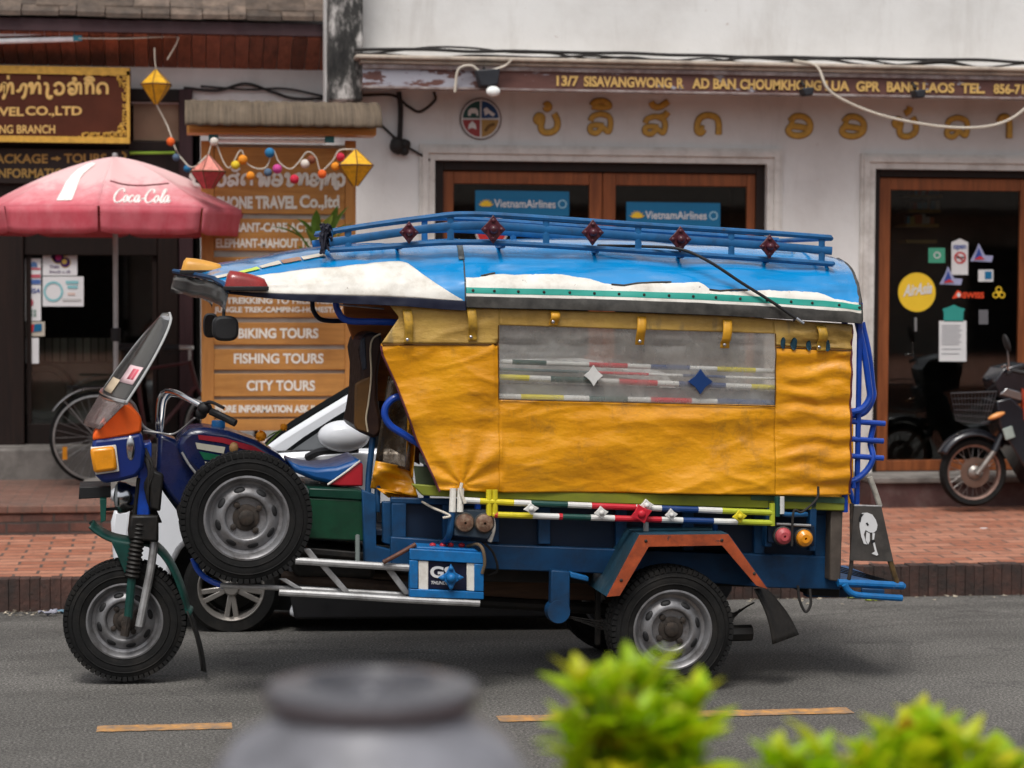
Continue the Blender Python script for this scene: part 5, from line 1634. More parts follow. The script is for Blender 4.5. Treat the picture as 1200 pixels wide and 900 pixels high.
# ---- roof rack
rk = part('roof_rack', vp(680, 285, .55), tuk)
WR = .20
def rack_side(w, dw):
    off = A * dw
    def tb(nm, pts, r, flat=None, m_=M['rack_blue']):
        MB().tube([p + off for p in cr([vp(x_, y_, WR) for x_, y_ in pts], 6)], r, 8, flat=flat).build(nm, m_, rk)
    tb('rail', [(390, 271), (440, 263), (500, 255), (540, 251), (600, 253), (760, 264), (900, 273), (974, 278.5)], .0135)
    tb('rail', [(386, 284), (440, 276.5), (500, 268), (540, 264.5), (600, 266), (760, 278), (900, 288), (975, 294)], .020, A)
    tb('rail', [(386, 293), (440, 290), (500, 285.5), (540, 284), (600, 285.5), (760, 295), (900, 304), (976, 309.5)], .0135)
    for (x_, y0, y1) in ((408, 268, 292), (528, 252, 284), (640, 256, 287), (748, 263, 294), (857, 270, 301), (963, 278, 309)):
        tb('post', [(x_, y0), (x_, y1)], .016, A)
rack_side(WR, 0); rack_side(WR, .86)
for (x_, y_) in ((391, 272), (974, 279.5), (976, 309)):
    MB().tube([vp(x_, y_, WR), vp(x_, y_, WR) + A * .86], .012, 8).build('rail', M['rack_blue'], rk)
for x_ in (470, 590, 700, 800, 900):
    y_ = pl_([(386, 294), (540, 286), (980, 310)])(x_)
    MB().tube([vp(x_, y_, WR), vp(x_, y_, WR) + A * .86], .010, 6).build('slat', M['rack_blue'], rk)
def star(b, c, rx, ry, n_, u, v_, r_in=.55, pts=4, th=.016, rot=0, mi=0):
    k = pts * 2
    ring = []
    for i in range(k):
        a = 2 * math.pi * i / k + math.pi / 2 + rot
        rr_ = 1.0 if i % 2 == 0 else r_in
        ring.append(c + u * (rx * rr_ * math.cos(a)) + v_ * (ry * rr_ * math.sin(a)))
    b.prism(ring, n_ * th, mi)
def ornament(px, py, w, r_, m_, parent, name='star_ornament', dome=True, rin=.66, asp=1.15):
    c = vp(px, py, w)
    b = MB(); star(b, c, r_, r_ * asp, -A, L, Z, rin)
    if dome:
        b.ball(c - A * .02, r_ * .38, r_ * .38, .025, ax=(L, Z, A), nu=12, nv=8)
        for q in (0, 90, 180, 270):
            b.ball(c - A * .017 + L * (r_ * .66 * math.cos(R(q))) + Z * (r_ * .7 * math.sin(R(q))), r_ * .2, r_ * .2, .008, ax=(L, Z, A), nu=8, nv=6)
    b.build(name, m_, parent, bevel=.003)
for (x_, y_, r_) in ((479, 272.5, .047), (577.5, 269, .060), (694, 272.5, .055), (796.5, 280.5, .056), (901, 289, .052)):
    ornament(x_, y_, WR - .03, r_, M['ornament'], rk)
# bundled strap and net at the front of the rack
b = MB(); rr = random.Random(8)
for k in range(9):
    b.tube(cr([vp(380 + rr.uniform(-5, 8), 262 + rr.uniform(0, 36), WR + rr.uniform(-.02, .10)) for _ in range(6)], 4), .006, 5)
b.build('tied_net', mat('black_netting', (.03, .03, .05), .8), rk)
# thin black rod slanting down over the roof
pipe('rod', [(700, 288, .30), (760, 289, .2), (797, 292, .14), (830, 306, .09), (870, 332, .05), (905, 354, .02), (934, 374, .0)], .0075, M['black'], n=6)
MB().tube([vp(933, 373, .0), vp(942, 379, -.005)], [.010, .007], 8).build('rod_tip', M['chrome'], tuk)

# ---- tarpaulin on the near side
def tarp_mat():
    mt, nt, b_ = new_mat('yellow_tarpaulin')
    o = coords(nt)
    n1 = tex(nt, 'ShaderNodeTexNoise', 2.5, 8, .65, o)
    c = ramp(nt, n1.outputs[0], [(.3, (.60, .245, .004)), (.5, (.70, .295, .004)), (.72, (.80, .37, .008))]).outputs[0]
    n2 = tex(nt, 'ShaderNodeTexNoise', 7, 8, .72, coords(nt, (1, 1, 2.5)))
    c = mix(nt, ramp(nt, n2.outputs[0], [(.54, 0), (.70, .55)]).outputs[0], c, (.42, .19, .02))
    n7 = tex(nt, 'ShaderNodeTexNoise', 3.5, 9, .75, coords(nt, (1, 1, .6)))
    c = mix(nt, ramp(nt, n7.outputs[0], [(.55, 0), (.68, .6)]).outputs[0], c, (.20, .10, .025))
    n5 = tex(nt, 'ShaderNodeTexNoise', 90, 3, .6, o)
    c = mix(nt, 1, c, ramp(nt, n5.outputs[0], [(.3, .96), (.7, 1.04)]).outputs[0], 'MULTIPLY')
    nt.links.new(c, b_.inputs['Base Color'])
    b_.inputs['Roughness'].default_value = .34
    wv = nd(nt, 'ShaderNodeTexNoise'); wv.inputs['Scale'].default_value = 220; nt.links.new(coords(nt, (1, 1, .25)), wv.inputs['Vector'])
    nb = tex(nt, 'ShaderNodeTexNoise', 9, 3, .5, coords(nt, (1, 1, 2.2)))
    ad = nd(nt, 'ShaderNodeMath', operation='MULTIPLY_ADD'); nt.links.new(wv.outputs[0], ad.inputs[0]); ad.inputs[1].default_value = .012
    nt.links.new(nb.outputs[0], ad.inputs[2])
    b_.inputs['Specular IOR Level'].default_value = .5
    bump(nt, b_, ad.outputs[0], .30, .025)
    return mt
def valance_mat():
    mt, nt, b_ = new_mat('stained_beige_valance')
    o = coords(nt)
    n1 = tex(nt, 'ShaderNodeTexNoise', 4, 8, .68, o)
    c = ramp(nt, n1.outputs[0], [(.3, (.24, .145, .03)), (.5, (.44, .27, .06)), (.7, (.56, .36, .08))]).outputs[0]
    n2 = tex(nt, 'ShaderNodeTexNoise', 3.2, 6, .6, coords(nt, (3.0, 1, 1)))
    c = mix(nt, ramp(nt, n2.outputs[0], [(.60, 0), (.72, .6)]).outputs[0], c, (.02, .05, .07))
    nt.links.new(c, b_.inputs['Base Color']); b_.inputs['Roughness'].default_value = .5
    bump(nt, b_, tex(nt, 'ShaderNodeTexNoise', 14, 5, .6, coords(nt, (1, 1, 2))).outputs[0], .4, .015)
    return mt
M['tarp'] = tarp_mat(); M['valance'] = valance_mat()
left_edge = pl_([(352, 452), (372, 468), (404, 445.5), (416, 448), (450, 464), (515, 488), (575, 514), (600, 520)])   # y -> x
WT = .075
bot = pl_([(440, 574), (520, 575), (560, 577), (700, 577.5), (850, 579), (985, 580.5), (1000, 580)])
topy = pl_([(430, 352), (545, 360), (700, 365), (850, 370), (1000, 380)])
xw0, xw1 = 585, 908
ywt, ywb = pl_([(585, 380), (908, 390)]), pl_([(585, 468), (908, 475)])
NV_T, NV_W, NV_B = 10, 22, 26
split = pl_([(430, 402), (585, 404), (586, 381), (908, 390), (909, 404), (1000, 408)])
def rip(px, py):
    d = .020 * noise.noise(V3((px / 130, py / 40, 3))) + .004 * noise.noise(V3((px / 45, py / 17, 9)))
    cz = max(.2, noise.noise(V3((px / 160, py / 70, 21))) + .5)
    # sharp creases where the sheet has been rolled and tied
    d += .008 * cz * (1 - abs(noise.noise(V3((px / 70 + py / 60, py / 26, 13))))) ** 6
    d += .006 * cz * (1 - abs(noise.noise(V3((px / 55 - py / 48, py / 40, 31))))) ** 8
    d -= .020 * abs(math.sin((px - 477) / 86 * math.pi)) * max(0, 1 - (py - 400) / 90) if py > 400 and px > 580 else 0
    if px > 905:
        k = min(1, (px - 905) / 25)
        d += .007 * k * math.sin(py / 24.0 * 2 * math.pi + noise.noise(V3((px / 40, py / 30, 0))) * 2)
    if px < 590:                                 # folds fanning from the tie at the lower left corner
        dx, dy = px - 541, 568 - py
        an = math.atan2(dy, dx)
        rr_ = math.hypot(dx, dy)
        d += .008 * math.sin(an * 9 + 1) * math.exp(-((rr_ - 60) / 60) ** 2) + .006 * math.sin((px + py * .8) / 17) * max(0, 1 - rr_ / 200)
    if py > 545:
        d += .016 * math.sin(px / 62 + math.sin(px / 31)) * (py - 545) / 35
    if 470 < py < 560:
        d += .008 * math.exp(-((py - 488 - px * .005) / 9) ** 2)
    return d
def tp(px, py, w=WT, k=1.0):
    return vp(px, py, w) - A * (rip(px, py) * k)
def tarp_part(name, x0, x1, yt, yb, nu, nv, m_, w=WT, k=1.0, edge=False, solid=.003):
    b = MB()
    def f(u, v):
        px = x0 + (x1 - x0) * u
        py = yt(px) + (yb(px) - yt(px)) * v
        if edge:
            le = left_edge(py)
            px = le + (x1 - le) * u
        return tp(px, py, w, k)
    b.grid(f, nu, nv)
    return b.build(name, m_, tp_root, smooth=70, fix=False, solid=solid)
tp_root = part('tarpaulin', vp(740, 470, WT), tuk)
tarp_part('sheet', 445, 585, lambda x_: 401, lambda x_: bot(x_), 60, 80, M['tarp'], edge=True)
tarp_part('sheet', 585, 908, ywb, bot, 110, 50, M['tarp'])
tarp_part('sheet', 908, 998, pl_([(908, 403), (998, 408)]), bot, 40, 80, M['tarp'])
tarp_part('valance', 445, 585, lambda x_: topy(x_) + .5, lambda x_: 402.5, 50, 18, M['valance'], w=WT - .006, k=.8, edge=True)
tarp_part('valance', 585, 908, topy, lambda x_: ywt(x_) + 1, 90, 10, M['valance'], w=WT - .006, k=.8)
tarp_part('valance', 908, 999, topy, pl_([(908, 404.5), (999, 409.5)]), 30, 14, M['valance'], w=WT - .006, k=.8)
tarp_part('window', 583, 910, lambda x_: ywt(x_) - 2, lambda x_: ywb(x_) + 2, 70, 24, M['clear_tarp'], w=WT + .004, k=1.0, solid=0)
# stitched edges, hems
def hem(name, pts, r, m_, w=WT - .004):
    P = []
    for (xa, ya), (xb2, yb2) in zip(pts, pts[1:]):
        for k in range(12):
            P.append(tp(xa + (xb2 - xa) * k / 12, ya + (yb2 - ya) * k / 12, w))
    P.append(tp(*pts[-1], w))
    MB().tube(P, r, 6).build(name, m_, tp_root)
M['stitch'] = mat('brown_stitching', (.13, .06, .015), .8)
M['purple_hem'] = mat('purple_hem_tape', (.16, .035, .05), .7)
hem('seam', [(584, 381), (584.5, 468), (908, 476), (909, 391)], .0028, M['stitch'], WT - .010)
hem('hem', [(446, 405), (448, 416), (464, 450), (488, 515), (515, 576)], .0055, M['purple_hem'])
hem('hem', [(998.5, 381), (997, 480), (997, 578)], .005, M['purple_hem'])
hem('seam', [(448, 404), (583, 404)], .003, M['stitch']); hem('seam', [(910, 407), (997, 411)], .003, M['stitch'])
# straps over the valance
M['strap'] = mat('gold_webbing_strap', (.47, .27, .03), .45, var=.3, vs=20, dirt=(.05, .06, .05), da=.55, ds=14)
M['strap2'] = mat('yellow_webbing_strap', (.60, .30, .02), .45, var=.2, vs=20)
for (x_, y0, y1, m_) in ((477, 363, 402, M['strap']), (552, 361, 399, M['strap']), (648, 364, 381, M['strap2']), (750, 371, 404, M['strap2']), (850, 375, 408, M['strap2']), (961, 381, 411, M['strap'])):
    b = MB()
    def f(u, v):
        py = y0 + (y1 - y0) * v
        bow = -.020 * math.sin(math.pi * min(1, v * 1.2)) - .018
        return vp(x_ - 5.2 + 10.4 * u + 1.2 * math.sin(v * 3 + x_), py, WT) - A * (rip(x_, py) * .8 - bow)
    b.grid(f, 3, 14)
    b.build('strap', m_, tp_root, smooth=60, fix=False, solid=.004)
    MB().ball(tp(x_, y1 - 4, WT - .028), .009, .009, .006, ax=(L, Z, A)).build('stud', M['chrome'], tp_root)
# blue ink marks on the valance
M['ink'] = mat('smeared_blue_ink', (.012, .07, .11), .6, var=.4, vs=30)
for (x_, y_, rx, ry) in ((918, 402, 3, 7), (931, 403, 4, 7.5), (970, 405, 3.5, 7), (949, 405, 3, 6)):
    k = 14; b = MB()
    b.add([tp(x_ + rx * math.cos(2 * math.pi * i / k), y_ + ry * math.sin(2 * math.pi * i / k), WT - .0125, .8) for i in range(k)], [tuple(range(k))])
    b.build('ink_mark', M['ink'], tp_root, smooth=0, fix=False)
# tie at the lower left corner
pipe('tie_rope', [(541, 566, .05), (540, 576, .04), (545, 590, .03)], .008, M['white_cable'], tp_root)
pipe('tie_rope', [(490, 585, .25), (505, 594, .15), (527, 604, .04), (519, 607, .03)], .006, M['white_cable'], tp_root)
pipe('tie_rope', [(959, 570, .05), (957, 585, .04), (940, 600, .03), (930, 600, .02), (928, 640, .02)], .006, M['cable'], tp_root)
# folded back curtain at the front
cu = part('front_curtain', vp(465, 540, .3), tuk)
def curtain(nm, L_, R_, m_, nv=14, nu=10):
    b = MB()
    def f(u, v):
        lx_, rx_ = L_(v), R_(v)
        p = (lx_[0] + (rx_[0] - lx_[0]) * u, lx_[1] + (rx_[1] - lx_[1]) * u)
        return vp(*p, .30 - .03 * math.sin(u * 5 + v * 3) - .02 * noise.noise(V3((u * 4, v * 5, 1))))
    b.grid(f, nu, nv)
    b.build(nm, m_, cu, smooth=70, fix=False, solid=.003)
lf = lambda a, c_: (lambda v: (a[0] + (c_[0] - a[0]) * v, a[1] + (c_[1] - a[1]) * v))
curtain('clear_sheet', lf((455, 440), (440, 540)), lf((484, 455), (480, 552)), M['brown_plastic'])
curtain('yellow_cloth', lf((440, 540), (434, 572)), lf((480, 548), (490, 583)), M['tarp'])
curtain('yellow_cloth', lf((441, 572), (455, 583)), lf((490, 580), (488, 589)), M['tarp'])
curtain('yellow_edge', lf((478, 470), (476, 552)), lf((488, 500), (484, 560)), M['tarp'])

# ---- inside: far rails, benches, far cloth, floor, bulkhead
ins = part('cabin', vp(740, 500, WC), tuk)
def seg_rail(name, y_at, w, segs, r, parent):
    b = MB(); mats_, idx = [], {}
    for (x0, x1, k) in segs:
        if k not in idx:
            idx[k] = len(mats_); mats_.append(ST[k])
        b.tube([vp(x0, y_at(x0), w), vp(x1, y_at(x1), w)], r, 10, idx[k], cap=True)
    return b.build(name, mats_, parent)
far = 1.0
far = .115
seg_rail('striped_rail', pl_([(540, 422), (1000, 438)]), far, [(560, 600, 'w'), (600, 640, 'g'), (640, 690, 'w'), (690, 735, 'r'), (735, 762, 'w'), (762, 808, 'b'), (808, 840, 'w'), (840, 885, 'y'), (885, 930, 'w')], .012, ins)
seg_rail('striped_rail', pl_([(540, 440), (1000, 458)]), far, [(560, 620, 'y'), (620, 645, 'w'), (645, 700, 'g'), (700, 725, 'w'), (725, 770, 'r'), (770, 795, 'w'), (795, 850, 'b'), (850, 880, 'w'), (880, 930, 'y')], .014, ins)
seg_rail('striped_rail', pl_([(540, 431), (1000, 447)]), far, [(700, 760, 'r'), (760, 800, 'w'), (800, 850, 'b'), (560, 700, 't'), (850, 930, 'w')], .007, ins)
seg_rail('striped_rail', pl_([(540, 464), (1000, 475)]), .11, [(540, 610, 'w'), (610, 660, 'y'), (660, 690, 'w'), (690, 735, 'g'), (735, 762, 'w'), (762, 810, 'r'), (810, 840, 'w'), (840, 920, 'b')], .016, ins)
b = MB(); star(b, vp(695, 440, far - .03), .045, .05, -A, L, Z, .6); b.build('star_ornament', ST['w'], ins)
b = MB(); star(b, vp(820, 447, far - .03), .06, .06, -A, L, Z, .6); b.build('star_ornament', ST['b'], ins)
side('backrest', [(545, 447), (990, 461), (990, 474), (545, 461)], .14, .17, mat('grey_vinyl', (.30, .30, .30), .4, var=.1), ins)
MB().grid(lambda u, v: vp(520 + 470 * u, 372 + 90 * v + 14 * u, 1.20), 20, 8).build('far_window', M['beige_plastic'], ins, fix=False)
side('far_cloth', [(505, 462), (1000, 478), (1000, 590), (515, 580)], 1.20, 1.205, M['tarp'], ins, bevel=0)
for w0, w1 in ((.16, .42), (.86, 1.14)):
    side('bench', [(500, 535), (990, 548), (990, 560), (500, 547)], w0, w1, mat('green_bench_vinyl', (.07, .10, .05), .5, var=.2), ins)
side('floor', [(440, 620), (985, 640), (985, 648), (440, 628)], .27, .90, M['navy'], ins)
side('bulkhead', [(402, 352), (478, 356), (478, 470), (440, 470), (404, 372)], .62, .65, M['head_wood'], ins)
side('bulkhead', [(446, 404), (478, 404), (500, 470), (492, 545), (448, 520), (444, 470)], .66, .69, mat('dark_red_board', (.12, .03, .015), .5, var=.3), ins)
side('side_board', [(485, 546), (520, 548), (520, 575), (488, 571)], .16, .17, mat('mouldy_green_board', (.07, .095, .05), .6, var=.3, vs=12), ins, bevel=0)
# posts holding the roof
for (x_, w) in ((560, .12), (990, .12), (500, .40), (560, 1.16), (990, 1.16), (478, 1.10)):
    MB().tube([vp(x_, 365, w), vp(x_, 600, w)], .016, 8).build('roof_post', M['tube_blue'], tuk)

# ---- lower body
side('side_panel', [(458, 584), (985, 597), (985, 660), (458, 645)], .25, .28, M['navy'], bevel=0)
bf = part('body_frame', vp(740, 640, .2), tuk)
side('sill_beam', [(565, 638), (985, 653), (985, 691), (903, 689), (700, 672), (568, 667)], .20, .248, M['body_blue'], bf)
side('sill_beam', [(458, 629), (566, 636), (566, 668), (458, 662)], .205, .247, M['body_blue'], bf)
side('top_beam', [(458, 583), (985, 596), (985, 604), (458, 590)], .215, .2485, M['body_blue'], bf)
for (x0, x1) in ((459, 476), (519, 529), (577, 585), (631, 645), (722, 735), (800, 813), (884, 896), (955, 968)):
    y0, y1 = 590 + (x0 - 458) * .026, 630 + (x0 - 458) * .045
    side('rib', [(x0, y0), (x1, y0), (x1, y1), (x0, y1)], .212, .2475, M['body_blue'], bf, bevel=.004)
side('lime_board', [(482, 567), (518, 570), (700, 577), (990, 583), (990, 599), (700, 590), (495, 581)], .10, .13, M['lime'], bf)
side('lime_board', [(880, 580), (990, 584), (990, 590), (880, 586)], .095, .0985, mat('mossy_green_paint', (.06, .13, .075), .6, var=.4, vs=9), bf, bevel=0)
# striped hand rails along the flank, with stars
hr = part('hand_rail', vp(740, 600, .05), tuk)
WH = .045
ru, rl = pl_([(540, 586), (585, 588.5), (910, 601)]), pl_([(575, 603), (910, 613)])
seg_rail('rail', ru, WH, [(541, 562, 'w'), (562, 602, 'y'), (602, 622, 'w'), (622, 665, 'g'), (665, 693, 'w'), (693, 745, 'r'), (745, 775, 'w'), (775, 818, 'b'), (818, 846, 'w'), (846, 906, 'l')], .0145, hr)
seg_rail('rail', rl, WH, [(577, 624, 'y'), (624, 655, 'w'), (655, 692, 'g'), (692, 720, 'w'), (720, 775, 'r'), (775, 800, 'w'), (800, 836, 'b'), (836, 864, 'w'), (864, 906, 'l')], .0145, hr)
for xs_ in ((573, 580), ):
    for x_ in xs_:
        MB().tube([vp(x_, 574, WH), vp(x_, 604, WH)], .014, 8).build('upright', ST['y'], hr)
for x_, y0, y1, k in ((905, 590, 616, 'l'), (911, 582, 605, 'g'), (916, 582, 602, 'w')):
    MB().tube([vp(x_, y0, WH), vp(x_, y1, WH)], .014, 8).build('upright', ST[k], hr)
for x_, k in ((757, 'w'), (838, 'b')):
    y_ = rl(x_)
    MB().tube([vp(x_, y_, WH), vp(x_, y_ + 18, WH + .05)], .013, 8).build('upright', ST[k], hr)
for (x_, y_, r_, k, as_) in ((622, 596, .038, 'w', .8), (704, 600.5, .036, 'w', .9), (751, 602, .055, 'r', .9), (757, 592, .036, 'w', .9), (786, 603, .032, 'w', 1.0), (866, 605, .037, 'y', .9)):
    b = MB(); c = vp(x_, y_, WH - .035 if k != 'w' or x_ != 757 else WH - .02)
    star(b, c, r_, r_ * as_, -A, L, Z, .62, rot=.3 if k == 'r' else .1)
    b.ball(c - A * .018, r_ * .36, r_ * .36, .014, ax=(L, Z, A), nu=12, nv=8)
    b.build('star_ornament', ST[k], hr, bevel=.003)
for x_ in (579, 655):
    MB().tube([vp(x_, rl(x_), WH), vp(x_ + 4, rl(x_ + 4), WH)], .0155, 8).build('red_band', ST['r'], hr)
# pair of muddy round lamps and the two tail lamps
def round_lamp(px, py, w, r_, m_, label, parent, dome=.02):
    c = vp(px, py, w)
    o = MB().lathe(c, -A, [(r_ * 1.12, -.05), (r_ * 1.12, .002), (r_ * 1.0, .008)], 28).build('lamp', M['trim_dark'], parent, label=label)
    MB().lathe(c, -A, [(r_ * 1.0, .004), (r_ * .9, .004 + dome * .6), (r_ * .5, .004 + dome), (r_ * .14, .004 + dome), (r_ * .12, .0), (0, 0)], 28).build('lens', m_, o)
lp = part('lamp_bracket', vp(555, 615, .05), tuk)
side('plate', [(532, 597), (574, 598), (577, 604), (577, 625), (572, 632), (532, 628)], .05, .10, mat('dark_blue_grey_plate', (.045, .07, .10), .5, var=.3, vs=12), lp)
for x_, c_ in ((531, M['roof_white']), (540, M['roof_white'])):
    pipe('tube', [(x_, 572, .06), (x_ - 1, 600, .05)], .016, c_, lp)
pipe('tube', [(530, 600, .05), (527, 625, .055), (522, 634, .12), (517, 638, .2)], .016, M['body_blue'], lp)
pipe('tube', [(576, 600, .06), (578, 618, .06), (574, 634, .08)], .012, M['roof_white'], lp)
round_lamp(544.5, 612.5, .045, .044, M['brown_lamp'], 'muddy round side lamp', lp); round_lamp(567.5, 613, .045, .044, M['brown_lamp'], 'muddy round side lamp beside its twin', lp)
tl_ = part('tail_lamp_bracket', vp(930, 620, .05), tuk)
side('plate', [(900, 612), (955, 616), (955, 640), (900, 636)], .07, .09, M['navy'], tl_)
round_lamp(917.5, 628, .05, .042, M['pink_lamp'], 'faded red tail lamp', tl_, .03); round_lamp(942, 630.5, .05, .042, M['amber'], 'orange tail lamp', tl_, .03)
pipe('bar', [(910, 614, .06), (950, 616, .06)], .007, M['silver'], tl_); pipe('bar', [(915, 600, .05), (922, 603, .05), (946, 603, .06)], .012, M['rack_blue'], tl_)
side('post', [(899, 585), (905, 585), (905, 641), (896, 641)], .10, .16, M['body_blue'], tl_); side('post', [(950, 585), (958, 585), (956, 646), (948, 646)], .10, .16, M['body_blue'], tl_)
# battery box
bx = part('battery_box', vp(525, 675, .04), tuk)
wb = .03
for poly in ([(480, 643), (567, 648), (567, 661), (480, 656)], [(480, 690), (567, 694), (567, 702.5), (480, 700)], [(480, 656.3), (490, 657), (490, 690), (480, 689.8)], [(556, 660.6), (567, 661.3), (567, 693.5), (556, 693)]):
    side('frame', poly, wb, wb + .05, M['box_blue'], bx, bevel=.004)
side('frame', [(481, 645), (566, 650), (566, 700), (481, 697)], wb + .20, wb + .22, M['box_blue'], bx)
bt_ = side('battery', [(491, 656), (556, 660), (556, 693), (491, 690)], wb + .02, wb + .19, mat('navy_battery_case', (.012, .016, .05), .4), bx)
for (x0, x1) in ((490.5, 502), (547, 556.5)):
    side('clamp', [(x0, 657), (x1, 657.5), (x1, 693), (x0, 692)], wb + .008, wb + .018, M['roof_white'], bx, bevel=.003)
text('lettering', 'GS', (504, 663, 531, 677, 1), lambda x_, y_: vp(x_, y_, wb + .018), white_ink, bt_, -A, .04)
text('lettering', 'THUNDER', (505, 680.5, 528, 684.5, 1), lambda x_, y_: vp(x_, y_, wb + .018), white_ink, bt_, -A, .02, .2)
ornament(528, 676.5, wb - .005, .062, M['box_blue'], bx, rin=.5, asp=1.05)
side('lid', [(490, 640.5), (556, 643.5), (562, 647), (484, 643)], wb + .03, wb + .19, M['box_blue'], bx)
b = MB()
for x_ in (507, 519, 528, 541):
    b.ball(vp(x_, 639, wb + .1), .016, .016, .012)
b.build('cap', flat_col('red_cap', (.40, .02, .03)), bx)
pipe('cable', [(548, 640, .12), (560, 638, .05), (566, 645, .02), (568, 660, .02), (565, 672, .03)], .008, mat('tan_cable', (.20, .14, .08), .7), bx)
pipe('cable', [(567, 636, .1), (578, 648, .12), (583, 668, .15), (572, 674, .2)], .006, M['cable'], bx)
# drop bracket, planks and running gear below the sill
side('drop_bracket', [(646, 668), (668, 670), (668, 716), (645, 714)], .14, .20, M['body_blue'])
MB().lathe(vp(655, 717, .135), -A, [(0, .0), (.055, .0), (.058, -.01), (.058, -.07), (0, -.07)], 20).build('bracket_eye', M['body_blue'], tuk)
side('spring_shackle', [(668, 670), (690, 676), (690, 682), (668, 677)], .15, .20, M['box_blue'])
side('under_plank', [(566, 662), (700, 668), (700, 704), (566, 702)], .60, .64, M['plank_brown'])
b = MB()
for k in range(4):
    b.tube(cr([vp(652 + k * 10, 720 + k * 3, .17), vp(720, 730 + k * 3.5, .17), vp(786, 732 + k * 4, .17), vp(850, 722 + k * 3, .17), vp(884 - k * 8, 706 + k * 4, .17)], 5), .010, 6, flat=Z)
b.build('leaf_spring', M['oil'], tuk)
cw = vp(788.5, 738.5, 0)
b = MB(); b.tube([cw + A * .1, cw + A * 1.1], .035, 12); b.ball(cw + A * .6, .12); b.tube([cw + A * .6, cw + A * .6 - L * 1.0 + Z * .08], .03, 10)
b.build('axle', M['oil'], tuk)
b = MB(); b.obox(cw + A * .3 - L * .3 + Z * .05, L * .012, A * .012, Z * .16); b.build('shock_absorber', M['oil'], tuk); b = MB(); b.tube([cw + A * .17 + L * .12 - Z * .05, cw + A * .17 + L * .44 - Z * .05], .04, 8)
b.build('exhaust_box', M['oil'], tuk)
side('chassis_rail', [(480, 662), (985, 676), (985, 690), (480, 680)], .42, .48, M['oil']); side('chassis_rail', [(480, 662), (985, 676), (985, 690), (480, 680)], .80, .86, M['oil'])
# rear mudguard
mg = part('mudguard', vp(800, 626, -.05), tuk)
out_ = [(711, 699), (749, 627), (853, 626), (899, 690)]
wo = -.055
op = [vp(x_, y_, wo) for x_, y_ in out_]
b = MB()
for i in range(3):
    p, q = op[i], op[i + 1]
    b.add([p, q, q + A * .40, p + A * .40], [(0, 1, 2, 3)])
b.build('sheet', mat('blue_grey_mudguard', (.018, .085, .14), .5, var=.35, vs=6, dirt=(.05, .06, .06), da=.6, ds=4), mg, smooth=0, solid=.006, fix=False)
inn = [(726, 698), (760, 640.5), (846, 639), (886, 686)]
ip = [vp(x_, y_, wo - .003) for x_, y_ in inn]
op2 = [p - A * .003 for p in op]
b = MB()
for i in range(3):
    b.add([op2[i], op2[i + 1], ip[i + 1], ip[i]], [(0, 1, 2, 3)])
b.build('edge', M['rust_orange'], mg, smooth=0, solid=.008, fix=False)
b = MB()
for (x_, y_) in ((757, 634), (846, 633), (884, 672), (728, 680)):
    b.ball(vp(x_, y_, wo - .008), .008, .008, .005, ax=(L, Z, A))
b.build('bolts', M['rust'], mg)
b = MB()
b.grid(lambda u, v: vp(884 + 14 * u + v * (21 + 16 * u), 690 + v * (65 - 11 * u), .16 * u - .01) + L * (.02 * math.sin(v * 3)), 6, 10)
b.build('mud_flap', M['rubber'], mg, solid=.008, fix=False)

# ---- rear end: corner post, step, ladder tubes, side plate
side('corner_post', [(974, 598), (988, 598), (985, 682), (972, 680)], .12, .20, mat('rusty_grey_post', (.13, .105, .085), .7, var=.3, vs=9, dirt=(.05, .035, .03), da=.5))
side('dark_void_panel', [(945, 596), (986, 598), (984, 700), (945, 697)], .30, .92, M['oil'])  # black block put in for the shaded void behind the corner post
sp_ = part('rear_step', vp(1020, 690, .1), tuk)
pipe('tube', [(982, 683, .1), (1010, 684, .1), (1058, 686.5, .1)], .019, M['box_blue'], sp_)
pipe('tube', [(990, 685, .05), (994, 692, .05), (1003, 697, .05), (1025, 699, .05), (1057, 701, .05)], .016, M['box_blue'], sp_)
pipe('tube', [(1058, 686.5, .1), (1058, 686.5, 1.12)], .016, M['box_blue'], sp_)
pipe('tube', [(982, 683, 1.12), (1058, 686.5, 1.12)], .016, M['box_blue'], sp_)
side('plate', [(985, 684), (1056, 688), (1056, 691), (985, 688)], .12, .94, M['box_blue'], sp_)
side('plate', [(1010, 689), (1037, 690.5), (1037, 698), (1010, 697)], .08, .10, M['body_blue'], sp_)
side('support', [(945, 688), (1000, 690), (1000, 700), (945, 700)], .40, .46, M['body_blue'], sp_)
spl = part('side_plate', vp(1022, 625, .08), tuk)
side('sheet', [(1001, 593), (1033, 594), (1047, 658), (996, 657)], .085, .095, mat('stained_grey_plate', (.075, .068, .062), .6, var=.35, vs=9, dirt=(.18, .15, .13), da=.45, ds=7), spl, bevel=0)
pipe('bar', [(1019, 559, .1), (1025, 575, .1), (1031, 593, .1)], .014, mat('chipped_grey_bar', (.33, .31, .27), .5, var=.4, vs=16, dirt=(.2, .1, .03), da=.6), spl)
pipe('bar', [(1043, 657, .1), (1051, 683, .1)], .014, mat('rust_yellow_bar', (.15, .09, .03), .6, var=.6, vs=22), spl)
pipe('bar', [(998, 590, .1), (998, 656, .1), (994, 682, .1)], .010, M['rust'], spl); pipe('bar', [(1001, 592.5, .09), (1033, 593.5, .09)], .006, M['silver'], spl)
def pmark(pts, m_, lift=.004):
    return MB().add([vp(x_, y_, .085) - A * lift for x_, y_ in pts], [tuple(range(len(pts)))]).build('mark', m_, spl, smooth=0, fix=False)
pmark([(1007, 605), (1010, 601), (1016, 600.5), (1022, 603), (1026, 609), (1028, 615), (1027, 621), (1024, 624), (1019, 624), (1014, 621), (1012, 626), (1014, 634), (1016, 638), (1012, 637), (1009, 629), (1007, 618)], white_ink)
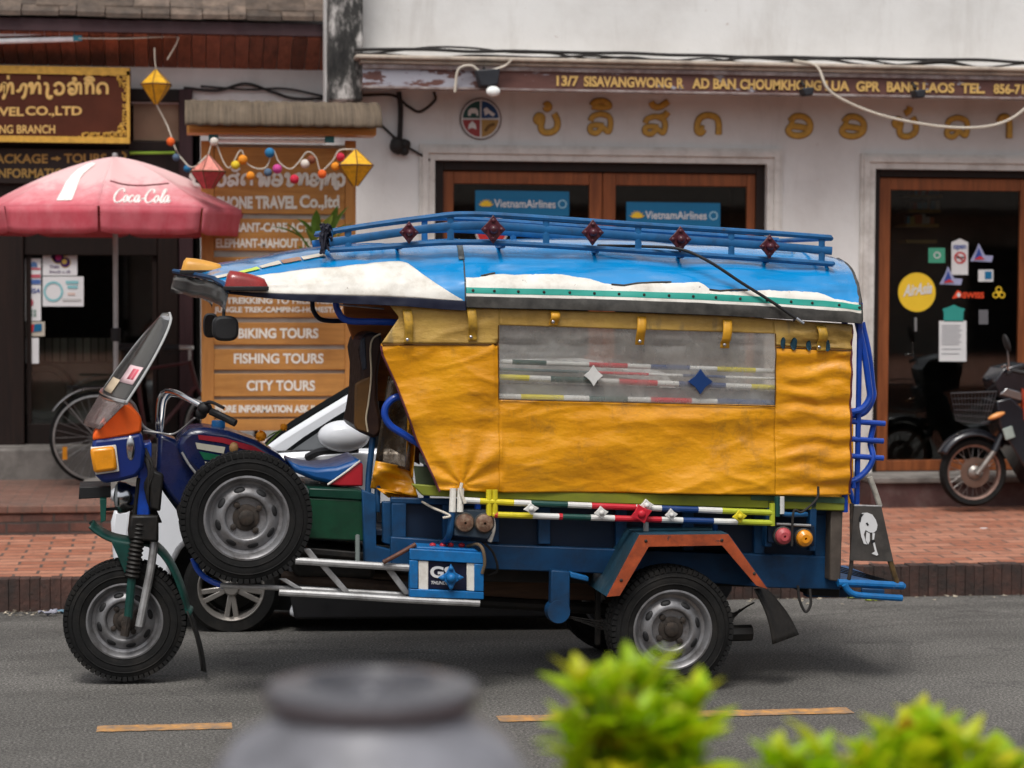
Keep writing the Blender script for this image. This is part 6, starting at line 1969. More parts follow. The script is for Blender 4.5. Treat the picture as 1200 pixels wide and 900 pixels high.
pmark([(1015, 623), (1019, 625), (1019, 634), (1017, 638), (1014, 633)], white_ink); pmark([(1022, 624), (1025, 625), (1024, 632), (1027, 645), (1029, 650), (1027, 651), (1021, 648.5), (1025, 646), (1022, 634)], white_ink)
pmark([(1006, 607), (1008, 602), (1012, 602), (1009, 606), (1008, 612), (1006, 611)], M['black'], .006); pmark([(1020, 633), (1024, 632), (1025, 635), (1021, 637)], M['black'], .006); pmark([(1014, 613), (1016, 612), (1018, 615), (1016, 616)], M['black'], .006)
for k, w in enumerate((.10, .16)):
    pipe('rear_tube', [(1005 + k * 5, 378, w), (1013 + k * 5, 415, w), (1018 + k * 4, 450, w), (1019 + k * 4, 466, w), (1010 + k * 3, 479 + k * 4, w), (996, 483 + k * 5, w)], .016, M['tube_blue'])
for y_, ln in ((495.5, 1037), (516, 1035), (536, 1035)):
    pipe('rear_rung', [(992, y_ - 2, .12), (ln, y_ + 1, .12)], .0135, M['tube_blue'])
pipe('rear_tube', [(1024, 497, .14), (1020, 518, .14), (1023, 535, .12), (1018, 548, .12), (1006, 560, .12), (994, 565, .12)], .015, M['tube_blue'])
pipe('rear_tube', [(1000, 560, .12), (1000, 572, .12)], .013, M['tube_blue'])
MB().tube([RS(NT, .3), vp(1004, 600, .15)], .014, 8).build('rear_post', M['tube_blue'], tuk); MB().tube([RS(NT, .3, 0, True), vp(1004, 600, 1.12)], .014, 8).build('rear_post', M['tube_blue'], tuk)
for k in range(4):
    pipe('cord', [(983, 664 + k * 2, .3), (1045, 681 + k, .12)], .003, M['cable'], sp_)

pipe('loose_cable', [(935, 686, .15), (937, 703, .14), (944, 717, .13), (950, 708, .13), (949, 690, .15)], .007, M['cable'])
# ---- driver's place
MB_ = part('driver_seat', vp(383, 555, WC), tuk)
side('cushion', [(339, 541), (352, 546), (372, 549), (395, 547), (412, 541), (421, 537), (425, 543), (425, 569), (398, 569), (368, 563), (346, 554)], .32, .78, M['seat_blue'], MB_, bevel=.022)
side('red_panel', [(386, 568), (423, 541.5), (425.5, 545), (425.5, 570), (398, 570)], .312, .788, M['seat_red'], MB_, bevel=.008)
pipe('piping', [(384, 568, .308), (404, 554, .308), (422, 540, .308)], .005, M['roof_white'], MB_)
sb = part('seat_box', vp(400, 600, .25), tuk)
side('box', [(362, 583), (434, 586), (434, 635), (358, 631)], .25, .85, M['green_box'], sb, bevel=.008)
side('lid', [(362, 572), (420, 574), (436, 583), (434, 587), (362, 582.5)], .242, .86, mat('dark_green_lid', (.006, .065, .04), .35, var=.25, vs=7), sb, bevel=.006)
br = part('backrest', vp(432, 455, WC), tuk)
bprof = [(424, 395), (430, 391), (440, 389), (447, 393), (449, 402), (446, 420), (443, 440), (443, 470), (447, 490), (448, 503), (444, 511), (438, 514), (418, 505), (415, 498), (418, 485), (422, 460), (423, 430), (420, 410)]
side('pad', bprof, .30, .80, M['leather'], br, bevel=.02)
side('pad_face', [(416, 450), (424, 445), (436, 440), (433, 470), (430, 492), (432, 508), (418, 504), (415, 498)], .294, .32, M['leather_tan'], br, bevel=.008)
side('worn_patch', [(423, 397), (428, 395), (430, 432), (425, 434), (422, 415)], .293, .32, mat('blue_grey_vinyl', (.05, .06, .085), .4, var=.4, vs=14), br, bevel=.006)
pipe('piping', [(446, 391, .294), (437, 397, .294), (434, 410, .293), (435, 440, .293), (432, 470, .29), (429, 490, .29), (431, 506, .29)], .0045, M['piping'], br)
for (x0, x1) in ((437, 432), (448, 443)):
    pipe('seat_post', [(x0, 512, .35), (x1, 560, .33), (x1 - 1, 600, .30)], .015, M['body_blue'])
pipe('grab_rail', [(366, 350, .9), (367, 363, .9), (374, 373, .9), (386, 376, .9), (408, 376, .9)], .012, mat('navy_tube_paint', (.008, .012, .04), .4))
pipe('grab_rail', [(393, 350, .2), (395, 362, .2), (402, 373, .2), (414, 376.5, .2), (440, 377, .2), (468, 378, .2)], .016, M['tube_blue'])
pipe('grab_rail', [(478, 465, .14), (463, 466, .14), (453, 475, .14), (451, 487, .14), (458, 499, .14), (475, 510, .14), (500, 526, .14)], .017, M['tube_blue'])
pipe('grab_rail', [(421, 456, .85), (413, 462, .85), (411, 475, .85), (416, 484, .85)], .012, mat('navy_tube_paint', 0))
pipe('wire', [(396, 357, .3), (450, 362, .3)], .004, M['silver'])
# frame around the driver's floor
side('floor_frame', [(424, 574), (441, 580), (441, 600), (441, 640), (482, 650), (482, 668), (427, 660)], .22, .27, M['body_blue'])
side('floor_frame', [(448, 588), (460, 588), (460, 640), (448, 636)], .26, .30, M['body_blue'])
side('floor_plate', [(340, 640), (480, 652), (480, 660), (340, 648)], .27, .85, M['oil'])
side('kick_board', [(441, 590), (458, 590), (458, 640), (441, 638)], .60, .64, mat('grey_kick_board', (.22, .23, .25), .6, var=.3))
ft = part('foot_rails', vp(430, 690, .05), tuk)
pipe('pipe', [(346, 657, .06), (400, 660.5, .06), (481, 665.5, .06)], .0175, M['silver'], ft)
pipe('pipe', [(327, 694, .04), (400, 698, .04), (480, 703, .04), (562, 707, .04)], .0165, M['silver'], ft)
pipe('pipe', [(258, 686, .10), (330, 689, .10), (475, 697, .10)], .013, M['silver'], ft)
pipe('pipe', [(226, 654, .12), (232, 668, .12), (244, 679, .12), (262, 687, .11)], .014, M['tube_blue'], ft)
for (x0, y0, x1, y1) in ((359, 643, 371, 658), (379, 663, 406, 694), (456, 667, 478, 697), (331, 678, 350, 690)):
    dx = 4.5
    side('strut', [(x0 - dx, y0), (x0 + dx, y0), (x1 + dx, y1), (x1 - dx, y1)], .07, .085, M['silver'], ft, bevel=.003)
pipe('post', [(419, 628, .22), (419, 660, .1)], .012, mat('grey_green_post', (.16, .19, .18), .5), ft)
pipe('lever', [(449, 659, .03), (466, 650, .04), (487, 638, .06)], .011, mat('rusty_lever', (.16, .06, .035), .6, var=.4, vs=20), ft)
b = MB()
for (pts, r_) in (([(330, 676, .5), (400, 682, .45), (470, 688, .45)], .03), ([(345, 668, .6), (420, 672, .6), (480, 676, .6)], .025)):
    b.tube(cr([vp(*p) for p in pts], 5), r_, 10)
b.build('exhaust', mat('rusty_exhaust', (.075, .048, .035), .7, var=.4, vs=15), tuk)
side('engine', [(335, 630), (440, 640), (440, 680), (345, 676)], .42, .80, M['oil'], bevel=.03)
side('engine', [(240, 560), (345, 572), (345, 640), (300, 650), (225, 640), (205, 600)], .45, .70, M['oil'], bevel=.04)
# tank, neck and steering stand in the middle of the vehicle
DW = wfo - .475
vp_side, w_true, wfo = vp, wfo, .475
vp = lambda x_, y_, w=0.0: vp_side(x_, y_, w + DW)
tk = part('fuel_tank', vp(270, 530, WC), tuk)
tprof = [(206, 522), (212, 511), (222, 503), (240, 501), (268, 505), (300, 516), (328, 533), (343, 548), (342, 562), (300, 556), (262, 556), (238, 566), (226, 552), (214, 540)]
side('tank', tprof, .38, .73, M['tank_blue'], tk, bevel=.035)
def stripe_on(poly, m_): side('stripe', poly, .376, .383, m_, tk, bevel=0)
stripe_on([(232, 509.5), (262, 513), (298, 523), (330, 542), (327, 545.5), (296, 529.5), (261, 519), (233, 515)], mat('crimson_stripe', (.33, .016, .03), .4))
stripe_on([(229, 518.5), (264, 524), (262, 531.5), (231, 526)], M['cream']); stripe_on([(233.5, 529), (258, 533.5), (252, 539.5), (239, 538.5)], mat('green_stripe_paint', (.012, .20, .09), .4)); stripe_on([(240, 541), (248, 542), (243, 548)], M['cream'])
MB().lathe(vp(256, 501, WC), Z, [(0, .035), (.03, .035), (.034, .028), (.034, -.01)], 20).build('cap', M['box_blue'], tk)
pipe('cable', [(213, 530, .36), (222, 545, .36), (234, 560, .36)], .006, M['silver'], tk)
MB().ball(vp(274, 525, .2), .022, .02, .028).build('knob', mat('tan_knob', (.30, .16, .06), .5), tuk)
side('neck', [(186, 508), (205, 515), (232, 545), (245, 560), (238, 588), (216, 602), (196, 578), (183, 560)], .44, .67, M['tank_blue'], bevel=.02)
side('neck_frame', [(196, 540), (240, 590), (300, 640), (330, 670), (310, 676), (230, 630), (190, 575)], .50, .60, M['navy'], bevel=.01)
# steering: column, fork, handlebar
fk = part('fork', vp(150, 680, WC), tuk)
side('column', [(163, 520), (178, 518), (176, 606), (160, 606)], .44, .62, M['tube_blue'], fk, bevel=.01)
side('yoke', [(153, 604), (186, 604), (186, 636), (150, 632)], .40, .68, M['oil'], fk, bevel=.012)
side('yoke', [(176, 550), (192, 556), (188, 600), (176, 596)], .40, .66, M['oil'], fk, bevel=.012)
wn_ = wfo - .045
for side_w, nm in ((wn_, 'near'), (wfo + .21, 'far')):
    P = cr([vp(163, 618, side_w), vp(160, 640, side_w), vp(155, 676, side_w)], 10)
    rads = [.036 + .007 * (i % 2) for i in range(len(P))]
    P2, R2 = [], []
    n_ = 26
    a_, c_ = vp(164, 612, side_w), vp(154.5, 677, side_w)
    for i in range(n_ + 1):
        P2.append(a_ + (c_ - a_) * (i / n_)); R2.append(.038 if i % 2 else .029)
    MB().tube(P2, R2, 14).build('spring', M['oil'], fk, smooth=60)
    pipe('lower_leg', [(155, 672, side_w), (150, 725, side_w)], .021, M['fork_green'], fk)
    pipe('link', [(181, 634, side_w + .02), (176, 670, side_w + .01), (163, 734, side_w)], .021, M['silver'], fk)
    pipe('axle_clamp', [(150, 722, side_w), (146, 745, side_w)], .022, M['rust'], fk)
MB().tube([vp(147, 733, wn_ - .02), vp(147, 733, wn_ - .02) + A * .32], .02, 10).build('axle', M['rust'], fk)
ff = part('front_mudguard', vp(180, 650, WC), tuk)
gp = [(104, 618), (112, 625), (128, 634), (150, 639), (172, 640), (188, 651), (201, 671), (211, 696), (216, 716), (223, 722)]
gc = cr([vp(x_, y_, wfo - .02) for x_, y_ in gp], 4)
b = MB()
def fg(u, v):
    t = u * (len(gc) - 1); i = min(int(t), len(gc) - 2); p = gc[i] + (gc[i + 1] - gc[i]) * (t - i)
    cmp_ = max(0, math.sin(math.pi * v))
    tg = (gc[i + 1] - gc[i]).normalized(); nrm_ = tg.cross(A).normalized()
    nrm_ = -nrm_ if nrm_.z < 0 else nrm_
    return p + A * (.20 * v) + nrm_ * (.03 * cmp_ ** .6)
b.grid(fg, 40, 10); b.build('sheet', M['fork_green'], ff, smooth=60, solid=.008)
side('cheek', [(130, 634), (158, 640), (153, 665), (146, 672), (138, 652)], wfo - .022, wfo - .015, M['fork_green'], ff)
b = MB(); b.grid(lambda u, v: vp(219 + 5 * u + 17 * v + 3 * math.sin(v * 3), 716 + 70 * v + 2 * u, wfo - .03 + .22 * u), 3, 8); b.build('mud_flap', M['rubber'], ff, solid=.008)
hb = part('handlebar', vp(210, 470, .3), tuk)
pipe('bar', [(186, 512, .50), (185, 490, .46), (187, 468, .42), (194, 459, .40), (206, 460, .35), (222, 468, .28), (240, 478, .22)], .0125, M['chrome'], hb)
pipe('bar', [(188, 512, .62), (190, 490, .66), (193, 470, .72), (201, 462, .76), (216, 466, .85), (238, 474, .95)], .0125, M['chrome'], hb)
pipe('grip', [(247, 482, .20), (262, 489, .17), (276, 496, .14)], .018, M['black'], hb)
b = MB(); b.ball(vp(240, 478, .22), .035, .04, .03); b.ball(vp(236, 484, .24), .028, .03, .03); b.tube(cr([vp(236, 476, .24), vp(246, 471, .16), vp(262, 478, .10)], 4), .008, 6)
b.build('control', M['black'], hb)
pipe('cable', [(168, 505, .45), (185, 507, .42), (205, 508, .42), (228, 490, .26)], .005, M['silver'], hb)
pipe('cable', [(152, 470, .5), (158, 476, .5), (168, 500, .5), (190, 510, .5)], .008, M['silver'], hb)
# cowl with indicator, clear shield
cw_ = part('cowl', vp(140, 520, WC), tuk)
side('lower', [(109, 515.5), (150, 510), (166.5, 507), (170, 530), (168.5, 548), (160, 559), (141, 564), (121, 567), (111, 556), (107, 530)], .37, .62, M['cowl_blue'], cw_, bevel=.018)
side('upper', [(108, 516.5), (109, 510), (119, 493), (138, 474), (147, 472), (156, 478), (163, 486), (166, 492), (166, 506.5), (150, 511)], .375, .615, M['orange_paint'], cw_, bevel=.012)
il = part('indicator', vp(121, 540, .36), tuk)
side('lens', [(105, 526), (134, 523), (138, 551), (110, 555)], .325, .40, M['amber'], il, bevel=.016)
side('bezel', [(106, 524.5), (136, 521.5), (140, 552.5), (112, 556.5)], .348, .42, M['roof_white'], il, bevel=.004)
MB().ball(vp(153, 525, .37), .022, .06, .012, ax=(L, Z, A)).build('chrome_trim', M['chrome'], cw_)
hl = part('headlight', vp(146, 582, .5), tuk)
MB().lathe(vp(140, 583, .55), -L, [(0, -.10), (.05, -.09), (.075, -.03), (.08, .0), (.075, .01)], 24).build('shell', M['chrome'], hl)
MB().lathe(vp(140, 583, .55), -L, [(.074, .0), (.06, .02), (.0, .03)], 24).build('lens', mat('lamp_glass', (.6, .62, .62), .1), hl)
side('bracket', [(93, 571), (130, 570), (130, 583), (92, 585)], .50, .80, M['black'], bevel=.004)
side('plate', [(117, 585), (125, 585), (124, 610), (118, 613)], .42, .80, mat('teal_number_plate', (.012, .12, .09), .5), bevel=.003)
pipe('stay', [(124, 597, .5), (150, 595, .5), (165, 593, .5)], .008, M['black'])
pipe('stay', [(163, 560, .45), (158, 600, .45), (155, 620, .45)], .012, M['oil'])
b = MB(); rr = random.Random(6)
for k in range(7):
    b.tube(cr([vp(165 + rr.uniform(-4, 8), 525 + k * 2, .42), vp(176 + rr.uniform(-4, 4), 548 + rr.uniform(-5, 5), .40), vp(172 + rr.uniform(-5, 5), 580 + rr.uniform(-8, 8), .42), vp(180 + rr.uniform(-5, 12), 612, .5)], 5), .006, 5)
b.build('wiring', M['cable'], tuk)
wsd = part('windshield', vp(160, 420, WC), tuk)
base_n, base_f, apex = vp(148, 472, .30), vp(121, 457, .84), vp(199, 367, .57)
b = MB()
def shield(u, v):
    n_ = base_n + (apex - base_n) * v; f_ = base_f + (apex - base_f) * v
    wid = math.sqrt(max(0, 1 - v ** 2.2)) if v > 0 else 1
    mid = (base_n + base_f) / 2 + (apex - (base_n + base_f) / 2) * v
    hwv = (base_n - base_f) / 2 * wid
    p = mid + hwv * (1 - 2 * u)
    return p + L * (.05 * (1 - (2 * u - 1) ** 2) * -1 * (1 - v * .3))
b.grid(shield, 16, 24); b.build('shield', M['clear'], wsd, smooth=60, solid=.004)
b = MB(); b.tube([shield(0, k / 20) for k in range(21)] + [shield(1, 1 - k / 20) for k in range(1, 21)], .006, 6); b.build('rim', mat('clear_edge', (.45, .46, .46), .3), wsd)
b = MB(); b.tube([shield(k / 12, 0) for k in range(13)], .012, 8); b.build('clamp_strip', M['chrome'], wsd)
lowp = [vp(117, 503, .34), vp(101, 492, .82)]
b = MB()
def lower_flap(u, v):
    t_ = shield(u, 0); e = lowp[0] + (lowp[1] - lowp[0]) * u - L * (.04 * (1 - (2 * u - 1) ** 2))
    return t_ + (e - t_) * v
b.grid(lower_flap, 12, 6); b.build('flap', glass_mat('pinkish_clear_plastic', (.95, .82, .80), .38, (.62, .50, .48), .1, noise_scale=25), wsd, solid=.004)
def shield_mark(nm, u0, u1, v0, v1, m_):
    b = MB(); b.grid(lambda u, v: shield(u0 + (u1 - u0) * u, v0 + (v1 - v0) * v) - L * .006 - A * .003, 3, 3); b.build(nm, m_, wsd, solid=.002)
shield_mark('sticker', .06, .34, .20, .40, flat_col('pinkish_card', (.70, .50, .52))); shield_mark('sticker', .10, .22, .25, .37, flat_col('rose_red_ink', (.60, .10, .14))); shield_mark('sticker', .34, .62, .06, .22, flat_col('tan_card', (.50, .40, .28)))
vp, wfo = vp_side, w_true
# mirror under the roof
mr_ = part('side_mirror', vp(262, 384, .05), tuk)
def oval(x0, x1, y0, y1, w, n=24, pw=3.0):
    out = []
    for i in range(n):
        a = 2 * math.pi * i / n
        ca, sa = math.cos(a), math.sin(a)
        out.append(((x0 + x1) / 2 + (x1 - x0) / 2 * math.copysign(abs(ca) ** (2 / pw), ca), (y0 + y1) / 2 + (y1 - y0) / 2 * math.copysign(abs(sa) ** (2 / pw), sa)))
    return pp(out, w)
MB().prism(oval(249, 280, 370, 400, .05), A * .05).build('housing', M['black'], mr_, bevel=.014)
MB().prism(oval(238, 256, 367, 396, .10), A * .03).build('housing', M['black'], mr_, bevel=.006)
MB().prism(oval(239.5, 254, 369, 394, .092), A * .009).build('glass', mat('mirror_glass', (.75, .78, .80), .05, 1, var=.02), mr_)
pipe('stem', [(262, 372, .09), (263, 350, .10), (262, 342, .12)], .008, M['black'], mr_)
DEEP = 1.0
# ================================================================== white car parked behind
YCR = FZ(271, 745, -.03).y
AC = V3((math.sin(R(6)), math.cos(R(6)), 0)); LC = V3((math.cos(R(6)), -math.sin(R(6)), 0))
KC = FZ(271, 745, -.03)
def K(px, py, d=0.0): return on_plane(px, py, KC + AC * d, AC)
car = thing('parked_car', 'white hatchback parked along the kerb behind the tuk-tuk', 'car', K(500, 745, .7))
cwid = min(1.55, YK - .14 - YCR)
M['car_white'] = mat('white_car_paint', (.74, .76, .80), .18, var=.03, coat=.8)
M['car_glass'] = mat('dark_car_glass', (.010, .011, .012), .5, var=.1, spec=.0)
M['car_black'] = mat('black_car_trim', (.018, .018, .02), .5, var=.2)
cx, cy = 271, 689
def arc(cx, cy, r_, a0, a1, n=14): return [(cx + r_ * math.cos(R(a0 + (a1 - a0) * i / n)), cy - r_ * math.sin(R(a0 + (a1 - a0) * i / n))) for i in range(n + 1)]
low = [(140, 690), (132, 660), (129, 612), (136, 588), (152, 574), (205, 552), (300, 533), (420, 526), (850, 532), (862, 600), (858, 690), (845, 712)] + arc(752, 692, 66, -18, 198)[::1] + [(620, 722), (345, 724)] + arc(cx, cy, 74, -27, 190) + [(150, 700)]
def cpoly(poly, d0, d1): return MB().prism([K(x_, y_, d0) for x_, y_ in poly], AC * (d1 - d0))
cpoly(low, 0, cwid).build('body', M['car_white'], car, bevel=.03)
cpoly([(184, 618), (352, 618), (352, 716), (184, 708)], .24, cwid - .05).build('wheel_well', M['car_black'], car, smooth=0)
cpoly([(336, 640), (690, 644), (690, 724), (345, 726), (340, 700)], -.02, .3).build('sill_cladding', M['car_black'], car, bevel=.015)
cpoly([(815, 650), (862, 650), (858, 692), (845, 714), (818, 716)], -.02, .3).build('sill_cladding', M['car_black'], car, bevel=.015)
gh = [(298, 534), (330, 510), (372, 484), (425, 452), (470, 434), (540, 422), (680, 420), (780, 436), (846, 532)]
cpoly(gh, .07, cwid - .07).build('cabin', M['car_white'], car, bevel=.03)
# side glass and windscreen sheets
cpoly([(328, 533), (356, 512), (392, 489), (428, 468), (470, 448), (540, 436), (680, 434), (770, 448), (812, 530)], .062, .068).build('side_window', M['car_glass'], car, smooth=0)
cpoly([(336, 532), (362, 514), (392, 494), (396, 531)], .058, .061).build('quarter_panel', mat('grey_quarter_panel', (.16, .17, .18), .4), car, smooth=0)
wpl = [K(x_, y_, .07) for x_, y_ in ((301, 532), (330, 510), (372, 484), (423, 453.5))]
wd2 = cwid - .30
b = MB()
for p_, q_ in zip(wpl, wpl[1:]):
    nn_ = AC.cross(q_ - p_).normalized()
    nn_ = nn_ if nn_.z > 0 else -nn_
    o_ = AC * .08 + nn_ * .004
    b.prism([p_ + o_, q_ + o_, q_ + o_ + AC * wd2, p_ + o_ + AC * wd2], nn_ * .006)
b.build('windscreen', M['car_glass'], car, smooth=0)
MB().tube([K(318, 531, .052), K(440, 527, .052), K(600, 528, .052)], .012, 6).build('window_trim', M['car_black'], car)
mc = K(403, 511, -.13)
MB().ball(mc, .145, .085, .088, nu=20, nv=12).build('mirror', M['car_white'], car, bevel=0)
MB().tube(cr([K(360, 536, .0), K(372, 530, -.05), K(385, 528, -.10), K(420, 526, -.12)], 4), [.02, .022, .024, .024] * 4 if False else .022, 8).build('mirror_foot', M['car_black'], car)
cpoly([(134, 600), (131, 640), (134, 640), (150, 632), (150, 600)], -.004, .1).build('bumper_corner', M['car_white'], car, bevel=.01)
MB().ball(K(148, 580, .10), .10, .12, .055, ax=(X, Yv, Z)).build('headlight', mat('car_headlight_glass', (.55, .57, .60), .08, .3), car)
# alloy wheels
def alloy(px, py):
    c = K(px, py, .02); Rw = 57 / FPX * (c - CAM).dot(fwd)
    o = part('wheel', c, car)
    b = MB().lathe(c, -AC, [(Rw * .66, -.18), (Rw * .9, -.19), (Rw, -.15), (Rw, -.03), (Rw * .9, .01), (Rw * .68, .005), (Rw * .66, -.02)], 56, closed=True)
    b.build('tyre', M['tyre'], o)
    b = MB().lathe(c, -AC, [(Rw * .69, .008), (Rw * .67, .012), (Rw * .62, -.01), (Rw * .60, -.12)], 56)
    b.lathe(c, -AC, [(0, .0), (Rw * .15, .0), (Rw * .18, -.02)], 24)
    for k in range(5):
        for da in (-9, 9):
            q = R(72 * k + 18 + 36 + da)
            rd = LC * math.cos(q) + Z * math.sin(q); tg = Z * math.cos(q) - LC * math.sin(q)
            b.prism([c + rd * (Rw * .12) - tg * (Rw * .05) + -AC * -.012, c + rd * (Rw * .12) + tg * (Rw * .05) + -AC * -.012, c + rd * (Rw * .64) + tg * (Rw * .055) + -AC * -.012, c + rd * (Rw * .64) - tg * (Rw * .055) + -AC * -.012], AC * .03)
    b.build('rim', mat('bronze_grey_alloy', (.34, .32, .30), .35, .7, var=.1), o, bevel=.004)
    MB().lathe(c, -AC, [(0, -.11), (Rw * .5, -.11), (Rw * .52, -.14), (Rw * .6, -.14)], 32).build('brake_disc', M['oil'], o)
alloy(271, 689); alloy(752, 690)
# marigolds tucked behind the tank
fl = thing('marigold', 'two orange marigolds with a green leaf tucked behind the tuk-tuk fuel tank', 'flower', vp(312, 520, .6))
rr = random.Random(3)
for (x_, y_, r_) in ((306, 511, .028), (332.5, 500.5, .019)):
    b = MB(); c = vp(x_, y_, .6)
    b.ball(c, r_ * .92)
    for k in range(34):
        d_ = V3((rr.gauss(0, 1), rr.gauss(0, 1), rr.gauss(0, 1))).normalized()
        leaf(b, c + d_ * r_ * .75, d_, r_ * .4, r_ * .22, n=2)
    b.build('bloom', mat('orange_petal', (.85, .30, .005), .6), fl, fix=False)
b = MB(); leaf(b, vp(312, 514, .6), vp(330, 500, .6) - vp(312, 514, .6), .10, .018)
b.tube([vp(300, 522, .6), vp(306, 512, .6)], .006, 5); b.tube([vp(312, 522, .6), vp(332, 501, .6)], .005, 5)
b.build('leaf', mat('pale_green_leaf', (.20, .30, .06), .5), fl, fix=False)

# ------------------------------------------------------------------ bottles on the roof rack
M['bottle'] = glass_mat('clear_bottle_plastic', (.90, .95, .97), .22, (.65, .70, .75), .08)
for k, (x0, x1, y_, cap_, lab) in enumerate(((862, 884, 294, (.02, .30, .55), 'small clear water bottle with a blue cap lying on the roof rack'), (886, 930, 292, (.7, .7, .7), 'large clear plastic water bottle lying at the rear of the roof rack'))):
    a, c_ = vp(x0, y_ + 2, .42), vp(x1, y_ + 3, .42)
    o = thing('water_bottle', lab, 'bottle', (a + c_) / 2, 'bottles on the roof rack')
    d_ = (c_ - a); ln = d_.length; r_ = .028 + .014 * k
    MB().lathe(a, d_, [(0, .03), (r_ * .35, .03), (r_ * .4, .05), (r_, .09), (r_, ln * .45), (r_ * .93, ln * .48), (r_, ln * .52), (r_, ln - .01), (r_ * .8, ln), (0, ln)], 20).build('bottle', M['bottle'], o)
    MB().lathe(a, d_, [(0, 0), (r_ * .42, 0), (r_ * .42, .035), (0, .035)], 14).build('cap', mat('bottle_cap_%d' % k, cap_, .4), o)

# ------------------------------------------------------------------ bicycle against the tour board
YBK = FZ(105, 568.5, ZT).y
bk = thing('bicycle', 'old maroon bicycle with a silver mudguard leaning by the tour board', 'bicycle', (FY(150, 560, YBK).x, YBK, ZT))
def B(px, py, d=0.0): return FY(px, py, YBK + d)
Rb = 54.5 / FPX * (B(113, 513) - CAM).dot(fwd)
M['bike_paint'] = mat('maroon_bicycle_paint', (.075, .022, .025), .4, var=.3, vs=12, dirt=(.1, .07, .06), da=.4)
def bike_wheel(px, py, d, yaw_=0, lab=None):
    c = B(px, py, d)
    ax = Matrix.Rotation(yaw_, 3, 'Z') @ NB
    o = part('wheel', c, bk)
    MB().lathe(c, ax, [(Rb * .93, -.018), (Rb, 0), (Rb * .93, .018), (Rb * .915, 0)], 64, closed=True).build('tyre', M['tyre2'], o)
    MB().lathe(c, ax, [(Rb * .885, -.014), (Rb * .925, -.012), (Rb * .925, .012), (Rb * .885, .014), (Rb * .875, 0)], 64, closed=True).build('rim', mat('dull_alloy_rim', (.42, .42, .41), .35, .7, var=.2, vs=12), o)
    b = MB(); u = (Z - ax * Z.dot(ax)).normalized(); v_ = ax.cross(u)
    for k in range(32):
        q = 2 * math.pi * k / 32; q2 = q + (.5 if k % 2 else -.5)
        b.tube([c + ax * (.025 if k % 4 < 2 else -.025) + (u * math.cos(q2) + v_ * math.sin(q2)) * .025, c + (u * math.cos(q) + v_ * math.sin(q)) * (Rb * .88)], .0022, 4, cap=False)
    b.tube([c - ax * .05, c + ax * .05], .022, 10)
    b.build('spokes', mat('steel_spoke', (.40, .40, .40), .35, .8), o)
    return c, o
c1, o1_ = bike_wheel(113, 513, 0)
MB().obox(B(76, 531, -.02), X * .018, Yv * .006, Z * .05).build('reflector', M['amber'], o1_)
c2, _o = bike_wheel(258, 506, .30, R(-35))
b = MB()
gp_ = [c1 + V3((math.cos(R(a)) * (Rb * 1.07), 0, math.sin(R(a)) * (Rb * 1.07))) for a in range(148, 40, -6)]
def fgd(u, v):
    t = u * (len(gp_) - 1); i = min(int(t), len(gp_) - 2); p = gp_[i] + (gp_[i + 1] - gp_[i]) * (t - i)
    rad_ = (p - c1).normalized()
    return p + Yv * ((v - .5) * .055) + rad_ * (.012 * math.sin(math.pi * v))
b.grid(fgd, 40, 6)
b.build('mudguard', mat('silver_mudguard', (.45, .45, .45), .3, .8, var=.2, vs=14), bk, solid=.002)
MB().tube([c1 + V3((0, -.04, 0)), gp_[3] + V3((0, -.03, 0))], .004, 5).build('stay', M['silver'], bk)
seat_t, bb_, head_t, head_b = B(158, 425, .02), B(172, 520, .08), B(222, 425, .22), B(230, 452, .25)
b = MB()
for p, q, r_ in ((seat_t, bb_, .016), (bb_, head_b, .018), (seat_t + Z * -.06, head_t, .014), (head_t + Z * .02, head_b, .02), (c1 + Yv * -.06, bb_, .010), (c1 + Yv * .06, bb_, .010), (c1 + Yv * -.06, seat_t, .009), (c1 + Yv * .06, seat_t, .009), (head_b, c2 + Yv * -.05, .012), (head_b, c2 + Yv * .06, .012)):
    b.tube([p, q], r_, 8)
b.build('frame', M['bike_paint'], bk)
b = MB()
def sad(u, v): 
    a = math.pi * v
    w_ = .10 - .07 * u
    return seat_t + Z * .10 + X * (u * .25 - .12) + Yv * (-math.cos(a) * w_) + Z * (math.sin(a) * .045)
b.grid(sad, 10, 8); b.tube([seat_t, seat_t + Z * .1], .012, 8); b.build('saddle', M['black'], bk, solid=.012)
b = MB(); hb0 = head_t + Z * .12
b.tube([head_t, hb0], .012, 8); b.tube(cr([hb0 + Yv * .26 - X * .12, hb0 + Yv * .2 + X * .02, hb0, hb0 - Yv * .2 + X * .02, hb0 - Yv * .27 - X * .12], 6), .011, 8)
b.build('handlebar', mat('worn_chrome_bar', (.5, .5, .5), .3, .9), bk)
b = MB(); b.tube([hb0 - Yv * .26 - X * .08, hb0 - Yv * .28 - X * .20], .017, 8); b.tube([hb0 + Yv * .25 - X * .08, hb0 + Yv * .27 - X * .20], .017, 8); b.tube(cr([hb0 - Yv * .22, hb0 - Yv * .26 - X * .1 - Z * .03, hb0 - Yv * .25 - X * .17 - Z * .05], 4), .006, 5)
b.build('grips', M['black'], bk)
b = MB(); b.lathe(bb_ + Yv * -.05, NB, [(.085, 0), (.095, .002), (.095, .006), (.085, .008)], 32, closed=True); b.tube([bb_ - Yv * .06, bb_ - Yv * .06 + V3((.1, 0, -.13))], .009, 6); b.tube([bb_ + Yv * .06, bb_ + Yv * .06 - V3((.1, 0, -.13))], .009, 6)
b.obox(bb_ - Yv * .11 + V3((.1, 0, -.13)), X * .04, Yv * .04, Z * .01)
b.build('crank', mat('grimy_crank', (.12, .11, .10), .5, .6), bk)
